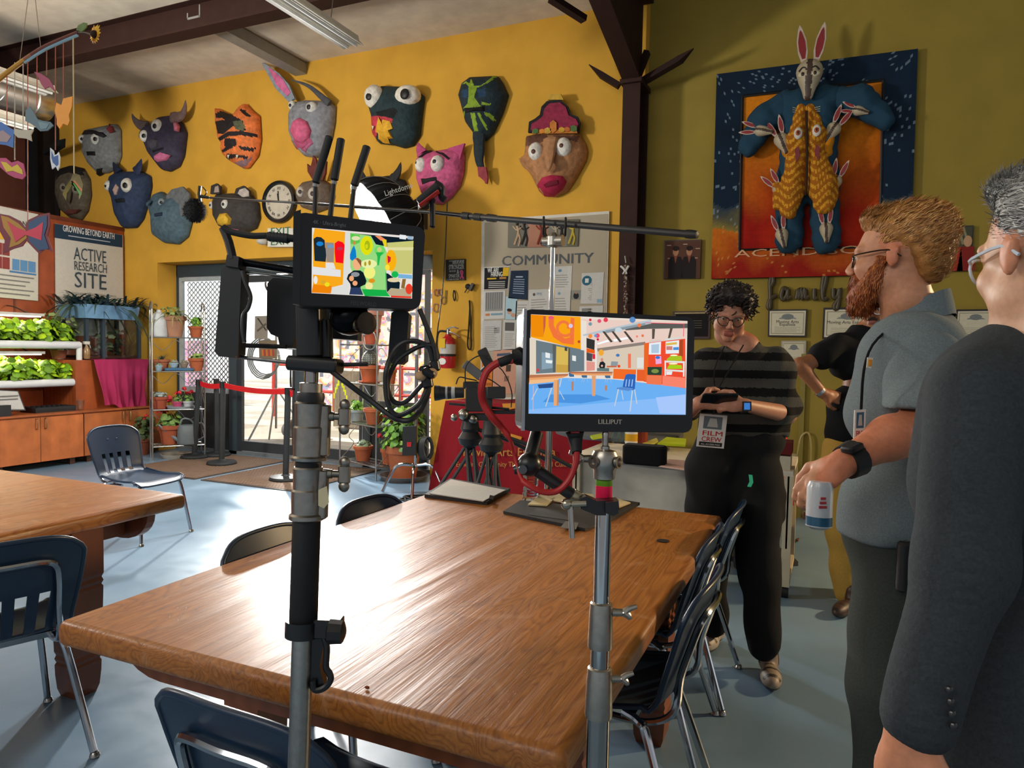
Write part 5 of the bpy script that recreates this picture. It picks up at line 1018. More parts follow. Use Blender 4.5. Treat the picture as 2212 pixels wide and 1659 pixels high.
for zi, z in ((0, zt1), (1, zt2)):
 n = 9
 for k in range(n):
  yy = 3.9+(ye-4.0)*k/(n-1)+rr.uniform(-.03, .03); sp = rr.uniform(.8, 1.1)*(1.0 if k < n-1 else .8)
  for xo in (-.10, -.26):
   g = MB(); leaves(g, (XR_+xo, yy, z+.06), 95, (.13*sp, .14*sp, .21*sp), .085, ['7ea812', '98c01c', '5c8410', 'a8cc20', '4c7014', '6a9818'], int(zi*100+k*7-xo*50), 'round')
   g.tube([V((XR_+xo, yy, z+.02)), V((XR_+xo, yy, z+.12))], .008, '8aa040', 5, 1)
   r_ = ('front', 'back')[xo < -.2]; single('lettuce', g, 'leaf', 'leafy lettuce in the %s row of the %s tier of the grow rack' % (r_, ('upper', 'lower')[zi]), 'lettuce', 'lettuces %s row %s tier of the grow rack' % (r_, ('upper', 'lower')[zi]))
# things on the worktop
t = thing('tablet_sign', 'white information card on a dark stand at the far left of the worktop', 'sign', onX(20, 893, -8.1)); g = MB(); q = [onX(x, y, -8.15) for x, y in ((-14, 842), (44, 845), (54, 887), (-14, 888))]; q[0].x = q[1].x = -8.2; g.prism(q, (1, 0, .2), .015, '2a2a2c'); obj('frame', g, 'satin', t)
c_ = sum(q, V((0, 0, 0)))/4; g = MB(); g.prism([c_+(p-c_)*.9+V((.018, 0, .004)) for p in q], (1, 0, .2), .002, 'b8b8b4'); obj('card', g, 'paper', t)
g = MB(); g.box(c_+V((.022, 0, .05)), (.002, .22, .012), '6c6c68'); obj('upper_lettering', g, 'matte', t); g = MB(); g.box(c_+V((.026, 0, .015)), (.002, .20, .012), '6c6c68'); obj('lettering', g, 'matte', t)
t = thing('desk_camera', 'small dark camera box on the worktop corner beside the card', 'camera', onX(8, 895, -8.08)); g = MB(); p = onX(2, 884, -8.08); g.box((p.x, p.y, ZT_+.06), (.08, .16, .12), '24272b'); obj('housing', g, 'plastic', t)
t = thing('seed_tray', 'black seedling tray on the worktop below the grow rack', 'tray', onX(112, 895, -8.2)); a, b = onX(70, 890, -8.2).y, onX(157, 888, -8.2).y; g = MB(); g.bb((-8.42, a, ZT_), (-8.14, b, ZT_+.03), '1b1c1e'); n = 8
for i in range(n+1): y = a+(b-a)*i/n; g.bb((-8.42, y-.004, ZT_+.03), (-8.14, y+.004, ZT_+.06), '24262a')
for i in range(4): x = -8.42+.28*i/3; g.bb((x-.004, a, ZT_+.03), (x+.004, b, ZT_+.06), '24262a')
obj('cells', g, 'plastic', t)
g = MB(); p = onX(174, 889, -8.12); p.z = ZT_; g.lathe(p, (0, 0, 1), [(.03, 0), (.045, .12), (.043, .12), (.03, .01)], 18, 'b8b4ac'); single('plastic_cup', g, GL2, 'clear plastic cup at the foot of the grow rack post', 'cup')
g = MB(); a = onX(133, 770, -8.5); g.box((-8.7, a.y+.05, 1.32), (.02, .10, .34), 'b08c5c', Matrix.Rotation(.25, 3, 'X')); single('wooden_stake', g, 'wood', 'leaning pale wooden offcut behind the right grow rack post', 'board')
# ---------------------------------------------------------------- wire shelf racks and pots
TC = 'a85a38'
def pot(g, c, r, h, col=TC):
 g.lathe(c, (0, 0, 1), [(r*.62, 0), (r*.66, .002), (r*.88, h*.78), (r, h*.79), (r*1.02, h), (r*.9, h), (r*.85, h*.86), (.01, h*.86)], 20, col); return g
def potted(label, c, r, h, col, kind, seed, leaf=None, name='potted_plant', group='potted plants on the wire shelves', saucer=False):
 c = V(c); t = thing(name, label, 'plant', c, group); g = MB(); pot(g, c, r, h, col); obj('pot', g, 'matte', t)
 if saucer: g = MB(); g.lathe(c+V((0, 0, .0)), (0, 0, 1), [(r*.9, 0), (r*1.1, .02), (r*1.05, .02), (r*.8, .005)], 20, col); obj('saucer', g, 'matte', t)
 g = MB(); top = c+V((0, 0, h*.9))
 if kind == 'rosette': leaves(g, top, 26, (r*.3, r*.3, .01), r*1.3, leaf or ['6c8c3c', '8aa84c', '5c7c34'], seed, 'blade', .9, .12)
 elif kind == 'succulent': leaves(g, top, 60, (r*.8, r*.8, r*.7), r*.55, leaf or ['7c8c6c', '8c9c84', '6c7c60'], seed, 'long')
 elif kind == 'cactus':
  pr = []
  for k in range(9): z = h*.9+r*1.5*k/8; pr.append((r*.72*math.sqrt(max(.02, 1-((k/8-.42)/.62)**2)), z))
  g.lathe(c, (0, 0, 1), pr, 18, '4c5450')
  for k in range(18):
   a = 2*PI*k/18
   for j in range(2, 7): rr_, z_ = pr[j]; p = c+V((rr_*cos(a), rr_*sin(a), z_)); g.sph(p, .006, 'b0a898', 5, 3)
 elif kind == 'leafy': leaves(g, top, 70, (r*.8, r*.8, r*1.3), r*.6, leaf or ['7cac34', '98c040', '5c9030'], seed, 'round')
 elif kind == 'wispy': leaves(g, top, 60, (r*.4, r*.4, .02), r*2.0, leaf or ['7a8c4c', '8c9c58', '6c7444', '98905c'], seed, 'blade', .5, .35); leaves(g, top, 60, (r, r, r*.9), r*.35, leaf or ['7c8c4c', '9aa060'], seed+1, 'long')
 elif kind == 'geranium':
  leaves(g, top, 320, (r*1.25, r*1.25, r*2.2), r*.42, leaf or ['5c8c30', '7aa83c', '48742c', '8cb44c'], seed, 'round')
 obj('foliage', g, 'leaf', t)
 if kind in ('geranium', 'flower'):
  rr = random.Random(seed)
  if kind == 'flower': g = MB(); leaves(g, top, 60, (r, r, r*1.1), r*.6, ['5c7c3c', '6c8c44'], seed, 'round'); obj('leaves', g, 'leaf', t)
  for k in range(11 if kind == 'geranium' else 3):
   a = rr.random()*2*PI; e_ = rr.uniform(.4, 1.3); p = top+V((cos(a)*r*e_, sin(a)*r*e_, r*rr.uniform(1.2, 2.3))); g = MB(); leaves(g, p, 22, (r*.18, r*.18, r*.2) if kind == 'geranium' else (r*.45, r*.45, r*.4), r*.17 if kind == 'geranium' else r*.4, ['d02030', 'e83040', 'b81828'], seed+k, 'round'); g.tube([p, p-V((0, 0, r*.8))], .004, '6c8c3c', 4, 1); obj('red_flower', g, 'leaf', t)
 return t
def rack(label, A, B, dep, zs, top, arch=True):
 A = V(A); B = V(B); d = (B-A).normalized(); n_ = V((-d.y, d.x, 0))*dep; t = thing('wire_shelf', label, 'shelf', (A+B)/2+n_*.5); cs = [A, B, B+n_, A+n_]
 for c in cs: g = MB(); g.cyl(c, c+V((0, 0, top)), .010, .010, 8, 'a9adab'); obj('post', g, 'metal', t)
 for z in zs:
  g = MB(); zz = V((0, 0, z)); g.tube([c+zz for c in cs], .008, 'b4b8b6', 6, 1, True)
  for k in range(1, 14): a = A+(B-A)*k/14+zz; g.cyl(a, a+n_, .003, .003, 5, 'b4b8b6')
  for k in range(1, 3): a = A+n_*k/3+zz; g.cyl(a, a+(B-A), .004, .004, 5, 'b4b8b6')
  obj('shelf', g, 'metal', t)
 for p, q in ((A, A+n_), (B, B+n_)):
  g = MB(); m_ = (p+q)/2
  g.tube([p+V((0, 0, top)), p+(q-p)*.2+V((0, 0, top+.07)), m_+V((0, 0, top+.10)), p+(q-p)*.8+V((0, 0, top+.07)), q+V((0, 0, top))], .008, 'b4b8b6', 6, 3)
  for z0, z1 in zip(zs[:-1], zs[1:]):
   g.tube([p+V((0, 0, z0)), p+(q-p)*.6+V((0, 0, (z0+z1)/2-.05)), p+(q-p)*.4+V((0, 0, (z0+z1)/2+.05)), q+V((0, 0, z1))], .004, 'b4b8b6', 5, 4)
  obj('side_scroll', g, 'metal', t)
 for z0, z1 in zip(zs[:-1], zs[1:]):
  g = MB(); a = A+n_; b = B+n_; g.tube([a+V((0, 0, z1-.03)), a+(b-a)*.25+V((0, 0, z1-.16)), a+(b-a)*.5+V((0, 0, z1-.03)), a+(b-a)*.75+V((0, 0, z1-.16)), b+V((0, 0, z1-.03))], .004, 'b4b8b6', 5, 5); obj('back_scroll', g, 'metal', t)
 return t, A, B, n_
t1, A, B, n_ = rack('left four-tier wire plant shelf beside the screened sidelight', onZ(330, 996, 0), onZ(463, 986, 0)-V((0, .15, 0)), .30, (.17, .62, 1.09, 1.51), 1.85)
S1 = lambda u, w, z: A+(B-A)*u+n_*w+V((0, 0, z+.008))
potted('big weathered clay pot with trailing plant on the top of the left wire shelf', S1(.42, .5, 1.51), .155, .26, 'a0745a', 'wispy', 21)
potted('small terracotta pot with bright green rosette, top right of the left wire shelf', S1(.86, .4, 1.51), .09, .14, TC, 'leafy', 22)
potted('terracotta pot of green succulent at the right of the second shelf, left rack', S1(.86, .3, 1.09), .10, .16, TC, 'succulent', 23, ['7c9a4c', '90ac58'])
potted('brown pot with upright stem at the left of the second shelf, left rack', S1(.2, .6, 1.09), .10, .14, '9c5c40', 'rosette', 24, ['4c5c48', '5c6c50'])
potted('little pale blue pot in front on the second shelf, left rack', S1(.13, .15, 1.09), .045, .07, '88a4b0', 'succulent', 25)
potted('grey-leaved plant in a clay pot at the left of the third shelf, left rack', S1(.15, .4, .62), .10, .15, '9a4c34', 'succulent', 27, ['8c9894', '7c8880', '9ca8a0'])
potted('pink pot of red flowers in the middle of the third shelf, left rack', S1(.48, .35, .62), .06, .09, 'b84c70', 'flower', 28)
potted('white pot of red flowers right of the pink pot, left rack', S1(.7, .4, .62), .07, .09, 'b8bcc0', 'flower', 29)
potted('large terracotta pot behind the watering can on the bottom of the left rack', S1(.35, .6, .17), .14, .24, 'a05438', 'flower', 30)
g = MB(); g.lathe(S1(.55, .5, .62), (0, 0, 1), [(.15, 0), (.17, .03), (.165, .03), (.14, .006)], 20, 'a8b4b8'); single('plant_saucer', g, 'satin', 'pale plastic saucer under the flower pots on the third shelf', 'saucer')
g = MB(); c = S1(.52, .3, 1.09); R_ = Matrix.Rotation(math.atan2((B-A).y, (B-A).x), 3, 'Z'); g.rbox(c+V((0, 0, .02)), (.34, .18, .035), .04, '3c6484', R_); single('blue_tray', g, 'plastic', 'blue plastic tray of little pots on the second shelf, left rack', 'tray')
for k, (u, w) in enumerate(((.42, .3), (.62, .35))): potted(('small white and blue pot on the left end of the blue tray', 'small shell-like pot on the right end of the blue tray')[k], S1(u, w, 1.13), .055, .06, ('98b0bc', '8c7c6c')[k], 'succulent', 40+k, ['7c8c80', '9c8c7c'])
p = S1(.14, .3, 1.51); g = MB(); g.lathe(p, (0, 0, 1), [(.09, 0), (.10, .02), (.09, .2), (.06, .28), (.03, .30), (.02, .33)], 16, 'b8bcbc'); g.tube([p+V((-.05, 0, .27)), p+V((-.12, 0, .24)), p+V((-.12, 0, .1)), p+V((-.09, 0, .06))], .012, 'b8bcbc', 6); single('white_jug', g, 'satin', 'translucent white jug on the top left of the left wire shelf', 'jug')
t = thing('watering_can', 'grey metal watering can with long spout on the bottom of the left rack', 'watering can', S1(.68, .3, .175)); c = S1(.68, .3, .175)
g = MB(); g.lathe(c, (0, 0, 1), [(.12, 0), (.125, .01), (.12, .19), (.115, .22), (.10, .235), (.03, .24)], 24, '6c767a'); obj('body', g, 'satin', t); d = (A-B).normalized()
g = MB(); g.tube([c+d*.10+V((0, 0, .04)), c+d*.2+V((0, 0, .12)), c+d*.33+V((0, 0, .25))], lambda k: .026-.012*k, '6c767a', 8); obj('spout', g, 'satin', t)
g = MB(); g.tube([c-d*.11+V((0, 0, .03)), c-d*.2+V((0, 0, .1)), c-d*.17+V((0, 0, .25)), c-d*.08+V((0, 0, .23))], .009, '7c868a', 6); g.tube([c-d*.09+V((0, 0, .22)), c-d*.03+V((0, 0, .30)), c+d*.06+V((0, 0, .31)), c+d*.1+V((0, 0, .2))], .012, '6c767a', 6); obj('handle', g, 'satin', t)
potted('red geranium in a pot on the floor at the left of the left wire shelf', onZ(303, 985, 0)+V((-.1, .1, 0)), .13, .22, '8c4c34', 'geranium', 33, ['4c5c34', '3c5030', '5c6c3c'], 'geranium', 'red geraniums in floor pots')
g = MB(); g.lathe(onZ(368, 992, 0)+V((-.05, .15, 0)), (0, 0, 1), [(.17, 0), (.2, .05), (.19, .05), (.16, .01)], 24, 'b4aca0'); single('floor_saucer', g, 'matte', 'wide pale saucer on the floor beneath the left wire shelf', 'saucer')
t2, A, B, n_ = rack('right four-tier wire plant shelf in front of the right glass door', onZ(812, 1040, 0), onZ(757, 1014, 0)-V((0, .2, 0)), -.3, (.15, .58, 1.03, 1.46), 1.86)
potted('round striped cactus in a terracotta pot on the right wire shelf', S1(.5, .5, 1.03), .12, .2, TC, 'cactus', 50, saucer=True)
potted('bright leafy seedling behind the cactus on the right wire shelf', S1(.1, .75, 1.03), .07, .16, TC, 'leafy', 51)
potted('terracotta pot of dark succulent on the top of the right wire shelf', S1(.4, .4, 1.46), .10, .17, 'a04c34', 'succulent', 52, ['5c6450', '6c6c54'])
potted('large pinkish clay pot behind on the top of the right wire shelf', S1(.75, .8, 1.46), .18, .42, 'a87868', 'none', 53)
potted('terracotta pot of spiky green leaves on the third shelf of the right rack', S1(.3, .4, .58), .12, .18, TC, 'rosette', 54, ['8cac40', '7c9c3c'])
potted('glass-like grey pot left on the third shelf of the right rack', S1(.85, .5, .58), .09, .13, '98a4a4', 'leafy', 55)
potted('terracotta pot of grey-green succulent on the bottom of the right rack', S1(.6, .4, .15), .11, .17, TC, 'succulent', 56, ['7c8c6c', '8c9c7c', '5c6c54'])
potted('half hidden pot with pink flower on the bottom of the right rack', S1(.1, .7, .15), .09, .17, TC, 'flower', 57)
potted('large red geranium in a big clay pot by the light stand, right of the doors', onZ(872, 1036, 0), .20, .38, 'a8603f', 'geranium', 60, None, 'geranium', 'red geraniums in floor pots')
g = MB(); g.lathe(onZ(872, 1036, 0), (0, 0, 1), [(.22, 0.0), (.27, .06), (.26, .06), (.21, .008)], 28, '6c6460'); single('pot_saucer', g, 'matte', 'dark grey saucer under the large geranium pot', 'saucer')
g = MB(); c = onY(798, 735, 6.35); g.tube([c+V((.085*cos(2*PI*k/18), .0, .1*sin(2*PI*k/18))) for k in range(18)], .008, 'a9a9a4', 6, 1, True); single('wire_hoop', g, 'metal', 'small round wire hoop hung on the right wire shelf', 'hoop')
# ---------------------------------------------------------------- mats, posts with belt
g = MB()
def mat_(x0, x1, label):
 t = thing('door_mat', label, 'mat', ((x0+x1)/2, 6.2, 0), 'brown entrance mats'); g = MB(); g.bb((x0, 5.52, 0), (x1, 6.98, .010), '4a4038'); obj('border', g, 'rubber', t); g = MB(); g.grid(lambda u, v: V((x0+.02+(x1-x0-.04)*u, 5.54+1.42*v, .012+.003*(int(u*60) % 2))), 60, 50, lambda u, v: mixc('7a6350', '58463a', .5+.5*sin(u*180)*sin(v*150)), False); obj('pile', g, 'matte', t)
mat_(-7.35, -6.11, 'left brown ribbed entrance mat with black posts standing on it'); mat_(-6.02, -4.75, 'right brown ribbed entrance mat inside the glass doors')
def post(x, y, label, tilt=(0, 0), top=None):
 p = onZ(x, y, .012); t = thing('barrier_post', label, 'barrier post', p, 'black belt barrier posts'); g = MB(); g.lathe(p, (0, 0, 1), [(.17, 0), (.172, .015), (.16, .035), (.05, .045), (.034, .06)], 30, '1f2326'); obj('base', g, 'rubber', t)
 T_ = p+V((tilt[0], tilt[1], .93)); g = MB(); g.cyl(p+V((0, 0, .04)), T_, .032, .032, 18, '262b2e'); obj('pole', g, 'satin', t); g = MB(); g.cyl(T_-V((0, 0, .02)), T_+V((0, 0, .055)), .036, .036, 18, '15181a'); obj('cap', g, 'plastic', t); return T_
a = post(420, 988, 'leftmost black barrier post, leaning to the right', (.10, -.02)); post(468, 984, 'barrier post standing behind the other two by the left glass door', (0, 0)); b = post(479, 1002, 'front barrier post of the group at the left door, carrying the red belt', (.02, 0)); c = post(617, 1036, 'barrier post standing alone beside the thick light stand', (.03, 0))
def belt(p, q, lb):
 g = MB(); n = 12; vs = [];
 for k in range(n+1): u = k/n; m_ = p+(q-p)*u-V((0, 0, .03*4*u*(1-u)-.015)); vs += [m_-V((0, 0, .03)), m_+V((0, 0, .03)), m_+V((0, .004, .03)), m_+V((0, .004, -.03))]
 g.add(vs, [(4*k+i, 4*k+(i+1) % 4, 4*k+4+(i+1) % 4, 4*k+4+i) for k in range(n) for i in range(4)], 'd8101c', True); single('barrier_belt', g, 'satin', lb, 'belt', 'red barrier belts')
belt(a, b, 'short red belt between the leaning post and the front post'); belt(b, c, 'long red belt stretched across the glass door'); belt(c+V((.03, -.01, 0)), c+V((.09, -.03, 0)), 'red belt stub at the post beside the thick stand')
# ---------------------------------------------------------------- film lamp outside
t = thing('film_lamp', 'film lamp on a silver stand shining in through the left glass door', 'lamp', V((LAMP.x, LAMP.y, 0))); d = (V((-1, 2.2, .5))-LAMP).normalized()
g = MB(); g.lathe(LAMP-d*.36, d, [(.02, 0), (.12, .01), (.13, .2), (.15, .30), (.16, .33)], 24, '202326'); obj('housing', g, 'satin', t)
g = MB(); g.lathe(LAMP-d*.03, d, [(.01, 0), (.13, .001)], 24, 'ffffff'); g.c = [(60, 58, 54)]*len(g.c); obj('lens', g, 'emit', t)
b0 = onZ(575, 955, -.02); b0 = V((LAMP.x, LAMP.y, -.02)); g = MB(); g.cyl(b0+V((0, 0, .25)), LAMP-V((0, 0, .18)), .018, .018, 10, 'b8bcbe'); obj('pole', g, 'metal', t)
for k in range(3): a = k*2*PI/3+.4; g = MB(); g.tube([b0+V((0, 0, .85)), b0+V((cos(a)*.55, sin(a)*.55, .02))], .014, 'b8bcbe', 8, 1); obj('leg', g, 'metal', t)
g = MB(); [g.tube([V((LAMP.x+(.26+.01*k)*cos(q*PI/8)-.12, LAMP.y-.08-.02*k, 1.25+(.24+.02*k)*sin(q*PI/8))) for q in range(16)], .010, '8c9498', 6, 1, True) for k in range(4)]; single('cable_coil', g, 'cable', 'coil of grey cable hung on the silver lamp stand outside', 'cable')
g = MB(); q = onZ(600, 952, 0);
sb = sobj('sand_bag', surf([('cap', (q.x-.3, q.y+.6, .09), (q.x+.25, q.y+.6, .09), .13, .12), ('cap', (q.x-.1, q.y+.5, .2), (q.x+.2, q.y+.6, .2), .1, .1)], .025, .06), '6c6c70', 'fabric', None); sb['label'] = 'grey sandbags heaped at the foot of the outdoor lamp stand'; sb['category'] = 'sandbag'
# notices taped on the left door glass
for k, (q, c) in enumerate(((([(551, 683), (580, 682), (578, 733), (550, 732)]), '8c8478'), (([(559, 735), (598, 735), (598, 775), (560, 775)]), '7c6c58'))):
 g = MB(); g.prism([onY(x, y, YD+.015) for x, y in q], (0, -1, 0), .002, c); F = UV(q)
 if k == 0: g.prism([onY(*F(u, v), YD+.012) for u, v in ((.15, .1), (.25, .08), (.9, .6), (.85, .65))], (0, -1, 0), .001, '3c3830'); g.prism([onY(*F(u, v), YD+.011) for u, v in ((.2, .7), (.15, .62), (.8, .3), (.88, .38))], (0, -1, 0), .001, '5c5448')
 else:
  for m_ in range(6): g.prism([onY(*F(u, v), YD+.012) for u, v in ((.15+.12*m_, .5), (.22+.12*m_, .5), (.25+.12*m_, .85), (.17+.12*m_, .85))], (0, -1, 0), .001, ('c8702c', 'b03828')[m_ % 2])
 single('door_notice', g, 'paper', ('upper notice with crossed lines taped on the left door glass', 'lower orange-lettered notice taped on the left door glass')[k], 'notice')
# ================================================================ ceiling duct, fluorescent fittings, hanging mobile
DM = custom('galvanised', lambda n, l, b, m: (setattr(b.inputs['Base Color'], 'default_value', (.55, .55, .53, 1)), setattr(b.inputs['Metallic'], 'default_value', .9), setattr(b.inputs['Roughness'], 'default_value', .3)))
e_ = atD(100, 226, 8.2); t = thing('spiral_duct', 'silver round ventilation duct under the girder at the left edge', 'duct', e_); R0 = .19; g = MB()
g.cyl(e_+V((0, -6, 0)), e_, R0, R0, 28, 'b0b0ac'); obj('duct', g, DM, t); g = MB(); g.lathe(e_+V((0, -.2, 0)), (0, 1, 0), [(R0, 0), (R0+.012, .01), (R0+.012, .18), (R0, .2), (.01, .21)], 28, 'c8c8c4'); obj('end_cap', g, 'metal', t)
for k in range(14): g = MB(); y = e_.y-.5-.4*k; g.tube([V((e_.x+(R0+.004)*cos(a), y+.06*a, e_.z+(R0+.004)*sin(a))) for a in np.linspace(0, 2*PI, 25)], .006, 'a0a09c', 5, 1); obj('seam', g, 'metal', t)
def fitting(name, a, b, label, w=.16, on=0.0, white='cfcabc'):
 a = V(a); b = V(b); t = thing(name, label, 'light fitting', (a+b)/2, 'fluorescent light fittings'); d = (b-a).normalized(); L_ = (b-a).length; R = Matrix((V((0, 0, 1)).cross(d)*-1, d, V((0, 0, 1)))).transposed()
 c = (a+b)/2; g = MB(); x = R @ V((1, 0, 0)); rings = []
 for p in (a, b): rings.append([p+x*q*w+V((0, 0, z)) for q, z in ((-.5, 0), (-.25, .05), (-.2, .09), (.2, .09), (.25, .05), (.5, 0), (.2, .02), (-.2, .02))])
 g.loft(rings, white, False); obj('housing', g, 'satin', t)
 for s_ in (-.22, .22): g = MB(); g.cyl(a+x*w*s_+V((0, 0, -.0))+d*.03, b+x*w*s_-d*.03, .013, .013, 10, 'e8e6de'); obj('tube', g, 'satin', t)
 return t
p0 = onY(765, 103, 4.9); p1 = V((p0.x, 2.2, p0.z)); fitting('ceiling_light', p1, p0, 'unlit fluorescent strip below the ceiling near the top centre', .20)
g = MB();
for y in (4.6, 3.4): g.tube([V((p0.x, y, p0.z+.09)), V((p0.x+.1, y, 4.75))], .004, '6c6c68', 5, 1)
single('hanging_chains', g, 'metal', 'thin chains holding the fluorescent strip at the top centre', 'chain')
p0 = atD(112, 205, 7.4); fitting('ceiling_light', p0-V((0, 4, 0)), p0, 'fluorescent strip above the duct at the left edge', .22)
p0 = atD(72, 280, 7.0); fitting('ceiling_light', p0-V((0, 4, 0)), p0, 'lower fluorescent strip under the duct at the left edge', .2)
# mobile: rod, strings and butterflies at about two and a half metres
DMo = 2.4
t = thing('hanging_mobile', 'painted branch hung on strings with a sunflower at its tip, top left', 'mobile', atD(100, 110, DMo)); g = MB()
pth = [atD(x, y, DMo) for x, y in ((-60, 222), (0, 170), (45, 135), (90, 105), (130, 86), (168, 70))]; P = smooth_path(pth, 6); n = len(P)
g.tube(P, lambda k: .009-.003*k, 'c08c30', 8, 1); q = len(g.f)
for i, f in enumerate(g.f):
 cx = proj(V(g.v[f[0]]))[0]; g.c[i] = lin('b8862c') if cx < 45 else (lin('6a3226') if cx > 60 else lin('8c5a3c'))
obj('branch', g, 'satin', t); g = MB(); g.tube([p-V((0, 0, .009)) for p in P[n//2-2:]], .005, '8ab0c0', 6, 1); obj('blue_stripe', g, 'satin', t)
g = MB(); g.tube([atD(168, 70, DMo), atD(185, 71, DMo), atD(197, 75, DMo)], .003, '4c3c24', 5); obj('flower_stem', g, 'satin', t)
g = MB(); c = atD(206, 75, DMo-.01); back = -_F; x_, y_, _ = frame_of((back*.8-_R*.5).normalized()); nn = (back*.8-_R*.5).normalized(); rr = random.Random(5)
for k in range(17):
 a = 2*PI*k/17; d = x_*cos(a)+y_*sin(a); s_ = x_*-sin(a)+y_*cos(a); L_ = .035*rr.uniform(.85, 1.1); g.add([c+d*.008, c+d*L_*.55+s_*.007+nn*.004, c+d*L_, c+d*L_*.55-s_*.007+nn*.002], [(0, 1, 2, 3)], rr.choice(['e0a020', 'c8841c', 'e8b430']))
h = obj('sunflower', g, 'leaf', t); g = MB(); g.sph(c+nn*.003, (.013, .013, .013), '2c1a10', 12, 6); obj('flower_centre', g, 'matte', h)
g = MB(); vs = [atD(x, y, DMo) for x, y in ((166, 66), (170, 56), (182, 50), (189, 51), (188, 60), (178, 70))]; g.prism(vs, -_F, .004, '5c7434'); obj('leaf', g, 'leaf', t)
for (x0, y0, x1, y1) in ((43, 130, 64, -30), (88, 104, 73, -30)): g = MB(); g.cyl(atD(x0, y0, DMo), atD(x1, y1, DMo), .0012, .0012, 5, '8a7a68'); obj('hanging_string', g, 'cable', t)
def fly(label, px, col, layers, sx, sy0, D=DMo, cstr='9a5038', th=.004, cat='butterfly', name='hanging_butterfly', mat='satin', tilt=0):
 D = D+.0; t = thing(name, label, cat, atD(sx, max(y for x, y in px), D), 'butterflies hung on the mobile'); g = MB(); R = lambda x, y: atD(x, y, D+tilt*(x-sx)/300.0)
 g.prism([R(x, y) for x, y in px], -_F, th, col); o = obj('body', g, mat, t)
 for c, pl in layers: D2 = -_F*(th+.0006); g = MB(); g.prism([R(x, y)+D2 for x, y in pl], -_F, .0005, c); obj('painted_patch', g, mat, o); th += .0008
 g = MB(); top = min(y for x, y in px if abs(x-sx) < 25); a = atD(sx, sy0, DMo); b = atD(sx, top+4, D); g.cyl(a, b, .0016, .0016, 5, cstr); obj('string', g, 'cable', t)
fly('large red and blue butterfly hanging lowest at the left edge', [(0, 462), (22, 466), (45, 478), (56, 492), (62, 476), (85, 465), (108, 460), (110, 485), (104, 510), (116, 545), (100, 538), (85, 548), (66, 528), (58, 520), (50, 532), (30, 538), (8, 548), (12, 520), (-4, 490)], '7c2434',
 [('b88424', [(4, 466), (20, 470), (42, 483), (58, 498), (60, 515), (44, 528), (22, 536), (26, 515), (10, 492)]), ('2c4c74', [(64, 482), (84, 470), (104, 466), (104, 488), (98, 508), (108, 538), (86, 542), (66, 522)]), ('d83850', [(18, 478), (38, 492), (60, 500), (80, 492), (96, 480), (92, 520), (70, 512), (58, 508), (36, 524), (30, 505)])], 60, 122)
fly('plain orange butterfly hanging before the yellow wall', [(123, 222), (134, 228), (138, 214), (158, 209), (156, 232), (150, 250), (152, 262), (148, 272), (138, 268), (130, 279), (124, 270), (124, 258), (120, 240)], 'f09810', [], 137, 82, DMo)
fly('magenta fish-shaped butterfly just below the girder', [(75, 156), (90, 160), (108, 172), (115, 185), (119, 198), (108, 188), (98, 193), (90, 182), (84, 168)], '9c2c50', [], 101, 96)
fly('grey-blue butterfly with a pale edge in front of the duct', [(57, 240), (66, 231), (76, 246), (82, 258), (94, 262), (110, 264), (117, 272), (104, 283), (88, 284), (78, 275), (68, 268), (56, 262)], '54707a', [('6c8c94', [(84, 264), (96, 266), (108, 269), (102, 279), (90, 280)])], 80, 106)
fly('small blue and white butterfly on a brown string', [(110, 320), (117, 326), (119, 336), (124, 334), (128, 329), (131, 340), (130, 360), (126, 369), (122, 360), (114, 366), (110, 345)], 'd8dce0', [('2c5c9c', [(113, 326), (118, 340), (127, 336), (128, 355), (124, 360), (116, 352), (113, 342)])], 120, 90)
fly('yellow and magenta butterfly at the left edge', [(0, 342), (14, 342), (26, 352), (40, 348), (52, 354), (57, 380), (50, 388), (32, 384), (20, 378), (2, 362)], 'b83468', [('d8b820', [(4, 350), (16, 352), (28, 362), (40, 356), (50, 368), (52, 378), (30, 370), (16, 372)])], 32, 135, cstr='a8a090')
fly('blue and grey butterfly cut by the left edge above the yellow one', [(-20, 268), (4, 264), (20, 275), (32, 282), (30, 320), (14, 314), (0, 312), (-16, 320)], '3468b0', [('a08888', [(-8, 290), (8, 282), (26, 296), (18, 308), (-4, 306)])], 15, 152)
fly('cream fish-tailed butterfly left of the grey-blue one', [(32, 278), (50, 282), (74, 281), (68, 292), (70, 306), (58, 300), (40, 298), (32, 290)], 'b8b09a', [], 50, 135, cstr='a8a090')
# silver folded butterfly
t = thing('silver_butterfly', 'shiny silver folded butterfly on a pale string before the carved face mask', 'butterfly', atD(158, 432, DMo));
for px, c in (([(160, 374), (172, 378), (180, 400), (178, 420), (172, 432), (171, 418), (158, 400), (152, 392)], 'c0ccd8'), ([(160, 374), (152, 392), (142, 404), (136, 420), (144, 434), (146, 418), (156, 402)], 'a8b0a0')):
 g = MB(); P_ = [atD(x, y, DMo+(x-160)*.0015) for x, y in px]; g.prism(P_, -_F, .003, c); w_ = obj('wing', g, 'chrome', t)
 if px[1][0] > 160: g = MB(); g.prism([atD(x, y, DMo-.006+(x-160)*.0015) for x, y in ((158, 396), (162, 394), (176, 418), (174, 424))], -_F, .001, '3cb060'); g.prism([atD(x, y, DMo-.008+(x-160)*.0015) for x, y in ((158, 391), (162, 390), (178, 410), (176, 414))], -_F, .001, 'c88468'); obj('coloured_band', g, 'gloss', w_)
g = MB(); g.cyl(atD(158, 76, DMo), atD(160, 376, DMo), .0022, .0022, 6, 'b8a880'); obj('string', g, 'cable', t)
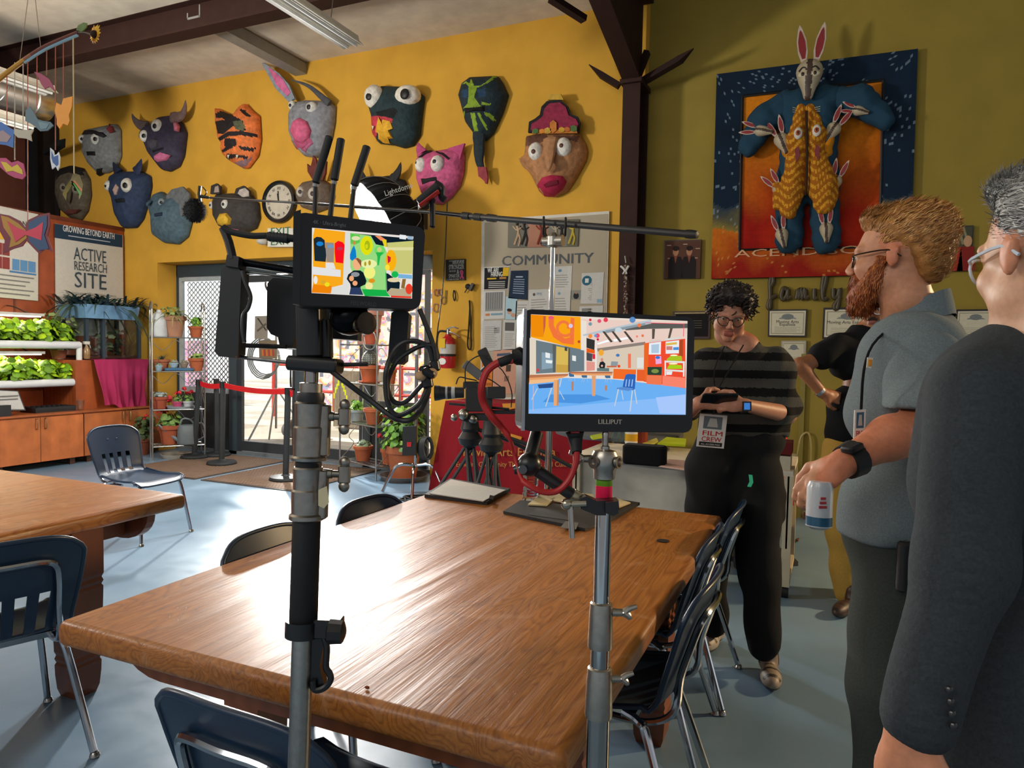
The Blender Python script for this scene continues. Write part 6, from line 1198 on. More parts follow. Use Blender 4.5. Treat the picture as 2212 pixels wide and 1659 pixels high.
# ================================================================ stands and monitors in the foreground
def along(px0, px1, D):
 a, b = atD(*px0, D), atD(*px1, D)
 def f(y): k = (y-px0[1])/(px1[1]-px0[1]); return a+(b-a)*k
 return f, (a-b).normalized() if px0[1] < px1[1] else (b-a).normalized()
def ring(t, name, f, ys, D, mat='brushed', c='9a958c', seg=26, label=None):
 g = MB(); pts = [f(y) for y, w in ys]; ax = (pts[-1]-pts[0]).normalized(); g.lathe(pts[0], ax, [(w/F_*D, (p-pts[0]).length) for p, (y, w) in zip(pts, ys)], seg, c); return obj(name, g, mat, t, label)
def stand_base(t, f, D, h=.62, spread=.46, c='a8a8a4'):
 p = f(1900); q = f(2100); d = (q-p).normalized(); k = (p.z-0.0)/-d.z; foot = p+d*k; top = p
 g = MB(); g.cyl(foot-d*.18, f(1700), 22/F_*D, 22/F_*D, 16, c); obj('riser', g, 'brushed', t)
 for i in range(3): a = 2*PI*i/3+.7; g = MB(); g.tube([foot-d*h, V((foot.x+cos(a)*spread, foot.y+sin(a)*spread, .015))], .012, c, 8, 1); g.sph((foot.x+cos(a)*spread, foot.y+sin(a)*spread, .015), .015, '1a1a1a', 8, 5); obj('leg', g, 'brushed', t)
 return foot
D1 = 1.05
f1, up1 = along((672, 830), (645, 1659), D1)
foot = f1(2200)
t = thing('light_stand', 'thick silver and black light stand in the left foreground carrying the smaller monitor', 'stand', (foot.x, foot.y, 0), 'rolling silver stands holding the monitors')
stand_base(t, f1, D1)
rv = lambda l: [(y, w) for y, w in reversed(l)]
ring(t, 'lower_pole', f1, rv([(1362, 23), (1710, 23)]), D1, 'brushed', 'a39f98')
ring(t, 'black_sleeve', f1, rv([(1122, 29), (1126, 30), (1352, 30), (1354, 29)]), D1, 'rubber', '151516')
ring(t, 'sleeve_band', f1, rv([(1340, 33), (1341, 34), (1366, 34), (1367, 33)]), D1, 'plastic', '121213')
ring(t, 'lower_collar', f1, rv([(1008, 30), (1012, 33), (1018, 32), (1056, 31), (1060, 34), (1066, 34), (1108, 33), (1112, 38), (1120, 38), (1123, 34)]), D1)
ring(t, 'upper_collar', f1, rv([(868, 29), (872, 34), (880, 33), (920, 31), (924, 34), (930, 34), (984, 33), (988, 38), (994, 37), (996, 30)]), D1)
ring(t, 'black_ring', f1, rv([(994, 28), (1010, 28)]), D1, 'rubber', '141414')
ring(t, 'top_ring', f1, rv([(846, 15), (848, 28), (858, 30), (868, 28)]), D1, 'satin', '1a1a1a'); ring(t, 'top_sleeve', f1, rv([(826, 15), (828, 24), (848, 24), (850, 15)]), D1)
ring(t, 'upper_pole', f1, rv([(770, 15), (850, 15)]), D1, 'chrome', 'b0aca6')
def tknob(t, f, y, px, D, up, w=27):
 p = f(y); r = (_R-up*_R.dot(up)).normalized(); s = D/F_; g = MB(); g.cyl(p+r*20*s, p+r*52*s, 12*s, 10*s, 14, '8f8a80'); g.cyl(p+r*48*s, p+r*80*s, 8*s, 8*s, 12, '7f7a72')
 c = p+r*(px)*s; g.rbox(c, (w*s, 18*s, 40*s), 8*s, '8f8a80', Matrix((r, up.cross(r)*-1, up)).transposed()); g.sph(c+up*26*s, (13*s, 9*s, 13*s), '8f8a80', 12, 8); g.sph(c-up*26*s, (13*s, 9*s, 13*s), '8f8a80', 12, 8); obj('clamp_knob', g, 'brushed', t)
tknob(t, f1, 1022, 78, D1, up1); tknob(t, f1, 898, 74, D1, up1)
g = MB(); s = D1/F_; r_ = (_R-up1*_R.dot(up1)).normalized()
for y0, y1 in ((872, 985), (1012, 1120)): a, b = f1(y0), f1(y1); g.rbox((a+b)/2+r_*26*s, (36*s, 30*s, (a-b).length*.98), 8*s, '948f85', Matrix((r_, up1.cross(r_)*-1, up1)).transposed())
obj('collar_boss', g, 'brushed', t)
g = MB(); p = [atD(x, y, D1-.025) for x, y in ((688, 1058), (706, 1050), (711, 1085), (700, 1098), (688, 1092))]; g.prism(p, -_F, .001, 'c8bc98'); obj('masking_tape', g, 'paper', t)
t = thing('super_clamp', 'black clamp with star knob gripping the thick light stand', 'clamp', f1(1380)); g = MB(); p = f1(1352)
g.lathe(f1(1376), up1, [(26*s, 0), (38*s, .002), (38*s, (f1(1338)-f1(1376)).length)], 20, '131314'); g.rbox(p+r_*55*s, (60*s, 44*s, 40*s), 6*s, '161617', Matrix((r_, up1.cross(r_)*-1, up1)).transposed()); g.lathe(p+r_*60*s-_F*.02, r_, [(18*s, 0), (26*s, .003), (24*s, .022), (10*s, .026)], 9, '1a1a1b', False)
obj('body', g, 'plastic', t); g = MB(); g.tube([atD(x, y, D1-.01) for x, y in ((700, 1375), (706, 1400), (704, 1440), (712, 1455), (714, 1470), (700, 1486), (680, 1490), (676, 1470))], 7*s, '141415', 8); g.prism([atD(x, y, D1-.005) for x, y in ((668, 1380), (702, 1378), (690, 1440), (700, 1480), (670, 1492))], _F, .02, '111112'); obj('hook_jaw', g, 'plastic', t)
# ---- generic monitor: outer corners (tl,tr,br,bl) as (px,py,D)
class Plane:
 def __init__(s, pts): s.P = [atD(*p) for p in pts]; s.x = (s.P[1]-s.P[0]).normalized(); s.n = (s.P[1]-s.P[0]).cross(s.P[3]-s.P[0]).normalized(); s.n = s.n if s.n.dot(_F) < 0 else -s.n; s.o = s.P[0]; s.y = s.n.cross(s.x).normalized()
 def at(s, px, py, off=0.): d = ray(px, py); o = s.o+s.n*off; return CAM+d*((o-CAM).dot(s.n)/d.dot(s.n))
def monitor(t, pl, outer, screen, thick, hood=None, c='0e0f11'):
 g = MB(); P = [pl.at(x, y) for x, y in outer]; n = []; k = len(P); rr = .012
 for i in range(k):
  a, b, c_ = P[i-1], P[i], P[(i+1) % k]; u = (a-b).normalized(); v = (c_-b).normalized()
  for q in range(4): an = PI/2*q/3; n.append(b+u*rr*(1-sin(an))+v*rr*(1-cos(an)))
 g.prism(n, -pl.n, thick, c, False); cc = sum(n, V((0, 0, 0)))/len(n); obj('case', g, 'plastic', t)
 g = MB(); g.prism([cc+(p-cc)*.985+pl.n*.0005 for p in n], pl.n, .002, '060607'); b = obj('front_bezel', g, 'gloss', t); return b
def picture(t, pl, org, sc, scr, base, layers, name='screen'):
 g = MB(); Z = lambda x, y, k: pl.at(org[0]+x/sc, org[1]+y/sc, .0030+.00006*k)
 g.prism([pl.at(x, y, .0028) for x, y in scr], pl.n, .0002, base); k = 1
 for c, pts in layers:
  if pts and isinstance(pts[0], (int, float)): cx, cy, rx, ry = pts; pts = [(cx+rx*cos(2*PI*q/22), cy+ry*sin(2*PI*q/22)) for q in range(22)]
  g.add([Z(x, y, k) for x, y in pts], [tuple(range(len(pts)))], c); k += 1
 return obj(name, g, 'emit', t)
M1 = Plane([(637, 457, .95), (921, 490, 1.0), (908, 668, 1.0), (633, 660, .95)])
t = thing('field_monitor', 'smaller black field monitor showing a blurred bright interview picture', 'monitor', M1.at(770, 664)); b = monitor(t, M1, [(639, 457), (919, 491), (908, 669), (634, 661)], None, .035)
g = MB(); g.prism([M1.at(x, y, -.002) for x, y in ((634, 462), (650, 457), (648, 660), (632, 658))], M1.n, .012, '0c0d0e'); obj('side_hood', g, 'plastic', t)
lay = [('f8a81c', [(180, 120), (790, 195), (750, 1240), (150, 1390), (150, 280)]), ('ffffff' if 0 else 'e2e2e2', [(130, 880), (700, 950), (700, 1090), (130, 1040)]), ('e2e2e2', [(400, 800), (560, 810), (600, 930), (400, 920)]), ('f0840c', [(150, 1240), (520, 1270), (520, 1420), (120, 1400)]),
    ('1c2a34', [(160, 330), (220, 290), (310, 300), (380, 360), (390, 500), (420, 570), (400, 790), (180, 770)]), ('1880d0', (285, 430, 70, 45)), ('968a80', [(390, 400), (560, 410), (570, 520), (560, 800), (420, 790)]), ('7098c0', (500, 480, 60, 35)),
    ('f81020', [(580, 420), (650, 370), (740, 400), (790, 470), (770, 560), (750, 820), (600, 800), (580, 600)]), ('b83a50', (685, 525, 60, 32)), ('dcdcd8', [(790, 195), (890, 200), (880, 1000), (850, 1440), (500, 1420), (530, 1290), (740, 1280)]),
    ('98d880', [(890, 210), (1450, 290), (1620, 600), (1600, 1440), (1130, 1440), (890, 900)]), ('58c848', [(890, 220), (1080, 260), (1080, 400), (1000, 440), (900, 430)]), ('e0e0b0', (1000, 320, 85, 45)), ('0c1c28', [(900, 215), (2150, 330), (2150, 470), (1640, 490), (1400, 440), (1300, 270)]), ('e8ecf0', [(1875, 245), (2000, 260), (2000, 345), (1870, 330)]), ('9cb4cc', [(2030, 270), (2140, 290), (2140, 350), (2030, 340)]),
    ('c8c878', [(1620, 410), (2150, 370), (2120, 1030), (1700, 1010), (1640, 560)]), ('e0dca0', [(1640, 500), (2150, 500), (2140, 560), (1640, 560)]), ('1080c8', [(965, 460), (1000, 560), (1015, 700), (930, 770), (885, 730), (885, 640), (930, 520)]), ('d0884c', (970, 410, 28, 40)), ('e0e010', (1215, 465, 125, 190)), ('a8b818', (1230, 460, 55, 95)), ('d0d820', (1215, 480, 28, 45)),
    ('70d868', (1480, 560, 110, 100)), ('c8d080', (1470, 545, 48, 50)), ('20b848', [(1400, 600), (1560, 600), (1490, 680), (1460, 860), (1430, 860), (1430, 690)]), ('f09060', [(1380, 270), (1480, 270), (1620, 360), (1500, 370)]), ('e8d020', [(1520, 350), (1610, 350), (1620, 500), (1570, 490)]), ('f8b010', (1700, 760, 108, 210)), ('c81840', [(1630, 660), (1700, 700), (1690, 780), (1640, 820)]), ('f8e040', (1630, 900, 45, 60)), ('18b850', (1780, 1040, 70, 65)), ('78b0d8', [(1850, 1030), (2120, 1050), (2120, 1130), (1840, 1110)]),
    ('f0f080', (1275, 1000, 115, 125)), ('e8f0a8', (1260, 830, 160, 90)), ('b09828', (1190, 830, 22, 45)), ('b09828', (1275, 810, 26, 50)), ('f0e898', (1265, 1270, 75, 75)), ('e0941c', (1320, 1165, 65, 45)), ('18b048', [(1120, 1330), (1600, 1350), (1590, 1000), (1610, 1000), (1615, 1390), (1690, 1480), (1180, 1470)]),
    ('10202c', [(1610, 1020), (1640, 1020), (1880, 1200), (1870, 1330), (1620, 1390)]), ('e0d0a8', (1760, 1150, 130, 45)), ('b8a888', [(1620, 1400), (1700, 1310), (1900, 1330), (2000, 1290), (2110, 1420), (2110, 1500), (1700, 1470)]), ('e84028', (2060, 1330, 70, 105)), ('e83828', [(1700, 1460), (2110, 1480), (2105, 1515), (1700, 1495)]), ('8c6a38', [(1930, 1130), (2000, 1130), (1970, 1320), (1900, 1310)]),
    ('101c22', [(960, 960), (1090, 960), (1150, 1000), (1215, 1170), (1190, 1240), (1100, 1280), (1090, 1310), (900, 1310), (890, 1230), (820, 1130), (850, 1040)]), ('8c9298', (990, 1040, 85, 48)), ('2c3c60', [(900, 1300), (1090, 1300), (1150, 1450), (870, 1440)]), ('f0b080', (1025, 830, 85, 125)), ('8a5434', [(960, 730), (1040, 710), (1110, 760), (1110, 900), (1080, 840), (1010, 740)]), ('f0a878', (915, 1120, 48, 55)), ('f0a878', (985, 1215, 50, 50)), ('e8e020', (430, 1240, 50, 45)), ('d8a830', (350, 1190, 45, 40)), ('e8a858', (1990, 1170, 0.1, 0.1)), ('e8e8e8', (200, 1150, 40, 80))]
picture(b, M1, (660, 480), 9.217, [(674, 492), (893, 511), (890, 645), (673, 633)], 'e8e0d8', lay)
g = MB(); o = M1.at(676, 483, .003); g.text('4K · Ultra-Bright', o, M1.x, M1.y, .0055, '6c6c6c', .0002, width=.043); obj('top_lettering', g, 'satin', b)
g = MB(); o = M1.at(757, 658, .003); g.text('FEELWORLD', o, M1.x, M1.y, .0060, '3c3e42', .0002, width=.034); obj('maker_lettering', g, 'satin', b)
# mount, receiver boxes, batteries and antennas behind the field monitor
def bar(g, p, q, w, dpt, c, D): a, b = atD(*p, D), atD(*q, D); d = (b-a); s_ = d.cross(_F).normalized(); R = Matrix((s_, s_.cross(d).normalized(), d.normalized())).transposed(); g.rbox((a+b)/2, (w/F_*D, dpt, d.length), .006, c, R)
t = thing('monitor_mount', 'black bracket and rods joining the smaller monitor to the thick stand', 'mount', atD(672, 800, 1.03)); g = MB(); bar(g, (672, 650), (674, 772), 52, .045, '121314', 1.03); bar(g, (628, 784), (735, 792), 32, .05, '131415', 1.03); bar(g, (700, 690), (702, 775), 30, .03, '18191a', 1.04); obj('bracket', g, 'plastic', t)
g = MB(); g.cyl(atD(512, 771, 1.04), atD(640, 785, 1.04), .0028, .0028, 8, '7c7c7c'); obj('thin_rod', g, 'metal', t); g = MB(); g.cyl(atD(735, 788, 1.04), atD(795, 787, 1.04), .003, .003, 8, '3c3c3c'); obj('thin_rod', g, 'metal', t)
g = MB(); a = atD(755, 688, 1.0); g.sph(a, (.03, .025, .024), '17181a', 14, 9); g.cyl(atD(765, 699, .99), atD(792, 699, .98), .010, .012, 16, '8c7c60'); g.cyl(atD(716, 678, 1.0), atD(745, 684, 1.0), .010, .010, 12, '5c5448'); g.lathe(atD(786, 699, .975), _R*.7-_F*.7, [(.009, 0), (.0155, .001), (.0155, .008), (.009, .009)], 18, '3c342c'); obj('ball_joint', g, 'metal', t)
t = thing('video_receiver', 'black receiver box with three paddle antennas behind the smaller monitor', 'receiver', atD(700, 735, 1.08)); g = MB(); P = [atD(x, y, 1.09) for x, y in ((690, 640), (776, 655), (772, 735), (700, 730))]; g.prism(P, _F, .03, '101112'); P = [atD(x, y, 1.1) for x, y in ((640, 470), (905, 500), (900, 660), (640, 650))]; g.prism(P, _F, .02, '0f1011'); obj('box', g, 'plastic', t)
for a, b_, c_ in (((712, 294), (682, 396), (680, 480)), ((737, 299), (722, 390), (711, 490)), ((793, 315), (765, 402), (755, 490))):
 g = MB(); bar(g, a, b_, 18, .010, '17181a', 1.1); g.cyl(atD(*b_, 1.1), atD(*c_, 1.1), .0035, .0045, 10, '1a1b1c'); g.cyl(atD(b_[0], b_[1]+2, 1.1), atD(b_[0]-1, b_[1]+8, 1.1), .005, .004, 10, '9c9c98'); obj('antenna', g, 'rubber', t)
t = thing('battery_box', 'black rounded box left of the bracket under the smaller monitor', 'battery', atD(620, 760, 1.1)); g = MB(); n = [(577, 612), (590, 600), (662, 605), (664, 727), (636, 730), (632, 752), (605, 752), (600, 728), (585, 722), (576, 708)]; g.prism([atD(x, y, 1.1) for x, y in n], _F, .05, '111213'); obj('case', g, 'plastic', t)
g = MB(); bar(g, (592, 748), (620, 749), 9, .010, '161717', 1.08); g.tube([atD(x, y, 1.08) for x, y in ((598, 749), (560, 747), (515, 746))], .0035, '1b1b1c', 8); obj('plug_lead', g, 'rubber', t)
def paddle(label, q, D, dp=.03):
 t = thing('wireless_antenna', label, 'antenna', atD(q[2][0], q[2][1], D), 'large black slab antennas either side of the smaller monitor'); P = [atD(x, y, D) for x, y in q]; g = MB(); n = []
 for i in range(4):
  a, b_, c_ = P[i-1], P[i], P[(i+1) % 4]; u = (a-b_).normalized(); v = (c_-b_).normalized(); n += [b_+u*.006, b_+v*.006]
 g.prism(n, _F, dp, '141516'); obj('slab', g, 'satin', t); return t
ta = paddle('tall black slab antenna hanging left of the smaller monitor', [(479, 572), (522, 578), (513, 774), (463, 769)], 1.02)
g = MB(); g.prism([atD(x, y, 1.015) for x, y in ((490, 550), (516, 554), (514, 578), (486, 574))], _F, .03, '17181a'); g.tube([atD(x, y, 1.02) for x, y in ((503, 560), (494, 522), (482, 492))], .006, '17181a', 8, 2); obj('top_cap', g, 'satin', ta)
g = MB(); g.tube([atD(x, y, 1.01) for x, y in ((482, 490), (497, 500), (540, 509), (575, 509))], .0045, '1a1b1c', 8); bar(g, (575, 509), (640, 516), 16, .012, '151617', 1.01)
for k in range(6): a = atD(584+7*k, 511+k*.8, 1.01); g.sph(a, .0072, '1c1d1e', 8, 5)
obj('top_cable', g, 'rubber', ta)
paddle('black slab antenna hanging below the right corner of the smaller monitor', [(846, 668), (884, 670), (875, 788), (837, 785)], 1.05)
g = MB(); bar(g, (517, 566), (640, 586), 16, .02, '1d1e20', 1.04); bar(g, (522, 586), (640, 600), 5, .012, '8c8c88', 1.04); single('support_arm', g, 'metal', 'dark metal arm between the left slab antenna and the smaller monitor', 'arm')
g = MB(); g.tube([atD(x, y, 1.0) for x, y in ((524, 585), (530, 610), (541, 640), (536, 665), (526, 680), (524, 710), (528, 740))], .003, '202122', 8); single('antenna_cable', g, 'cable', 'thin black cable curving beside the left slab antenna', 'cable')
Z = lambda L_: [atD(740+x/3.605, 640+y/3.605, D) for x, y, D in L_]
for k, (L_, r, lb) in enumerate((([(600, 100, 1.0), (640, 200, 1.0), (690, 330, 1.0), (715, 420, 1.0), (728, 520, 1.0)], .0036, 'black cable dropping from the right corner of the smaller monitor'),
 ([(-270, 480, 1.02), (-120, 560, 1.02), (0, 650, 1.0), (200, 800, 1.0), (370, 930, .99), (450, 965, .99), (530, 962, .99), (600, 900, 1.0), (660, 770, 1.0), (672, 700, 1.0)], .0040, 'long black cable sagging from the stand bracket to the cable bundle'),
 ([(672, 690, 1.0), (600, 830, .99), (480, 915, .99), (400, 915, .99), (350, 820, .99), (335, 680, .99), (345, 560, .99), (400, 430, 1.0), (480, 360, 1.0), (580, 352, 1.0), (670, 400, 1.0), (700, 500, 1.0)], .0036, 'outer loop of the black cable coil right of the smaller monitor'),
 ([(690, 640, 1.01), (610, 700, 1.0), (500, 815, 1.0), (420, 830, 1.0), (370, 780, 1.0), (350, 680, 1.0), (380, 580, 1.0), (440, 490, 1.0), (540, 420, 1.0), (620, 385, 1.0), (700, 385, 1.0), (728, 450, 1.0), (726, 530, 1.0)], .0034, 'inner loop of the black cable coil right of the smaller monitor'))):
 g = MB(); g.tube(Z(L_), r, '161617', 8, 6); single('cable', g, 'cable', lb, 'cable', 'black cables of the monitor stand')
t = thing('cable_clamp', 'black clamp with wooden tips gathering the cable coil', 'clamp', atD(925, 830, 1.0)); g = MB(); bar(g, (917, 790), (925, 838), 24, .02, '131314', 1.0); bar(g, (938, 778), (942, 802), 20, .02, '141415', 1.0); bar(g, (915, 800), (940, 812), 18, .03, '121213', .99); obj('body', g, 'plastic', t)
for x, y in ((909, 812), (933, 806)): g = MB(); g.sph(atD(x, y, .985), (.008, .008, .007), 'b8946c', 10, 7); obj('wooden_tip', g, 'matte', t)
t = thing('camera_handle', 'small black control handle with red trim above the right end of the monitor', 'handle', atD(935, 500, 1.05)); g = MB(); bar(g, (905, 440), (950, 402), 22, .02, '141415', 1.05); bar(g, (934, 428), (934, 492), 12, .012, '141415', 1.05); g.tube([atD(x, y, 1.05) for x, y in ((940, 395), (953, 405), (954, 425), (962, 432))], .005, '18181a', 8); obj('grip', g, 'rubber', t)
g = MB(); bar(g, (906, 446), (948, 414), 5, .018, 'b01c1c', 1.04); obj('red_strip', g, 'satin', t)
# ---- second stand and the large monitor
D2 = 1.0
f2, up2 = along((1307, 960), (1290, 1659), D2); foot = f2(2300); s = D2/F_; r2 = (_R-up2*_R.dot(up2)).normalized()
t = thing('light_stand', 'slimmer silver stand with green and pink tape holding the large monitor', 'stand', (foot.x, foot.y, 0), 'rolling silver stands holding the monitors'); stand_base(t, f2, D2, c='b0b0ac')
ring(t, 'lower_pole', f2, rv([(1545, 25), (1710, 25)]), D2, 'chrome', 'a8a6a2'); ring(t, 'middle_pole', f2, rv([(1395, 20), (1455, 20)]), D2, 'chrome', 'a8a6a2'); ring(t, 'upper_pole', f2, rv([(1030, 17), (1305, 17.5)]), D2, 'chrome', 'aeaca8')
ring(t, 'lower_collar', f2, rv([(1440, 22), (1443, 26), (1460, 27), (1470, 28), (1540, 30), (1548, 29), (1550, 22)]), D2, 'brushed', 'a8a296'); ring(t, 'upper_collar', f2, rv([(1300, 20), (1303, 24), (1320, 25), (1392, 27), (1399, 26), (1401, 18)]), D2, 'brushed', 'a8a296')
ring(t, 'top_socket', f2, rv([(970, 10), (974, 24), (984, 29), (1008, 29), (1016, 24), (1034, 23), (1036, 17)]), D2, 'brushed', 'a8a298'); ring(t, 'spigot', f2, rv([(932, 6), (936, 8), (944, 7), (962, 7), (964, 10), (972, 10)]), D2, 'brushed', 'b0aca4')
ring(t, 'green_tape', f2, rv([(1036, 17.6), (1037, 18), (1048, 18), (1049, 17.6)]), D2, 'paper', '5c8c1c'); ring(t, 'pink_tape', f2, rv([(1048.5, 17.6), (1049, 18), (1081, 18), (1082, 17.6)]), D2, 'paper', 'e0184c')
def wing(t, p, dr, D, k=1.0):
 s = D/F_*k; g = MB(); g.cyl(p, p+dr*22*s, 9*s, 8*s, 12, 'a09a8e'); c = p+dr*26*s; u = up2
 for sg, L_ in ((1, 30), (-1, 14)): g.tube([c, c+dr*10*s+u*8*s*sg, c+dr*(L_*.9)*s+u*14*s*sg], lambda q: (9-4*q)*s, 'aaa498', 8, 3)
 obj('wing_screw', g, 'brushed', t)
wing(t, f2(1322)+r2*24*s, r2, D2); wing(t, f2(1465)+r2*26*s, r2, D2, .9); wing(t, f2(992)-r2*24*s, -r2, D2, 1.0)
g = MB()
for sg in (-1, 1): a = f2(996)+r2*sg*22*s-_F*.012; d = (r2*sg*.8-_F*.6).normalized(); g.lathe(a, d, [(12*s, 0), (14*s, 8*s), (10*s, 8*s), (9*s, 2*s)], 18, 'a8a298')
obj('side_sockets', g, 'brushed', t)
M2 = Plane([(1130, 667, .97), (1500, 685, 1.02), (1495, 934, 1.02), (1126, 932, .97)])
t = thing('large_monitor', 'large black monitor showing the room with blue floor and tables', 'monitor', M2.at(1312, 934)); b = monitor(t, M2, [(1130, 667), (1501, 685), (1495, 935), (1125, 931)], None, .04)
g = MB(); g.prism([M2.at(x, y, -.001) for x, y in ((1130, 668), (1137, 668), (1132, 930), (1125, 930))], M2.n, .004, 'a4a6a8'); obj('silver_edge', g, 'metal', t)
def curl(cx, cy, r0, r1, w, a0, a1, n=26):
 o = [(cx+(r0+(r1-r0)*k/n)*cos(a0+(a1-a0)*k/n), cy+(r0+(r1-r0)*k/n)*sin(a0+(a1-a0)*k/n)) for k in range(n+1)]; i = [(cx+(r0-w+(r1-r0)*k/n)*cos(a0+(a1-a0)*k/n), cy+(r0-w+(r1-r0)*k/n)*sin(a0+(a1-a0)*k/n)) for k in range(n, -1, -1)]; return o+i
def chairp(x, y, s_, c, fl=1): return [(c, [(x-.3*s_*fl, y), (x+.35*s_*fl, y-.05*s_), (x+.5*s_*fl, y+.35*s_), (x+.5*s_*fl, y+.62*s_), (x-.1*s_*fl, y+.62*s_), (x-.25*s_*fl, y+.5*s_)])]+[('b8c4cc', [(x+a*s_, y+.6*s_), (x+(a+.06)*s_, y+.6*s_), (x+(b_+.04)*s_, y+1.25*s_), (x+b_*s_, y+1.25*s_)]) for a, b_ in ((-.1, -.3), (.1, 0), (.4, .6))]
lay = [('6cb0f4', [(15, 1020), (500, 960), (1150, 980), (2100, 1090), (2095, 1450), (10, 1435)]), ('88bcf8', [(15, 1380), (2095, 1200), (2095, 1450), (10, 1435)]), ('4c94e0', [(300, 1180), (900, 1180), (1100, 1240), (700, 1300), (200, 1280)]), ('a8c8fc', [(1700, 1220), (2095, 1180), (2095, 1440), (1750, 1430)]),
    ('e8cdc0', [(700, 180), (2120, 215), (2100, 450), (1560, 500), (900, 560), (700, 560)]), ('5c5c58', [(1280, 280), (1640, 235), (2120, 240), (2120, 300), (1600, 310), (1300, 330)]), ('d8c8b4', [(905, 560), (1560, 500), (1560, 840), (1130, 900), (910, 880)]), ('8c8078', [(920, 570), (1560, 480), (1560, 520), (930, 610)]),
    ('f8a414', [(40, 120), (700, 150), (705, 590), (120, 440), (40, 420)]), ('f08c0c', [(40, 120), (205, 130), (210, 420), (40, 410)]), ('f0743c', [(275, 150), (350, 150), (345, 260), (400, 380), (500, 440), (560, 420), (570, 160), (620, 170), (610, 520), (460, 500), (340, 420), (280, 280)]), ('f07840', curl(485, 290, 145, 70, 38, .3, 6.6)), ('c86040', [(205, 140), (240, 140), (235, 270), (210, 390)]), ('e85878', (310, 160, 35, 22)), ('d8c8e0', (570, 270, 28, 28)), ('b84a3c', (680, 480, 18, 20)),
    ('e0d4c0', [(25, 430), (115, 450), (110, 900), (25, 930)]), ('6c7c84', [(110, 460), (750, 590), (750, 870), (110, 905)]), ('88a0b0', [(185, 620), (330, 640), (330, 830), (185, 850)]), ('e8ecec', [(235, 620), (295, 635), (295, 700), (235, 690)]), ('e8f0f0', [(240, 720), (330, 730), (320, 770), (240, 760)]), ('d8b858', [(380, 540), (540, 570), (540, 880), (370, 890)]), ('c8a048', [(380, 780), (540, 790), (540, 890), (370, 890)]), ('3c4850', [(490, 550), (525, 555), (525, 605), (490, 600)]), ('5c544c', [(538, 560), (560, 565), (560, 880), (535, 880)]), ('e8e8e4', [(590, 660), (640, 670), (640, 740), (590, 730)]), ('5c6060', [(330, 510), (375, 520), (370, 880), (335, 885)]), ('e8e0d4', [(705, 190), (780, 210), (775, 600), (705, 590)]), ('343434', [(780, 430), (890, 460), (885, 590), (780, 560)]), ('e85a18', [(780, 565), (890, 590), (890, 640), (780, 620)]), ('4c4c50', [(780, 620), (860, 640), (855, 740), (780, 730)]), ('d8283c', [(860, 640), (895, 645), (895, 710), (860, 710)]), ('e0988c', [(780, 740), (890, 750), (890, 860), (780, 870)]), ('e8e4e0', [(895, 455), (920, 460), (915, 870), (895, 870)]),
    ('b8c4cc', [(730, 385), (1130, 290), (1640, 185), (1640, 240), (1180, 330), (740, 405)]), ('8c9aa4', [(1030, 330), (1560, 230), (1560, 260), (1030, 370)]), ('c8d4dc', (1205, 325, 48, 32)), ('f8fcff', [(920, 500), (1060, 455), (1090, 475), (930, 520)]), ('f8fcff', [(1130, 450), (1320, 418), (1340, 440), (1150, 480)])]
lay += [('4c443c', [(x, 345), (x+30, 340), (x+140, 480), (x+110, 490)]) for x in (990, 1110, 1270)]+[('5a5048', [(1650, 310), (1690, 310), (1680, 440), (1650, 445)]), ('5a5048', [(1890, 300), (1925, 300), (1890, 430), (1860, 435)])]
lay += [('f06c28', [(1140, 840), (1440, 850), (1430, 990), (1130, 970)]), ('e8602c', [(1450, 850), (1550, 850), (1540, 1005), (1445, 1000)]), ('f04c30', [(1545, 500), (2090, 440), (2095, 1100), (1540, 1010)]), ('e86828', [(1545, 505), (1600, 500), (1600, 1000), (1545, 1000)]), ('f8846c', [(1790, 930), (2100, 960), (2095, 1095), (1785, 1060)]), ('f07850', [(1580, 925), (1780, 930), (1775, 1055), (1575, 1040)]), ('e8eef4', [(1610, 500), (1770, 480), (1765, 650), (1605, 650)]), ('b0c8dc', [(1640, 520), (1745, 510), (1740, 630), (1640, 630)]), ('d8c8c0', [(1610, 465), (1770, 450), (1770, 475), (1610, 490)]), ('d8d8d4', [(1825, 440), (2020, 415), (2020, 445), (1825, 465)]), ('e8ecf0', [(1830, 480), (2010, 460), (2005, 635), (1830, 640)]), ('e0b850', [(1835, 500), (1980, 485), (1980, 515), (1835, 530)]), ('d08078', [(1840, 540), (1920, 540), (1920, 590), (1840, 590)]), ('4c90d8', [(1930, 555), (2005, 550), (2005, 590), (1930, 590)]), ('a84c28', [(2015, 460), (2060, 450), (2060, 680), (2010, 660)]), ('f0a8d8', [(1690, 670), (1770, 670), (1775, 770), (1700, 780)]), ('3c78d0', (1725, 690, 32, 20)), ('2c4434', [(1590, 815), (1780, 815), (1775, 925), (1590, 920)]), ('7c9048', (1690, 870, 50, 28)), ('e0e4e0', [(1815, 730), (2085, 740), (2085, 765), (1815, 755)]), ('e0e4e0', [(1815, 845), (2085, 860), (2080, 885), (1815, 865)]), ('e0e4e0', [(1815, 740), (1835, 740), (1835, 930), (1815, 930)]), ('e0e4e0', [(2060, 750), (2085, 750), (2080, 945), (2060, 945)]), ('a8c428', [(1845, 710), (1900, 665), (2040, 670), (2050, 735), (1850, 730)]), ('a8d020', [(1850, 830), (1880, 785), (2040, 790), (2050, 840), (1850, 840)]), ('fff8c8', (1940, 660, 50, 10)), ('fff8c8', (1930, 772, 60, 10)), ('e8eaec', [(1840, 870), (1920, 875), (1910, 920), (1840, 920)])]
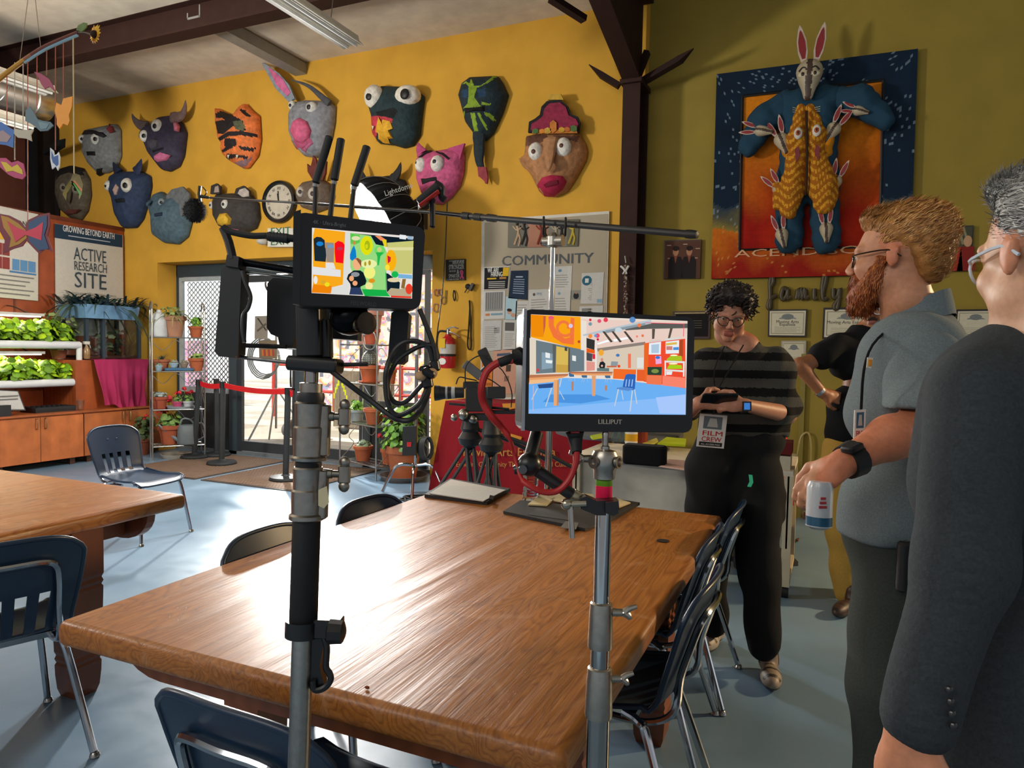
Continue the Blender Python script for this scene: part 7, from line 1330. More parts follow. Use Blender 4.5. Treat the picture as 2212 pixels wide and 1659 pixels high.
lay += [('f0a838', (975, 625, 35, 42)), ('4878b8', (1195, 660, 25, 20)), ('c86848', [(1050, 800), (1180, 800), (1180, 820), (1050, 820)]), ('e84c28', (1210, 805, 20, 20)), ('f07858', [(1330, 640), (1370, 640), (1370, 830), (1330, 830)]), ('8c9aa0', [(1110, 740), (1200, 745), (1190, 800), (1100, 800)]), ('e0e0dc', [(1450, 690), (1540, 690), (1535, 830), (1450, 830)]), ('202428', [(960, 750), (1000, 740), (1030, 770), (1025, 820), (1010, 860), (965, 860), (945, 800)]), ('d0907c', (985, 720, 18, 24)), ('607878', [(920, 830), (1080, 830), (1080, 875), (920, 870)]), ('e8b8a8', (985, 800, 14, 14))]
for x, y, s_ in ((540, 890, 90), (710, 900, 95), (1020, 905, 95)): lay += chairp(x+30, y, s_, '3c6c94')
lay += [('b87450', [(20, 920), (540, 905), (530, 935), (20, 965)]), ('e8a068', [(20, 960), (540, 930), (460, 960), (20, 1000)]), ('f0bc88', [(20, 990), (400, 965), (405, 1010), (360, 1010), (20, 1045)]), ('e8a870', [(345, 990), (410, 985), (405, 1330), (345, 1330)]), ('c88858', [(395, 990), (412, 990), (405, 1330), (385, 1330)]), ('b06848', [(540, 880), (1130, 880), (1120, 905), (580, 905)]), ('e8a068', [(560, 900), (1130, 900), (1120, 930), (640, 925)]), ('e0a070', [(850, 930), (905, 930), (895, 1200), (855, 1200)]), ('c08058', [(580, 1010), (610, 1010), (605, 1130), (580, 1130)]), ('c08058', [(1025, 1060), (1055, 1060), (1050, 1130), (1025, 1130)]), ('2c508c', [(130, 1050), (340, 1030), (330, 1090), (150, 1100)]), ('c0ccd4', [(120, 1100), (135, 1100), (60, 1250), (45, 1250)]), ('c0ccd4', [(310, 1090), (330, 1090), (245, 1340), (230, 1340)]), ('c0ccd4', [(415, 1130), (425, 1130), (490, 1250), (478, 1250)]), ('c8ccd4', [(440, 960), (455, 960), (430, 1080), (415, 1080)])]
lay += [('2c64b8', [(1300, 920), (1330, 908), (1425, 912), (1435, 930), (1420, 1120), (1320, 1115), (1180, 1105), (1190, 1090), (1260, 1080), (1275, 1000)]), ('5c8cd0', [(1190, 1090), (1265, 1080), (1410, 1100), (1340, 1135), (1190, 1110)])]+[('9cc0f0', [(a, 980), (a+14, 980), (a+2, 1075), (a-12, 1075)]) for a in (1305, 1345, 1385)]+[('c8d0d8', p) for p in ([(1195, 1110), (1212, 1110), (1160, 1335), (1148, 1335)], [(1380, 1130), (1396, 1130), (1365, 1405), (1350, 1405)], [(1240, 1130), (1250, 1130), (1272, 1250), (1262, 1250)], [(1410, 1110), (1425, 1115), (1455, 1305), (1442, 1305)])]
lay += [(c, (x, y, r, r)) for c, x, y, r in (('d83050', 830, 190, 18), ('e05878', 950, 205, 26), ('5c8cc0', 1390, 190, 40), ('e83c50', 1035, 190, 30), ('7898a8', 830, 245, 24), ('f07c4c', 1480, 262, 26), ('e8506c', 925, 400, 30), ('6c98d0', 900, 400, 20), ('f09040', 830, 405, 28), ('e8784c', 1525, 400, 18), ('f08878', 1450, 410, 15), ('c8203c', 930, 450, 16), ('c84848', 135, 858, 22))]
lay += [('f0385c', [(1560, 225), (2075, 240), (2075, 247), (1560, 232)]), ('f0385c', [(2068, 240), (2076, 240), (2072, 410), (2064, 410)]), ('e8b8b0', [(70, 1060), (76, 1060), (72, 1400), (66, 1400)])]
picture(b, M2, (1140, 660), 6.144, [(1147, 679), (1485, 693.5), (1481, 896), (1142, 893.5)], 'e8dcd0', lay)
g = MB(); o = M2.at(1291.5, 915.5, .003); g.text('LILLIPUT', o, M2.x, M2.y, .0068, 'b0a898', .0002, width=.034, bold=.03); obj('maker_lettering', g, 'satin', b)
t = thing('articulated_arm', 'black articulated arm running from the large monitor down to the clamp', 'arm', atD(1140, 1015, 1.02)); g = MB(); g.tube([atD(1160, 935, 1.03), atD(1142, 1000, 1.01)], .0095, '151516', 12, 1); obj('upper_tube', g, 'plastic', t); g = MB(); g.tube([atD(1150, 1010, 1.01), atD(1240, 1072, 1.0)], .009, '151516', 12, 1); obj('lower_tube', g, 'plastic', t)
g = MB(); g.sph(atD(1143, 1003, 1.0), (.017, .017, .017), '121213', 14, 9); g.cyl(atD(1110, 1016, 1.0), atD(1135, 1010, 1.0), .006, .012, 12, '161617'); g.lathe(atD(1129, 1014, .98), -_F, [(.004, 0), (.006, .001), (.006, .004)], 16, '4a4a4c'); obj('joint', g, 'plastic', t)
g = MB(); g.cyl(atD(1236, 1070, .99), atD(1250, 1078, .99), .010, .010, 14, 'b0a890'); obj('arm_end', g, 'brushed', t)
t = thing('stand_clamp', 'black clamp with chrome T handle around the taped stand', 'clamp', atD(1290, 1105, .98)); g = MB(); P = [atD(x, y, .99) for x, y in ((1250, 1070), (1262, 1066), (1285, 1076), (1330, 1074), (1332, 1094), (1304, 1096), (1304, 1106), (1284, 1106), (1250, 1092))]; g.prism(P, -_F, .026, '101011'); g.prism([atD(x, y, .985) for x, y in ((1302, 1078), (1329, 1075), (1329, 1100), (1318, 1106), (1302, 1100))], -_F, .03, '121213'); obj('jaws', g, 'plastic', t)
g = MB(); g.tube([atD(1222, 1090, .965), atD(1266, 1088, .965)], .0045, 'b8b09c', 10, 1); g.sph(atD(1224, 1089, .965), .008, 'b8b09c', 10, 7); g.tube([atD(1232, 1094, .965), atD(1236, 1162, .965)], .0038, 'b0aca4', 10, 1); obj('t_handle', g, 'chrome', t)
for lb, L_, r in (('red cable arcing from the left side of the large monitor toward the arm joint', [(1108, 778, .97), (1080, 782, .97), (1052, 802, .97), (1040, 838, .97), (1044, 870, .98), (1062, 900, .98), (1085, 925, .99), (1102, 950, .99), (1112, 985, 1.0), (1125, 1030, .99), (1145, 1050, .98), (1175, 1063, .98), (1205, 1060, .98), (1230, 1035, .98), (1244, 1000, .98), (1246, 975, .98)], .0052),):
 g = MB(); g.tube([atD(*q) for q in L_], lambda k: r if k < .38 else (r*.55 if .45 < k < .62 else r*.85), 'b01c1a', 10, 6); single('red_cable', g, 'cable', lb, 'cable')
t = thing('cable_plug', 'black ribbed plug in the left side of the large monitor', 'plug', atD(1110, 785, .98)); g = MB(); g.tube([atD(1130, 768, 1.0), atD(1120, 770, .98), atD(1100, 776, .97), atD(1078, 784, .97)], lambda k: .014-.006*k if k < .5 else .0065, '131314', 12, 4); obj('plug_body', g, 'rubber', t)
t = thing('cable_plug', 'black plug hanging from under the large monitor into the red cable', 'plug', atD(1245, 960, .99)); g = MB(); g.tube([atD(1242, 934, .99), atD(1243, 950, .99), atD(1246, 978, .98)], lambda k: .013-.006*k, '131314', 12, 4); obj('plug_body', g, 'rubber', t); g = MB(); bar(g, (1232, 934), (1252, 935), 8, .012, '8a1c28', .99); obj('red_socket', g, 'satin', t)
# ================================================================ things on the centre table
ZT0 = .761
t = thing('clipboard', 'pale grey pad clipped on a black board on the far left corner of the table', 'clipboard', onZ(1010, 1070, ZT0)); g = MB(); g.prism([onZ(x, y, ZT0) for x, y in ((972, 1040), (1102, 1062), (1052, 1091), (917, 1075))], (0, 0, 1), .016, '141415'); obj('board', g, 'satin', t)
g = MB(); g.prism([onZ(x, y, ZT0+.017) for x, y in ((974, 1037), (1092, 1060), (1044, 1084), (928, 1067))], (0, 0, 1), .004, 'b4aea4'); obj('pad', g, 'paper', t); g = MB(); g.prism([onZ(x, y, ZT0+.022) for x, y in ((1058, 1072), (1068, 1074), (1064, 1082), (1056, 1080))], (0, 0, 1), .006, '18181a'); obj('clip', g, 'metal', t)
BM = custom('clear_plastic', lambda n, l, b, m: (setattr(b.inputs['Transmission Weight'], 'default_value', 1.0), setattr(b.inputs['IOR'], 'default_value', 1.2), setattr(b.inputs['Roughness'], 'default_value', .03))); t = thing('water_bottle', 'clear plastic water bottle standing on the table behind the arm', 'bottle', onZ(1146, 1081, ZT0)); p = onZ(1146, 1081, ZT0); hb = (onY(1146, 992, p.y).z-ZT0); rb = 17/F_*(p-CAM).dot(_F); g = MB(); pr = []
for k in range(31): z = hb*.86*k/30; w = 1+(.05*sin(z*260) if z < hb*.45 else 0); b2 = 1-.12*math.exp(-((z-hb*.40)/.02)**2); pr.append((rb*w*b2 if z < hb*.6 else rb*(1-((z-hb*.6)/(hb*.26))**2*.62), z))
g.lathe(p, (0, 0, 1), pr+[(rb*.36, hb*.88), (rb*.36, hb*.9)], 24, 'ffffff'); obj('bottle', g, BM, t); g = MB(); g.lathe(p+V((0, 0, hb*.9)), (0, 0, 1), [(rb*.4, 0), (rb*.42, .005), (rb*.42, .022), (rb*.38, .025)], 20, 'd8d8d8'); obj('cap', g, 'plastic', t)
t = thing('portfolio', 'open black leather portfolio with notebook pages lying on the table', 'folder', onZ(1230, 1120, ZT0)); g = MB(); g.prism([onZ(x, y, ZT0) for x, y in ((1087, 1110), (1124, 1086), (1262, 1100), (1264, 1148)) ], (0, 0, 1), .012, '17181a'); obj('left_cover', g, 'satin', t)
g = MB(); g.prism([onZ(x, y, ZT0) for x, y in ((1264, 1148), (1262, 1100), (1300, 1078), (1382, 1091), (1330, 1122))], (0, 0, 1), .012, '17181a'); obj('right_cover', g, 'satin', t)
g = MB(); g.prism([onZ(x, y, ZT0+.0125) for x, y in ((1140, 1112), (1160, 1098), (1240, 1106), (1228, 1124))], (0, 0, 1), .001, '2c2e30'); g.prism([onZ(x, y, ZT0+.0125) for x, y in ((1210, 1140), (1222, 1126), (1250, 1130), (1244, 1144))], (0, 0, 1), .001, '5a5a54'); obj('pocket_flap', g, 'satin', t)
for q in ([(1180, 1080), (1196, 1062), (1280, 1070), (1290, 1084), (1250, 1092)], [(1308, 1082), (1316, 1074), (1362, 1088), (1322, 1104)], [(1140, 1092), (1168, 1070), (1200, 1078), (1180, 1094)]): g = MB(); g.prism([onZ(x, y, ZT0+.014) for x, y in q], (0, 0, 1), .006, 'c0ac80'); obj('notebook_page', g, 'paper', t)
g = MB(); g.sph(onZ(793, 1488, ZT0)+V((0, 0, .003)), (.006, .004, .003), '7a3a1c', 7, 5); single('crumb', g, 'matte', 'tiny brown crumb on the near edge of the centre table', 'crumb')
# ================================================================ film gear and furniture beyond the table
def polyc(g, L_, D, th, c): g.prism([atD(x, y, D) for x, y in L_], _F, th, c)
# light dome on a steel stand by the doors
SB = onZ(897, 1062, 0); DS = (SB-CAM).dot(_F)
t = thing('dome_stand', 'chrome stand with bent legs by the large geranium, holding the light dome', 'stand', SB); g = MB(); tp = atD(906, 440, DS); tp = V((SB.x, SB.y, tp.z)); g.cyl(SB+V((0, 0, .25)), tp, .018, .016, 14, 'b4b6b8'); obj('pole', g, 'chrome', t)
DT = t
for a in ((826, 1062), (889, 1082), (960, 1062)): b = onZ(*a, .012); d = b-SB; g = MB(); g.tube([SB+V((0, 0, .26)), SB+d*.12+V((0, 0, .27)), SB+d*.6+V((0, 0, .25)), b], .016, 'b8babc', 10, 4); obj('leg', g, 'chrome', t)
g = MB(); p = V((SB.x, SB.y, 1.42)); g.rbox(p, (.07, .07, .10), .01, 'a0a29e'); g.cyl(p, p+V((-.14, -.04, .02)), .012, .012, 8, 'a0a29e'); g.cyl(p+V((-.14, -.04, -.04)), p+V((-.14, -.04, .08)), .02, .02, 8, 'a0a29e'); obj('clamp_knob', g, 'brushed', t)
ax = (-_R*.78-V((0, 0, 1))*.52-_F*.34).normalized(); C0 = atD(838, 480, DS)-ax*.0; rim = C0+ax*.12; x_, y_, _ = frame_of(ax); RD = .50
t = thing('light_dome', 'big black ribbed light dome glowing white inside, on the stand by the doors', 'light', C0-V((0, 0, .4))); g = MB(); rings = []; NS = 16
for k in range(9):
 q = PI/2*k/8; rr_ = RD*max(.06, sin(q)**.8); h_ = -.42*cos(q)
 rings.append([rim+ax*h_+(x_*cos(2*PI*i/(NS*3))+y_*sin(2*PI*i/(NS*3)))*rr_*(1-.035*(1 if i % 3 == 0 else -0)+.0) for i in range(NS*3)])
g.loft(rings, '15171a', True, False); obj('black_shell', g, 'fabric', t, sharp=20)
g = MB(); g.loft([[p+(rim-p)*.015+ax*.003 for p in r] for r in rings[1:]], 'e8e8e8', True, False); obj('white_lining', g, 'matte', t)
g = MB()
for i in range(0, NS): a = 2*PI*i/NS; g.tube([rim+ax*(-.42*cos(PI/2*k/8)-.004)+(x_*cos(a)+y_*sin(a))*RD*1.006*max(.06, sin(PI/2*k/8)**.8) for k in range(9)], .0035, '8c8c8a', 5, 1)
obj('ribs', g, 'satin', t)
g = MB(); g.lathe(rim-ax*.10, ax, [(.01, 0), (.36, .001), (.37, .01)], 32, 'ffffff'); g.c = [(14, 13.7, 13.2)]*len(g.c); obj('diffuser', g, 'emit', t)
q = atD(832, 424, DS-.47); g = MB(); g.text('Lightdome', q, _R+_U*.32, _U-_R*.32, .055, 'a8a8a4', .001, width=.27); obj('white_lettering', g, 'paper', t)
g = MB(); a = atD(912, 478, DS); g.cyl(rim-ax*.42, rim-ax*.62, .075, .075, 18, '141517'); g.box(a, (.08, .08, .16), '161719'); obj('lamp_head', g, 'satin', t)
t = thing('power_box', 'black power box with red switch hung low on the dome stand', 'box', atD(885, 986, DS-.1)); g = MB(); P = [atD(x, y, DS-.1) for x, y in ((870, 922), (900, 920), (898, 984), (869, 984))]; g.prism(P, _F, .08, '17191b'); obj('housing', g, 'satin', t); g = MB(); g.prism([atD(x, y, DS-.105) for x, y in ((879, 955), (889, 955), (888, 965), (879, 965))], -_F, .004, 'c01c1c'); obj('red_switch', g, 'satin', t)
g = MB(); [g.tube([atD(917+k*1.6+(15-k)*cos(q*PI/7), 968+24*sin(q*PI/7), DS-.06-.01*k) for q in range(14)], .010, '1a1b1c', 6, 1, True) for k in range(6)]; single('cable_coil', g, 'cable', 'coiled black cable hung on the right of the dome stand', 'cable')
g = MB(); g.tube([atD(x, y, DS+.15) for x, y in ((966, 438), (963, 520), (958, 600), (952, 660), (945, 715), (941, 745), (925, 790))], .006, '2a2620', 6); obj('power_lead', g, 'cable', DT)
g = MB(); c = onZ(915, 1085, .02); rr = random.Random(3)
for k in range(4): g.tube([c+V((.22*cos(a+k)+rr.uniform(-.04, .04), .12*sin(a+k)+rr.uniform(-.03, .03), .012*k)) for a in np.linspace(0, 5.6, 9)], .009, '171718', 6, 3, True)
single('floor_cable', g, 'cable', 'heap of black cable on the floor by the foot of the dome stand', 'cable')
# boom pole, its stand and the furry microphone
pr_, pc_ = atD(1492, 506, 2.94), atD(1195, 489, 3.4); pm_ = atD(930, 458, 4.05); pl_ = atD(452, 427, 5.5)
t = thing('boom_pole', 'long black boom pole crossing the room above both monitors', 'boom pole', pc_); g = MB(); g.cyl(pr_, atD(1015, 467, 3.84), .0155, .0145, 14, '17181a'); g.lathe(pr_, (pr_-pc_), [(.018, -.02), (.019, .0), (.016, .03), (.006, .034)], 14, '141415'); obj('thick_section', g, 'satin', t)
g = MB(); g.cyl(atD(1015, 467, 3.84), pm_, .0125, .012, 12, '1c1d1f'); g.cyl(pm_, atD(640, 438, 4.9), .0095, .0095, 12, '2a2c2e'); g.cyl(atD(640, 438, 4.9), pl_, .008, .008, 12, '5c6064'); obj('thin_section', g, 'metal', t)
for x, y, D in ((1008, 466.5, 3.86), (1034, 469, 3.8), (1062, 471, 3.74)): g = MB(); d = (pc_-pm_).normalized(); p = atD(x, y, D); g.cyl(p-d*.03, p+d*.03, .020, .020, 14, '101112'); obj('lock_ring', g, 'rubber', t)
t = thing('microphone', 'round furry black microphone hanging from the left end of the boom pole', 'microphone', atD(422, 480, 5.5)); mc = atD(421, 455, 5.5); rr = random.Random(8); g = MB(); g.sph(mc, .082, '141718', 18, 12)
for k in range(900): v = V((rr.gauss(0, 1), rr.gauss(0, 1), rr.gauss(0, 1))).normalized(); x, y, _ = frame_of(v); p = mc+v*.078; g.add([p-x*.004, p+x*.004, p+v*.022+y*rr.uniform(-.012, .012)], [(0, 1, 2)], rr.choice(['0c0e0f', '14181a', '1c2022']))
obj('wind_cover', g, 'fabric', t); g = MB(); g.tube([atD(432, 402, 5.5), atD(430, 420, 5.5), atD(432, 435, 5.5)], .012, '2a2c2e', 8, 1); g.tube([atD(438, 404, 5.5), atD(446, 415, 5.5), atD(440, 425, 5.5)], .004, '2a2c2e', 6); g.cyl(atD(434, 424, 5.5), pl_, .014, .01, 10, '3a3c3e'); obj('shock_mount', g, 'metal', t)
bt = onZ(1183, 1145, 0); bt = V((pc_.x, pc_.y, 0)); t = thing('boom_stand', 'thin chrome stand behind the large monitor holding the boom pole', 'stand', bt); g = MB(); g.cyl(bt+V((0, 0, .3)), bt+V((0, 0, 1.25)), .017, .017, 12, 'b4b4b0'); g.cyl(bt+V((0, 0, 1.2)), pc_-V((0, 0, .05)), .0125, .0125, 12, 'b8b8b4'); obj('pole', g, 'chrome', t)
for k in range(3): a = 2*PI*k/3+.3; g = MB(); g.tube([bt+V((0, 0, .32)), bt+V((.38*cos(a), .38*sin(a), .3)), bt+V((.55*cos(a), .55*sin(a), .012))], .012, 'b0b0ac', 8, 3); obj('leg', g, 'chrome', t)
g = MB(); g.lathe(pc_-V((0, 0, .10)), (0, 0, 1), [(.02, 0), (.03, .01), (.03, .05), (.015, .07)], 16, 'a8a498'); g.cyl(pc_+V((-.05, 0, -.07)), pc_+V((.05, 0, -.07)), .022, .028, 14, 'a8a498'); obj('grip_head', g, 'brushed', t)
for dx in (-.05, .06): g = MB(); d = (pr_-pc_).normalized(); c = pc_+d*dx*1.2; g.tube([c+V((0, 0, -.04)), c-_F*.02+V((0, 0, -.02)), c-_F*.022+V((0, 0, .025)), c-_F*.01+V((0, 0, .04))], .006, '121213', 6); obj('cradle_hook', g, 'rubber', t)
# red banner table
t = thing('banner_table', 'table under a dark red cloth lettered in gold, beside the desk', 'table', onY(1090, 1060, 6.2)); g = MB(); YB = 6.15; a, b = onY(962, 880, YB), onY(1300, 880, YB); zt = onY(968, 866, YB).z
def bf(u, v): fold = .03*sin(u*34)*(1 if u < .12 else .25)*v; return V((a.x-.10*(1-u)*v*(u < .08)+(b.x-a.x)*u-(.08*v*(1-u*3) if u < .33 else 0), YB+fold, zt*(1-v)+.02*v))
g.grid(bf, 90, 14, lambda u, v: '8c1c24'); g.grid(lambda u, v: V((a.x+(b.x-a.x)*u, YB+.55*v, zt)), 4, 2, '7c1820'); obj('red_cloth', g, 'fabric', t)
for s_, x, y, x2, h_ in (('Moving Arts Española', 1000, 985, 1198, .085), ('Enriching Community Through Arts and Culture', 985, 1008, 1240, .05)): g = MB(); p = onY(x, y, YB-.035); q = onY(x2, y, YB-.035); g.text(s_, p, q-p, (0, 0, 1), h_, 'b8843c', .002, width=(q-p).length, bold=.01); obj('gold_lettering', g, 'paper', t)
g = MB(); P = [onY(x, y, YB-.03) for x, y in ((1085, 872), (1125, 870), (1128, 880), (1088, 886))]; g.prism(P, (0, -1, 0), .002, 'c8842c'); P = [onY(x, y, YB-.03) for x, y in ((1080, 930), (1128, 944), (1124, 952), (1076, 945))]; g.prism(P, (0, -1, 0), .002, 'c8842c'); obj('gold_motif', g, 'paper', t)
# cinema camera and tripods
DC = 4.5
def tripod(label, x, ytop, yh, feet, D, c='1b1c1e'):
 top = atD(x, ytop, D); b = V((top.x, top.y, 0)); t = thing('tripod', label, 'tripod', b, 'black camera tripods beyond the table'); g = MB(); g.lathe(top-V((0, 0, .18)), (0, 0, 1), [(.03, 0), (.065, .02), (.075, .06), (.05, .10), (.06, .12), (.05, .17), (.05, .2)], 18, c); g.tube([top-V((0, 0, .05)), top+_R*.25-V((0, 0, .14)), top+_R*.5-V((0, 0, .27))], .012, '26282a', 8); obj('fluid_head', g, 'satin', t)
 for dx, dy in feet:
  f_ = b+_R*dx+_f*dy; s0 = top-V((0, 0, .17)); m_ = s0+(f_-s0)*.5; g = MB(); sd = (f_-s0).cross(_F).normalized()*.022
  for k in (-1, 1): g.cyl(s0+sd*k, m_+sd*k, .011, .011, 8, '34373a')
  g.cyl(m_-(f_-s0)*.05, f_+V((0, 0, .02)), .013, .012, 8, '8c8e90'); g.sph(s0, .03, c, 10, 6); g.sph(m_, (.04, .03, .03), c, 8, 5); g.sph(f_+V((0, 0, .02)), .02, '141414', 8, 5); obj('leg', g, 'satin', t)
 return top
tripod('tripod carrying the cinema camera, with legs spread wide to the left', 1016, 905, 0, ((-.52, -.1), (.1, .45), (.1, -.4)), DC); tripod('folded tripod with bundled legs standing right of the cinema camera tripod', 1062, 915, 0, ((-.24, -.05), (.12, .1), (.02, -.12)), DC-.25)
t = thing('cinema_camera', 'rigged black cinema camera with a long banded lens pointing left', 'camera', atD(1035, 905, DC)); cc = atD(1030, 862, DC); g = MB()
def B(g, x, y, w, h, dp, c, D=DC, rot=0): g.rbox(atD(x, y, D), (w/F_*D, h/F_*D, dp), .01, c, Matrix((_R, _U, -_F)).transposed() @ Matrix.Rotation(rot, 3, 'Z'))
B(g, 1035, 862, 56, 52, .16, '17181a'); B(g, 1072, 848, 40, 26, .12, '1c1d1f', DC-.05); B(g, 1025, 900, 60, 14, .14, '222426'); B(g, 1018, 832, 34, 16, .1, '1d1e20'); B(g, 1085, 890, 56, 8, .05, '1a1b1c'); obj('body', g, 'satin', t)
la, lb = atD(1002, 848, DC), atD(939, 849, DC); d = (lb-la); g = MB()
for k0, k1, r0, r1, c in ((0, .3, .034, .036, '1a1b1d'), (.3, .42, .038, .038, 'b8b8b4'), (.42, .55, .038, .04, '1a1b1d'), (.55, .62, .041, .041, 'a8a8a4'), (.62, .82, .038, .044, '161718'), (.82, 1, .046, .05, '141516')): g.cyl(la+d*k0, la+d*k1, r0, r1, 22, c)
obj('lens', g, 'satin', t); g = MB(); B(g, 1050, 775, 22, 46, .04, '1d1f21', DC, .45); B(g, 1022, 800, 20, 48, .05, '5c5e60', DC-.02, .9); obj('top_monitor', g, 'satin', t)
g = MB()
for L_ in ([(1005, 828), (1007, 790), (1030, 770), (1055, 768)], [(1045, 770), (1085, 800), (1105, 845), (1104, 880)], [(985, 830), (992, 815), (1010, 818), (1030, 822)], [(1040, 812), (1062, 822), (1085, 838)]): g.tube([atD(x, y, DC-.08) for x, y in L_], .004, '1c1c1c', 6)
g.cyl(atD(1030, 812, DC), atD(1052, 790, DC), .012, .012, 8, '2c2e30'); g.cyl(atD(970, 872, DC), atD(1100, 884, DC), .008, .008, 8, '2c2e30'); obj('rods_and_cables', g, 'satin', t)
g = MB(); P0 = atD(1012, 895, DC-.08); [g.sph(P0+_R*rx+_U*ry, r, c, 10, 6) for rx, ry, r, c in ((-.03, .0, .035, 'a8a498'), (.03, -.03, .03, '8c8880'), (-.09, -.02, .022, 'b0aca0'))]; obj('metal_knob', g, 'metal', t)
# white desk with casters, grey round table and what lies on them
t = thing('office_desk', 'white desk on casters behind the person in the striped jumper', 'desk', (-.9, 4.8, 0)); X0, X1, Y0 = -1.53, -.17, 4.47; ZD = .76
g = MB(); g.bb((X0, Y0, ZD-.03), (X1, 5.15, ZD), 'c8bfac'); obj('desk_top', g, 'satin', t); g = MB(); g.bb((X0+.04, Y0+.05, .3), (X1-.06, Y0+.07, ZD-.03), 'b8b2a4'); obj('front_panel', g, 'satin', t)
for x in (X0, X1-.05):
 g = MB(); g.bb((x, Y0, .09), (x+.05, Y0+.04, ZD-.03), 'c0b498'); g.bb((x, 5.08, .09), (x+.05, 5.12, ZD-.03), 'c0b498'); g.bb((x, Y0, .07), (x+.05, 5.12, .11), 'c0b498'); g.bb((x+.02, Y0, .3), (x+.03, 5.1, ZD-.03), 'bcb6a8'); obj('side_frame', g, 'satin', t)
 for y in (Y0+.03, 5.08): g = MB(); g.cyl((x+.005, y, .035), (x+.045, y, .035), .035, .035, 16, '18181a'); obj('caster', g, 'rubber', t)
t = thing('round_table', 'dark grey round table behind the desk, under the large monitor corner', 'table', (-1.0, 5.85, 0)); ZR = .80; cR = V((onY(1345, 955, 5.85).x, 5.72, 0)); g = MB(); g.lathe(cR, (0, 0, 1), [(.50, ZR-.04), (.52, ZR-.035), (.52, ZR-.01), (.50, ZR)], 40, '4c5054'); obj('table_top', g, 'satin', t); g = MB(); g.lathe(cR, (0, 0, 1), [(.25, 0), (.24, .03), (.04, .05), (.04, ZR-.04)], 20, '2c2e30'); obj('pedestal', g, 'satin', t)
def on_r(x, y): p = onZ(x, y, ZR+.001); return p
for k, x in enumerate((1330, 1344)): p = on_r(x, 957); g = MB(); g.lathe(p, (0, 0, 1), [(.03, 0), (.036, .12), (.034, .12), (.028, .01)], 16, 'c8d0d4'); single('drinking_glass', g, GL2, ('left empty drinking glass on the grey round table', 'right empty drinking glass on the grey round table')[k], 'glass', 'glasses on the round table')
p = on_r(1364, 958); t = thing('supplement_jar', 'white jar with yellow label on the grey round table', 'jar', p); g = MB(); g.lathe(p, (0, 0, 1), [(.045, 0), (.048, .01), (.048, .12), (.035, .13), (.035, .15)], 18, 'd8d4cc'); obj('jar', g, 'satin', t); g = MB(); g.lathe(p, (0, 0, 1), [(.0485, .02), (.0485, .07)], 18, 'c8961c'); obj('label', g, 'paper', t)
p = on_r(1384, 958); g = MB(); g.box(p+V((0, 0, .08)), (.08, .08, .16), '7c3018'); single('brown_box', g, 'matte', 'brown box standing right of the jar on the round table', 'box')
for q, c, lb in (([(1388, 962), (1418, 950), (1422, 958), (1400, 966)], 'b8b04c', 'small stack of yellow-green notes on the round table'), ([(1420, 962), (1440, 948), (1482, 952), (1480, 965)], 'a8b818', 'lime green paper on the round table beneath the monitor'), ([(1275, 945), (1300, 940), (1305, 946), (1280, 950)], '9cb030', 'small green notes at the left of the round table')): g = MB(); g.prism([onZ(x, y, ZR+.001) for x, y in q], (0, 0, 1), .015, c); single('note_paper', g, 'paper', lb, 'paper')
g = MB(); p = onZ(1392, 1003, ZD+.001); g.rbox(p+V((0, 0, .06)), (.26, .12, .12), .03, '131314'); single('black_pouch', g, 'fabric', 'black zipped pouch lying on the white desk', 'pouch')
g = MB(); g.prism([onZ(x, y, ZD+.001) for x, y in ((1420, 1008), (1445, 995), (1500, 1000), (1490, 1018))], (0, 0, 1), .01, 'c8a090'); single('pink_papers', g, 'paper', 'pinkish papers on the white desk right of the pouch', 'paper')
g = MB(); p = V((-.42, 4.95, 0)); g.lathe(p, (0, 0, 1), [(.12, .02), (.13, .2), (.12, .2)], 20, '18181a'); g.lathe(p, (0, 0, 1), [(.115, .2), (.135, .48), (.12, .48)], 20, 'a8a49c'); single('waste_bin', g, 'satin', 'light grey bin with black base under the white desk', 'bin')
t = thing('red_chair', 'red high-backed chair behind the person in stripes', 'chair', (-.15, 5.5, 0)); xa = onY(1600, 910, 5.5).x; xb = onY(1708, 910, 5.5).x; g = MB(); rings = []
for k in range(9): v = k/8; z = .45+.62*v; w = (xb-xa)/2*(1-.10*v); cx = (xa+xb)/2-.02*v; rings.append([V((cx+w*cos(a), 5.5+.05*v+.07*abs(sin(a))*(-1 if sin(a) < 0 else 1)+.05*cos(a)**2, z)) for a in np.linspace(0, 2*PI, 25)[:-1]])
g.loft(rings, 'b01410'); obj('backrest', g, 'satin', t); g = MB(); g.rbox(((xa+xb)/2, 5.3, .46), (.5, .46, .08), .05, '9c1210'); obj('seat', g, 'satin', t); g = MB(); g.cyl(((xa+xb)/2, 5.3, .06), ((xa+xb)/2, 5.3, .44), .03, .03, 12, '2a2a2c'); g.lathe(((xa+xb)/2, 5.3, 0), (0, 0, 1), [(.28, 0), (.28, .03), (.04, .07)], 5, '2a2a2c', False); obj('pedestal', g, 'satin', t)
g = MB(); p = V((-.27, 4.62, ZD)); g.box(p+V((0, 0, .04)), (.16, .2, .08), 'b8b09c'); single('white_carton', g, 'paper', 'small cream carton at the right end of the white desk', 'box'); g = MB(); g.box(p+V((0, .0, .125)), (.17, .2, .07), '5c1614'); single('maroon_box', g, 'matte', 'maroon box stacked on the cream carton', 'box')
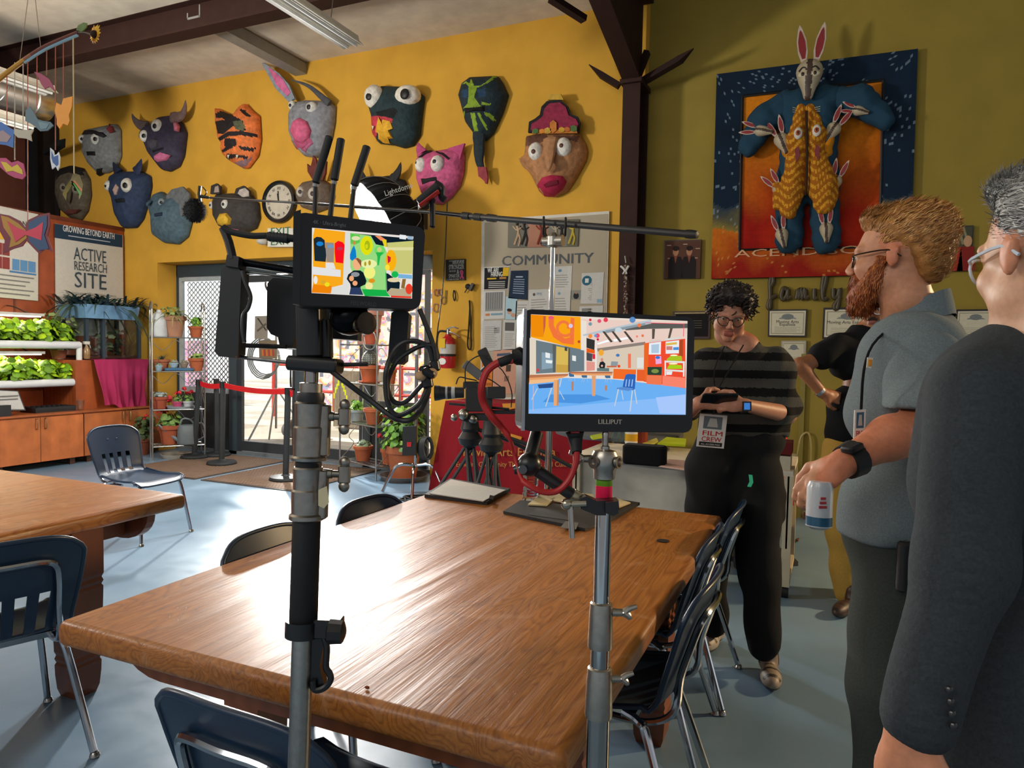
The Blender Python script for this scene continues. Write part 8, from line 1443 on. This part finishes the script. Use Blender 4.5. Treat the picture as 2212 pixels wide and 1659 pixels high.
# ================================================================ people
A3 = lambda p: tuple(p)
class Head:
 def __init__(s, px, py, D, fwd, tilt=0.0, lean=0.0, sc=1.0):
  Z = V((0, 0, 1)); Y = (V(fwd)-Z*V(fwd).z).normalized(); X = Y.cross(Z); Y2 = Y*cos(tilt)-Z*sin(tilt); Z2 = Z*cos(tilt)+Y*sin(tilt); X2 = X*cos(lean)+Z2*sin(lean); Z2 = Z2*cos(lean)-X*sin(lean)
  s.X, s.Y, s.Z = X2, Y2, Z2; s.c = atD(px, py, D); s.s = sc; s.R = np.array([X2[:], Y2[:], Z2[:]]).T
 def T(s, x, y, z): return s.c+(s.X*x+s.Y*y+s.Z*z)*s.s
 def cap(s, a, b, r0, r1, k=.012): return ('cap', A3(s.T(*a)), A3(s.T(*b)), r0*s.s, r1*s.s, k)
 def ell(s, c, r, k=.012): return ('ell', A3(s.T(*c)), tuple(q*s.s for q in r), s.R, k)
 def prims(s, neck):
  c, e = s.cap, s.ell; P = [e((0, -.018, .04), (.076, .096, .084)), c((0, .035, .0), (0, .042, -.07), .056, .036, .03), e((0, .066, -.098), (.024, .018, .018), .02), c((0, -.02, -.05), A3((0, -.03, -.11)), .052, .050, .03)]
  P.append(('cap', A3(s.T(0, -.03, -.10)), A3(neck), .050*s.s, .058*s.s, .03))
  for q in (-1, 1): P += [e((q*.04, .02, -.055), (.026, .045, .03), .03), e((q*.036, .062, -.028), (.026, .024, .022), .02), e((q*.076, -.014, -.004), (.008, .016, .028), .006), c((q*.080, -.026, .012), (q*.076, -.012, -.028), .005, .004, .004), c((q*.012, .086, .020), (q*.052, .070, .020), .009, .008, .012), e((q*.011, .101, -.036), (.008, .009, .007), .008)]
  P += [c((0, .086, .012), (0, .110, -.028), .007, .011, .012), c((-.020, .084, -.064), (.020, .084, -.064), .006, .006, .006), c((-.017, .083, -.074), (.017, .083, -.074), .007, .007, .006)]
  for q in (-1, 1): P.append(('sub', e((q*.032, .102, .002), (.016, .016, .010)), .010)); P.append(c((q*.020, .081, .007), (q*.044, .076, .006), .006, .005, .004)); P.append(c((q*.022, .080, -.007), (q*.042, .076, -.006), .005, .004, .004))
  return P
 def eyes(s, t, iris='3a2a1c'):
  for q in (-1, 1):
   g = MB(); g.sph(s.T(q*.032, .0745, 0), .0115*s.s, 'd8d0c8', 12, 8); o = obj('eye', g, 'gloss', t); g = MB(); g.sph(s.T(q*.032, .0835, -.001), .0048*s.s, iris, 10, 6); obj('iris', g, 'gloss', o)
 def glasses(s, t, col='1a1614', rx=.024, rz=.020, y=.098, lens=None, w=.0022):
  o = None; g = MB()
  for q in (-1, 1): g.tube([s.T(q*.032+rx*cos(a)*(1), y-.010*abs(cos(a))*(1 if q*cos(a) > 0 else 0)-.004, rz*sin(a)-.006+.002*cos(2*a)) for a in np.linspace(0, 2*PI, 17)[:-1]], w, col, 6, 1, True)
  g.tube([s.T(-.009, y-.002, .0), s.T(0, y+.002, .003), s.T(.009, y-.002, .0)], w, col, 6, 2)
  for q in (-1, 1): g.tube([s.T(q*.057, y-.014, .004), s.T(q*.074, y-.04, .006), s.T(q*.081, -.005, .010), s.T(q*.079, -.035, -.008)], w, col, 6, 3)
  o = obj('glasses', g, 'gloss', t)
  if lens: g = MB(); [g.prism([s.T(q*.032+rx*.92*cos(a), y-.008, rz*.92*sin(a)-.006) for a in np.linspace(0, 2*PI, 15)[:-1]], s.Y, .0008, 'ffffff') for q in (-1, 1)]; obj('lenses', g, lens, o)
  return o
def sk(col, lips=None, H=None):
 def f(C):
  c = np.tile(np.array(lin(col)), (len(C), 1))
  if H is not None: L = (C-np.array(H.c))@H.R/H.s; m = (np.abs(L[:, 0]) < .024) & (L[:, 1] > .078) & (L[:, 2] < -.056) & (L[:, 2] > -.083); c[m] = lin(lips); e_ = (np.abs(L[:, 0]) > .07) & (L[:, 1] < .02); c[e_] = c[e_]*np.array([1.05, .8, .75])
  return c
 return f
def hand(w, d, n, side, curl, L=.185, thumb=.6):
 """skin prims of a hand: w wrist, d direction of the fingers, n back-of-hand normal, side +1/-1 puts the thumb; curl = bend per joint"""
 w = V(w); d = V(d).normalized(); n = V(n); n = (n-d*n.dot(d)).normalized(); s = d.cross(n)*side; k = L/.185; P = [('cap', A3(w), A3(w+d*.03*k), .026*k, .027*k, .02)]
 pc = w+d*.055*k; R = np.array([s[:], d[:], n[:]]).T; P += [('ell', A3(pc), (.041*k, .052*k, .016*k), R, .015)]
 for i, (o, l_) in enumerate(((.030, .074), (.010, .082), (-.010, .077), (-.029, .060))):
  p = w+d*(.088-.004*abs(i-1.3))*k+s*o*k; q = d*1.0+s*(o*1.6); c_ = curl*(1+.12*i); seg = (.46, .30, .24); a = c_*.6
  for j in range(3): v = (q*cos(a)-n*sin(a)).normalized(); e_ = p+v*l_*seg[j]*k; P.append(('cap', A3(p), A3(e_), (.0098-.0009*j)*k, (.0092-.0012*j)*k, .0025 if j == 0 else .006)); p = e_; a += c_
 b = w+d*.028*k+s*.028*k; m_ = b+(d*.55+s*.75-n*.25*thumb).normalized()*.040*k; e_ = m_+(d*.9+s*.15-n*.5*thumb).normalized()*.034*k; f_ = e_+(d*.9-s*.25-n*.6*thumb).normalized()*.026*k
 return P+[('cap', A3(b), A3(m_), .016*k, .012*k, .014), ('cap', A3(m_), A3(e_), .0118*k, .0108*k, .006), ('cap', A3(e_), A3(f_), .0105*k, .0082*k, .004)]
fold = lambda a, f, s0=0: (lambda P: a*(np.sin(P[:, 2]*f+3.1*np.sin(P[:, 0]*f*.45+s0)+2*np.sin(P[:, 1]*f*.4))*np.sin(P[:, 0]*f*.37+P[:, 1]*f*.31+s0+P[:, 2]*f*.23)))
def strands(name, VQ, c, comb, L_, n, cols, t, seed, w=.0012, mat='hair', keep=None):
 vs = VQ[0]; rr = random.Random(seed); g = MB(); c = V(c); comb = V(comb)
 for _ in range(n):
  p = V(vs[rr.randrange(len(vs))])
  if keep and not keep(p): continue
  nn = (p-c).normalized(); d = (nn*.18+comb*1.3-nn*nn.dot(comb)+V((rr.gauss(0, .18), rr.gauss(0, .18), rr.gauss(0, .18)))).normalized(); l_ = L_*rr.uniform(.5, 1.2); s_ = d.cross(nn).normalized()*w; m_ = p+d*l_*.5+nn*l_*.08; e_ = p+d*l_
  g.add([p-s_, p+s_, m_+s_*.8, m_-s_*.8, e_], [(0, 1, 2, 3), (3, 2, 4)], rr.choice(cols))
 return obj(name, g, mat, t)
def grp(*L_): return [('cap', A3(atD(*a)), A3(atD(*b)), ra, rb)+((k,) if k else ()) for a, b, ra, rb, k in L_]
def shoe(t, heel, toe, c1, c2, h=.075, w=.045, nm='shoe'):
 heel = V(heel); toe = V(toe); d = (toe-heel).normalized(); s = d.cross(V((0, 0, 1))); R = np.array([d[:], s[:], (0, 0, 1)]).T; L_ = (toe-heel).length
 P = [('ell', A3(heel+d*.05+V((0, 0, .055))), (.055, w*.9, .055), R, .03), ('ell', A3(heel+d*L_*.68+V((0, 0, .04))), (L_*.36, w, .042), R, .03), ('cap', A3(heel+d*.05+V((0, 0, .06))), A3(heel+d*.06+V((0, 0, .11))), .042, .04, .02)]
 o = sobj(nm, surf(P, .006, .03, pad=.01), lambda C: np.where((C[:, 2:3] < .03), np.array([lin(c2)]), np.where((np.sin(((C-np.array(heel))@np.array(d))*110) > .55)[:, None] & (C[:, 2:3] > .05), np.array([lin(c2)])*.7, np.array([lin(c1)]))), 'satin', t); return o
# ---- the person in the striped jumper, texting
D = 3.3; FT = onZ(1622, 1462, 0); t = thing('person', 'person with curly dark hair in a black and grey striped jumper, texting', 'person', (FT.x, FT.y, 0), 'people standing in the room'); H = Head(1577, 678, D, -_F-_R*.25, .34, .08)
nk = atD(1608, 752, D+.04); SKN = 'b07a60'
b = H.prims(nk)+grp(((1608, 752, D+.04), (1610, 900, D+.06), .07, .09, .03), ((1685, 795, D+.02), (1700, 895, D-.02), .038, .04, 0), ((1700, 895, D-.02), (1612, 876, D-.28), .042, .027, .02), ((1530, 800, D+.03), (1482, 895, D), .036, .038, 0), ((1478, 895, D-.02), (1508, 872, D-.25), .042, .027, .02), ((1608, 800, D+.05), (1685, 795, D+.02), .05, .036, .03), ((1608, 800, D+.05), (1530, 800, D+.03), .05, .036, .03))
b += hand(atD(1606, 875, D-.28), -_R*1+_U*.1, _U*.3-_F*.8, 1, .75, .17)+hand(atD(1512, 870, D-.26), _R*1+_U*.12, _U*.3-_F*.8, -1, .7, .17)
sobj('body', surf(b, .0052, .02), sk(SKN, 'a05848', H), 'skin', t); H.eyes(t); H.glasses(t, '241c18', .025, .021, .104, glass_mat('lens_glass', (.93, .9, .86)))
hp = [H.ell((0, -.03, .068), (.092, .100, .078)), H.ell((0, .05, .098), (.08, .045, .04), .03), H.ell((.07, .0, .06), (.03, .07, .05), .03), H.ell((-.07, .0, .06), (.03, .07, .05), .03), H.ell((0, -.08, .02), (.075, .05, .06), .03)]
hv = surf(hp, .008, .03, lambda P: .008*np.sin(P[:, 0]*150+2*np.sin(P[:, 2]*90))*np.sin(P[:, 2]*130+2*np.sin(P[:, 1]*80))); ho = sobj('hair', hv, '1b1412', 'hair', t); g = MB(); rr = random.Random(2)
for k in range(260):
 p = V(hv[0][rr.randrange(len(hv[0]))]); n_ = (p-H.T(0, -.02, .04)).normalized();
 if n_.dot(H.Z) < -.15 and n_.dot(H.Y) > 0: continue
 x, y, _ = frame_of(n_); r0 = rr.uniform(.006, .013); d_ = (-H.Z*.6+x*rr.uniform(-.6, .6)+y*rr.uniform(-.6, .6)).normalized(); g.tube([p+n_*.004+d_*r0*.9*q+(x*cos(q*1.5+k)+n_*sin(q*1.5+k))*r0 for q in range(6)], .0028, rr.choice(['1c1513', '2a1f1b', '382a24', '120d0c']), 5, 2)
obj('curls', g, 'hair', ho)
zb = atD(1620, 742, D).z
def stripes(C):
 v = ((zb-C[:, 2])/.0805) % 1; c = np.tile(np.array(lin('121212')), (len(C), 1)); c[(v < .5) & (C[:, 2] < zb)] = lin('45443e'); return c
sobj('striped_jumper', surf(grp(((1605, 762, D+.05), (1608, 770, D+.05), .088, .10, .03), ((1545, 800, D+.05), (1668, 800, D+.05), .105, .105, .05), ((1565, 880, D+.04), (1655, 880, D+.04), .12, .12, .05), ((1562, 925, D+.04), (1650, 925, D+.04), .115, .115, .03), ((1672, 785, D+.02), (1699, 875, D), .068, .062, .04), ((1699, 875, D), (1690, 893, D-.05), .06, .052, .03), ((1528, 785, D+.02), (1480, 880, D), .068, .06, .04), ((1480, 880, D), (1490, 888, D-.08), .058, .05, .03))+[('cut', A3(atD(1610, 941, D)), (0, 0, -1)), ('sub', ('cap', A3(atD(1603, 742, D+.02)), A3(atD(1598, 728, D-.06)), .058, .066), .01)], .009, .05, fold(.006, 34)), stripes, 'fabric', t)
sobj('cargo_trousers', surf(grp(((1562, 955, D+.04), (1638, 955, D+.04), .118, .118, .05), ((1538, 1010, D+.04), (1528, 1180, D+.10), .125, .095, .03), ((1528, 1180, D+.10), (1540, 1345, D+.16), .095, .07, .03), ((1630, 1015, D+.04), (1638, 1200, D-.06), .125, .095, .03), ((1638, 1200, D-.06), (1650, 1395, D-.15), .095, .07, .03), ((1668, 1075, D), (1672, 1110, D), .06, .055, .02)), .011, .05, fold(.008, 26, 1)), '1b1b1b', 'fabric', t)
shoe(t, FT+V((.06, .13, 0)), FT+V((.10, -.14, 0)), '8c7c6c', '3c342e'); shoe(t, onZ(1545, 1395, 0)+V((0, .1, 0)), onZ(1530, 1395, 0)+V((0, -.13, 0)), 'b0a494', '5c5248')
g = MB(); g.prism([atD(x, y, D-.16) for x, y in ((1617, 1025), (1625, 1026), (1627, 1042), (1622, 1052), (1614, 1051), (1619, 1040))], -_F, .002, '48d8a0'); obj('green_emblem', g, 'satin', t)
g = MB(); c = atD(1607, 877, D-.275); g.cyl(c-_R*.012, c+_R*.012, .031, .031, 18, '141414'); g.box(c-_F*.034+_R*.001, (.036, .01, .04), '1a1c20', Matrix((_R, _F, _U)).transposed()); w_ = obj('wrist_watch', g, 'satin', t); g = MB(); g.box(c-_F*.0405, (.024, .002, .028), '3c78c0', Matrix((_R, _F, _U)).transposed()); obj('watch_face', g, 'emit', w_)
g = MB(); c = atD(1553, 862, D-.30); R = Matrix((_R, (_U*.6-_F*.8).normalized(), (_U*.8+_F*.6).normalized())).transposed(); g.rbox(c, (.15, .075, .010), .01, '0f1012', R); single('phone', g, 'gloss', 'black phone held in both hands by the person in stripes', 'phone')
def badge(q, D, label, person_lab, big=True, lan=(), pic='5c6468'):
 t = thing('crew_badge', label, 'badge', atD(q[3][0], q[3][1], D)); P = [atD(x, y, D) for x, y in q]; g = MB(); g.prism(P, -_F, .003, 'cfcac0'); o = obj('card', g, 'satin', t); F = lambda u, v, k=0: (P[0]*(1-u)+P[1]*u)*(1-v)+(P[3]*(1-u)+P[2]*u)*v-_F*(.0035+k*.0008); x_ = (P[1]-P[0]); w = x_.length; h = (P[3]-P[0]).length; g = MB()
 g.add([F(.16, .06), F(.84, .06), F(.84, .44), F(.16, .44)], [(0, 3, 2, 1)], pic); g.add([F(.3, .38, 1), F(.7, .38, 1), F(.62, .12, 1), F(.38, .12, 1)], [(0, 1, 2, 3)], 'a8a49c'); g.add([F(.08, .84), F(.92, .84), F(.92, .96), F(.08, .96)], [(0, 3, 2, 1)], '1c1c1c'); obj('card_print', g, 'paper', o); g = MB(); u_ = (P[0]-P[3])
 for s_, v in (('FILM', .64), ('CREW', .82)): g.text(s_, F(.14, v, .6), x_, u_, h*.15, 'b01c1c', .0004, width=w*.72, bold=.01)
 g.text('ALL ACCESS PASS', F(.14, .93, 1), x_, u_, h*.05, 'd8d4cc', .0004, width=w*.7); obj('card_lettering', g, 'paper', o); g = MB(); g.tube([atD(*p) for p in lan], .003, '141414', 6, 3); obj('lanyard', g, 'fabric', t)
badge([(1512, 893), (1571, 898), (1563, 969), (1504, 964)], D-.19, 'FILM CREW badge hanging below the hands of the person in stripes', '', lan=((1565, 748, D-.06), (1543, 800, D-.10), (1545, 850, D-.14), (1541, 896, D-.185), (1548, 850, D-.14), (1580, 790, D-.10), (1606, 745, D-.07)))
# ---- the person with the ginger beard, in profile
D = 1.75; t = thing('person', 'person with ginger hair, beard and glasses in a grey polo shirt', 'person', V((atD(1930, 1100, D).x, atD(1930, 1100, D).y, 0)), 'people standing in the room'); H = Head(1934, 556, D, -_R*.731+_F*.682, .0, .0, .96)
nk = atD(1972, 690, D+.02); b = H.prims(nk)+grp(((1972, 690, D+.02), (1975, 1000, D+.05), .07, .09, .03), ((1975, 775, D), (1998, 800, D-.13), .05, .035, 0), ((1998, 800, D-.13), (1992, 925, D-.2), .035, .044, .03), ((1992, 925, D-.2), (1925, 945, D-.24), .048, .046, .03), ((1925, 945, D-.24), (1822, 1000, D-.26), .044, .027, .02))
b += hand(atD(1822, 1000, D-.26), -_R*.78-_U*.55-_F*.1, _U*.6-_R*.6-_F*.5, 1, .62, .165, 1.0)
sobj('body', surf(b, .0045, .02), sk('c48a68', 'b06c58', H), 'skin', t); H.eyes(t, '5c6c70'); H.glasses(t, '15100e', .023, .015, .098, glass_mat('lens_glass', (.93, .9, .86)), .0019)
hv = surf([H.ell((0, -.035, .062), (.086, .098, .078)), H.ell((0, .045, .098), (.058, .042, .028), .03), H.ell((0, -.085, -.0), (.068, .042, .07), .03)]+[('sub', H.ell((q*.1, -.005, -.03), (.04, .035, .05)), .01) for q in (-1, 1)], .006, .03, lambda P: .004*np.sin(P[:, 0]*170+P[:, 1]*120)*np.sin(P[:, 2]*140)); o = sobj('hair', hv, 'a06e38', 'hair', t)
strands('hair_strands', hv, H.T(0, -.02, .03), H.Y*-.6+H.Z*.35, .020, 6500, ['a8713a', 'c8904c', 'd8a868', '8c5628', 'b47c3c'], o, 3, .0011)
bv = surf([H.cap((0, .078, -.062), (0, .080, -.118), .030, .034), H.cap((.05, .03, -.055), (.02, .07, -.10), .026, .032), H.cap((-.05, .03, -.055), (-.02, .07, -.10), .026, .032), H.cap((.066, .012, -.01), (.052, .03, -.055), .012, .024), H.cap((-.066, .012, -.01), (-.052, .03, -.055), .012, .024), H.cap((.0, .092, -.050), (.03, .078, -.062), .010, .012), H.cap((.0, .092, -.050), (-.03, .078, -.062), .010, .012)], .005, .02, lambda P: .003*np.sin(P[:, 0]*220)*np.sin(P[:, 2]*200)); o = sobj('beard', bv, '8a4520', 'hair', t)
strands('beard_strands', bv, H.T(0, .02, -.06), -H.Z*.7+H.Y*.15, .013, 4500, ['a05426', 'b8682c', '84401c', 'c87c40'], o, 5, .0009)
PC = '6c777a'
sobj('polo_shirt', surf(grp(((1982, 735, D+.03), (1985, 770, D+.05), .09, .125, .04), ((1968, 790, D-.06), (1972, 790, D+.14), .125, .125, .05), ((1955, 900, D-.04), (1958, 900, D+.12), .130, .130, .05), ((1935, 1080, D-.04), (1938, 1080, D+.12), .118, .118, .05), ((1930, 1130, D-.04), (1933, 1130, D+.12), .125, .125, .04))+[('cut', A3(atD(1930, 1150, D)), (0, 0, -1)), ('sub', ('cap', A3(atD(1960, 655, D)), A3(atD(1972, 690, D+.01)), .075, .066), .01)], .0085, .05, fold(.006, 30, 2)), PC, 'fabric', t)
sobj('sleeve', surf(grp(((1992, 752, D-.02), (1996, 775, D-.11), .07, .076, .03), ((1996, 775, D-.11), (1992, 905, D-.2), .076, .084, .03))+[('cut', A3(atD(1985, 882, D-.2)), A3(-_U))], .0075, .03, fold(.005, 34, 1)), PC, 'fabric', t)
g = MB(); cpt = atD(1972, 682, D+.01); rings = []
for q in range(25): a = 2*PI*q/24; d = H.Y*cos(a)+H.X*sin(a); zt_ = .062-.046*(1+cos(a)); rings.append([cpt+d*.068+V((0, 0, zt_-.05)), cpt+d*.071+V((0, 0, zt_)), cpt+d*.078+V((0, 0, zt_+.002)), cpt+d*(.106+.014*cos(a))+V((0, 0, zt_-.058-.012*max(0, cos(a))))])
g.loft(rings, PC, True, False, False); obj('collar', g, 'fabric', t)
g = MB(); P = [atD(x, y, D-.205) for x, y in ((1873, 772), (1885, 773), (1882, 796), (1871, 794))]; g.prism(P, -_F, .002, 'd0c8b8'); o = obj('chest_label', g, 'fabric', t); g = MB(); c = sum(P, V((0, 0, 0)))/4; g.prism([c+(p-c)*.62-_F*.003 for p in P], -_F, .001, 'd08a2c'); obj('label_mark', g, 'fabric', o)
sobj('trousers', surf(grp(((1935, 1120, D-.03), (1938, 1120, D+.12), .115, .115, .05), ((1930, 1180, D-.05), (1908, 1480, D-.08), .095, .075, .05), ((1908, 1480, D-.08), (1905, 1960, D-.03), .072, .058, .04), ((1945, 1180, D+.14), (1935, 1430, D+.14), .095, .08, .04), ((1935, 1430, D+.14), (1950, 1850, D+.2), .075, .06, .04)), .011, .05, fold(.006, 24, 4)), '3e423e', 'fabric', t)
for p in (atD(1925, 1900, D-.03), atD(1955, 1850, D+.2)): p = V((p.x, p.y, 0)); shoe(t, p+_R*.09, p-_R*.18, '2c2a28', '151413')
g = MB(); c = atD(1952, 1222, D-.16); g.rbox(c, (.03, .05, .11), .012, '121314'); g.tube([c+V((0, 0, .055)), atD(1968, 1170, D-.13), atD(1975, 1140, D-.1)], .004, '121314', 6, 3); obj('belt_pouch', g, 'satin', t)
g = MB(); a, c = atD(1850, 988, D-.25), atD(1826, 1000, D-.26); d = (c-a).normalized(); g.cyl(a, c, .039, .036, 18, '15171a'); u = (_U-d*_U.dot(d)).normalized(); g.rbox((a+c)/2+u*.030-_F*.022, (.038, .034, .014), .008, '101114', Matrix((d, d.cross(u), u)).transposed()); obj('wrist_watch', g, 'rubber', t)
badge([(1845, 886), (1869, 884), (1866, 975), (1842, 975)], D-.215, 'crew badge seen edge-on against the grey polo shirt front', '', lan=((1925, 705, D-.06), (1885, 745, D-.15), (1866, 800, D-.20), (1860, 885, D-.21)), pic='3c5c74')
t = thing('drink_can', 'tall white drink can with red print dangling from the hand with the watch', 'can', atD(1765, 1140, D-.28)); g = MB(); p = atD(1768, 1142, D-.29); u = (atD(1772, 1040, D-.29)-p); g.lathe(p, u, [(.016, 0), (.0255, .006), (.0255, u.length-.012), (.021, u.length)], 22, 'c4c8cc'); obj('can_body', g, 'gloss', t); g = MB(); g.lathe(p, u, [(.0258, .008), (.0258, .026)], 22, '2c5c78'); obj('blue_base', g, 'gloss', t); g = MB(); [g.box(p+u*(.5+.09*k)-_F*.0255-_R*.004, (.016-.003*k, .002, .005), 'b8484c', Matrix((_R, _F, _U)).transposed()) for k in range(3)]; obj('red_print', g, 'gloss', t)
# ---- the person in the black polo and khaki trousers
D = 4.15; FT = onZ(1826, 1322, 0); t = thing('person', 'person in a black polo and khaki trousers, hand on hip, face half hidden', 'person', (FT.x, FT.y, 0), 'people standing in the room'); H = Head(1896, 668, D, -_F*.7-_R*.7, .1)
nk = atD(1872, 718, D+.04); b = H.prims(nk)+grp(((1872, 718, D+.04), (1850, 880, D+.05), .07, .1, .03), ((1850, 760, D+.05), (1795, 765, D+.01), .05, .045, .03), ((1795, 765, D+.01), (1728, 790, D-.02), .045, .045, .03), ((1728, 790, D-.02), (1775, 848, D-.02), .045, .03, .02))+hand(atD(1776, 850, D-.02), _R*.95-_U*.25, -_F*.9+_U*.3, 1, .35, .19)
sobj('body', surf(b, .008, .02), sk('96603f', '7c4436', H), 'skin', t); H.eyes(t); H.glasses(t, 'c8ccd0', .025, .017, .100, None, .0026); g = MB(); g.tube([H.T(-.028, .088, -.056), H.T(0, .098, -.047), H.T(.028, .088, -.056)], .007, '2a1c16', 6, 4); obj('moustache', g, 'hair', t)
g = MB(); c = atD(1772, 846, D-.02); g.cyl(c-(_R*.6-_U*.6)*.01, c+(_R*.6-_U*.6)*.01, .034, .034, 16, 'c0c0bc'); obj('bracelet', g, 'metal', t)
sobj('black_polo', surf(grp(((1868, 728, D+.04), (1862, 760, D+.05), .10, .13, .04), ((1842, 775, D+.05), (1885, 775, D+.05), .14, .14, .05), ((1840, 880, D+.05), (1885, 880, D+.05), .14, .14, .05), ((1832, 930, D+.05), (1880, 945, D+.05), .13, .13, .05), ((1815, 752, D+.02), (1778, 768, D), .09, .085, .04))+[('cut', A3(atD(1840, 958, D)), A3(V((0, 0, -1)))), ('sub', ('cap', A3(nk+V((0, 0, .06))), A3(nk+V((0, 0, .02))), .07, .066), .01)], .013, .05, fold(.006, 26, 3)), '0f1012', 'fabric', t)
sobj('khaki_trousers', surf(grp(((1825, 965, D+.05), (1872, 965, D+.05), .12, .12, .05), ((1818, 1010, D+.02), (1826, 1150, D), .125, .105, .05), ((1826, 1150, D), (1832, 1278, D), .10, .085, .04), ((1872, 1010, D+.1), (1885, 1260, D+.15), .11, .085, .04)), .013, .05, fold(.009, 28, 5)), 'a8843c', 'fabric', t)
shoe(t, FT+V((.06, .12, 0)), FT+V((-.05, -.16, 0)), '3c261e', '241814'); shoe(t, FT+V((.26, .2, 0)), FT+V((.2, -.06, 0)), '3c261e', '241814')
# ---- the grey-haired person in the suit jacket, nearest
D = 1.0; t = thing('person', 'grey-haired person in a dark suit jacket at the right edge, seen from behind', 'person', V((atD(2200, 900, D+.05).x, atD(2200, 900, D+.05).y, 0)), 'people standing in the room'); H = Head(2276, 552, D, -_R*.06+_F, .08)
nk = atD(2262, 745, D+.03); b = H.prims(nk)+grp(((2262, 745, D+.03), (2270, 1000, D+.05), .07, .09, .03), ((2230, 870, D+.08), (2130, 885, D+.01), .04, .03, .03), ((2130, 885, D+.01), (2075, 1230, D-.06), .03, .036, .03), ((2075, 1230, D-.06), (1972, 1585, D-.1), .038, .027, .03))+hand(atD(1968, 1582, D-.1), -_U*.97-_R*.12, -_F*.5-_R*.8, -1, .45, .185)
sobj('body', surf(b, .0042, .02), sk('c49472', 'a8685c', H), 'skin', t); H.eyes(t, '5c6c70'); H.glasses(t, 'c8d4e0', .026, .020, .102, glass_mat('amber_lens', (.95, .86, .62)), .0024)
hv = surf([H.ell((0, -.035, .060), (.084, .098, .076)), H.ell((0, .04, .104), (.06, .05, .026), .03), H.ell((0, -.085, .0), (.066, .042, .06), .03)]+[('sub', H.ell((q*.1, -.002, -.03), (.04, .04, .055)), .01) for q in (-1, 1)], .0055, .03, lambda P: .0025*np.sin(P[:, 0]*170+P[:, 1]*120)*np.sin(P[:, 2]*140)); o = sobj('hair', hv, '8c8c88', 'hair', t)
strands('hair_strands', hv, H.T(0, -.02, .03), H.Y*-.8-H.Z*.25, .022, 7500, ['8c8c8a', 'b4b4b0', 'd4d4d0', '6c6c6a', 'a4a4a0'], o, 6, .0007)
SC4 = '34393c'
sobj('suit_jacket', surf(grp(((2255, 800, D+.03), (2262, 830, D+.04), .085, .12, .03), ((2160, 880, D+.05), (2330, 880, D+.16), .105, .105, .05), ((2190, 1050, D+.06), (2330, 1050, D+.14), .14, .14, .06), ((2190, 1400, D+.06), (2330, 1400, D+.14), .145, .145, .06), ((2190, 1640, D+.06), (2330, 1640, D+.14), .16, .16, .06), ((2118, 855, D-.01), (2078, 1225, D-.06), .066, .056, .035), ((2078, 1225, D-.06), (1985, 1548, D-.1), .057, .046, .03))+[('cut', A3(atD(1990, 1800, D)), (0, 0, -1)), ('sub', ('cap', A3(nk+V((0, 0, .05))), A3(nk+V((0, 0, .01))), .064, .062), .008)], .0075, .05, fold(.004, 22, 6)), lambda C: np.array(lin(SC4))*(1+.10*np.sin(C[:, 2:3]*2200)*np.sin(C[:, 0:1]*900)), 'fabric', t)
g = MB(); [g.sph(atD(2050+3*k, 1490+26*k, D-.148), .005, '2c2c2c', 8, 5) for k in range(4)]; obj('cuff_buttons', g, 'gloss', t)
sobj('trousers', surf(grp(((2190, 1600, D+.08), (2330, 1600, D+.14), .13, .13, .05), ((2190, 1700, D+.06), (2170, 2700, D+.06), .1, .07, .05), ((2330, 1700, D+.14), (2320, 2650, D+.14), .1, .07, .05)), .014, .05), '26282a', 'fabric', t)
for p in (atD(2175, 2700, D+.06), atD(2320, 2650, D+.14)): p = V((p.x, p.y, 0)); shoe(t, p+V((.05, -.06, 0)), p+V((-.16, .14, 0)), '1c1a18', '0f0e0d')
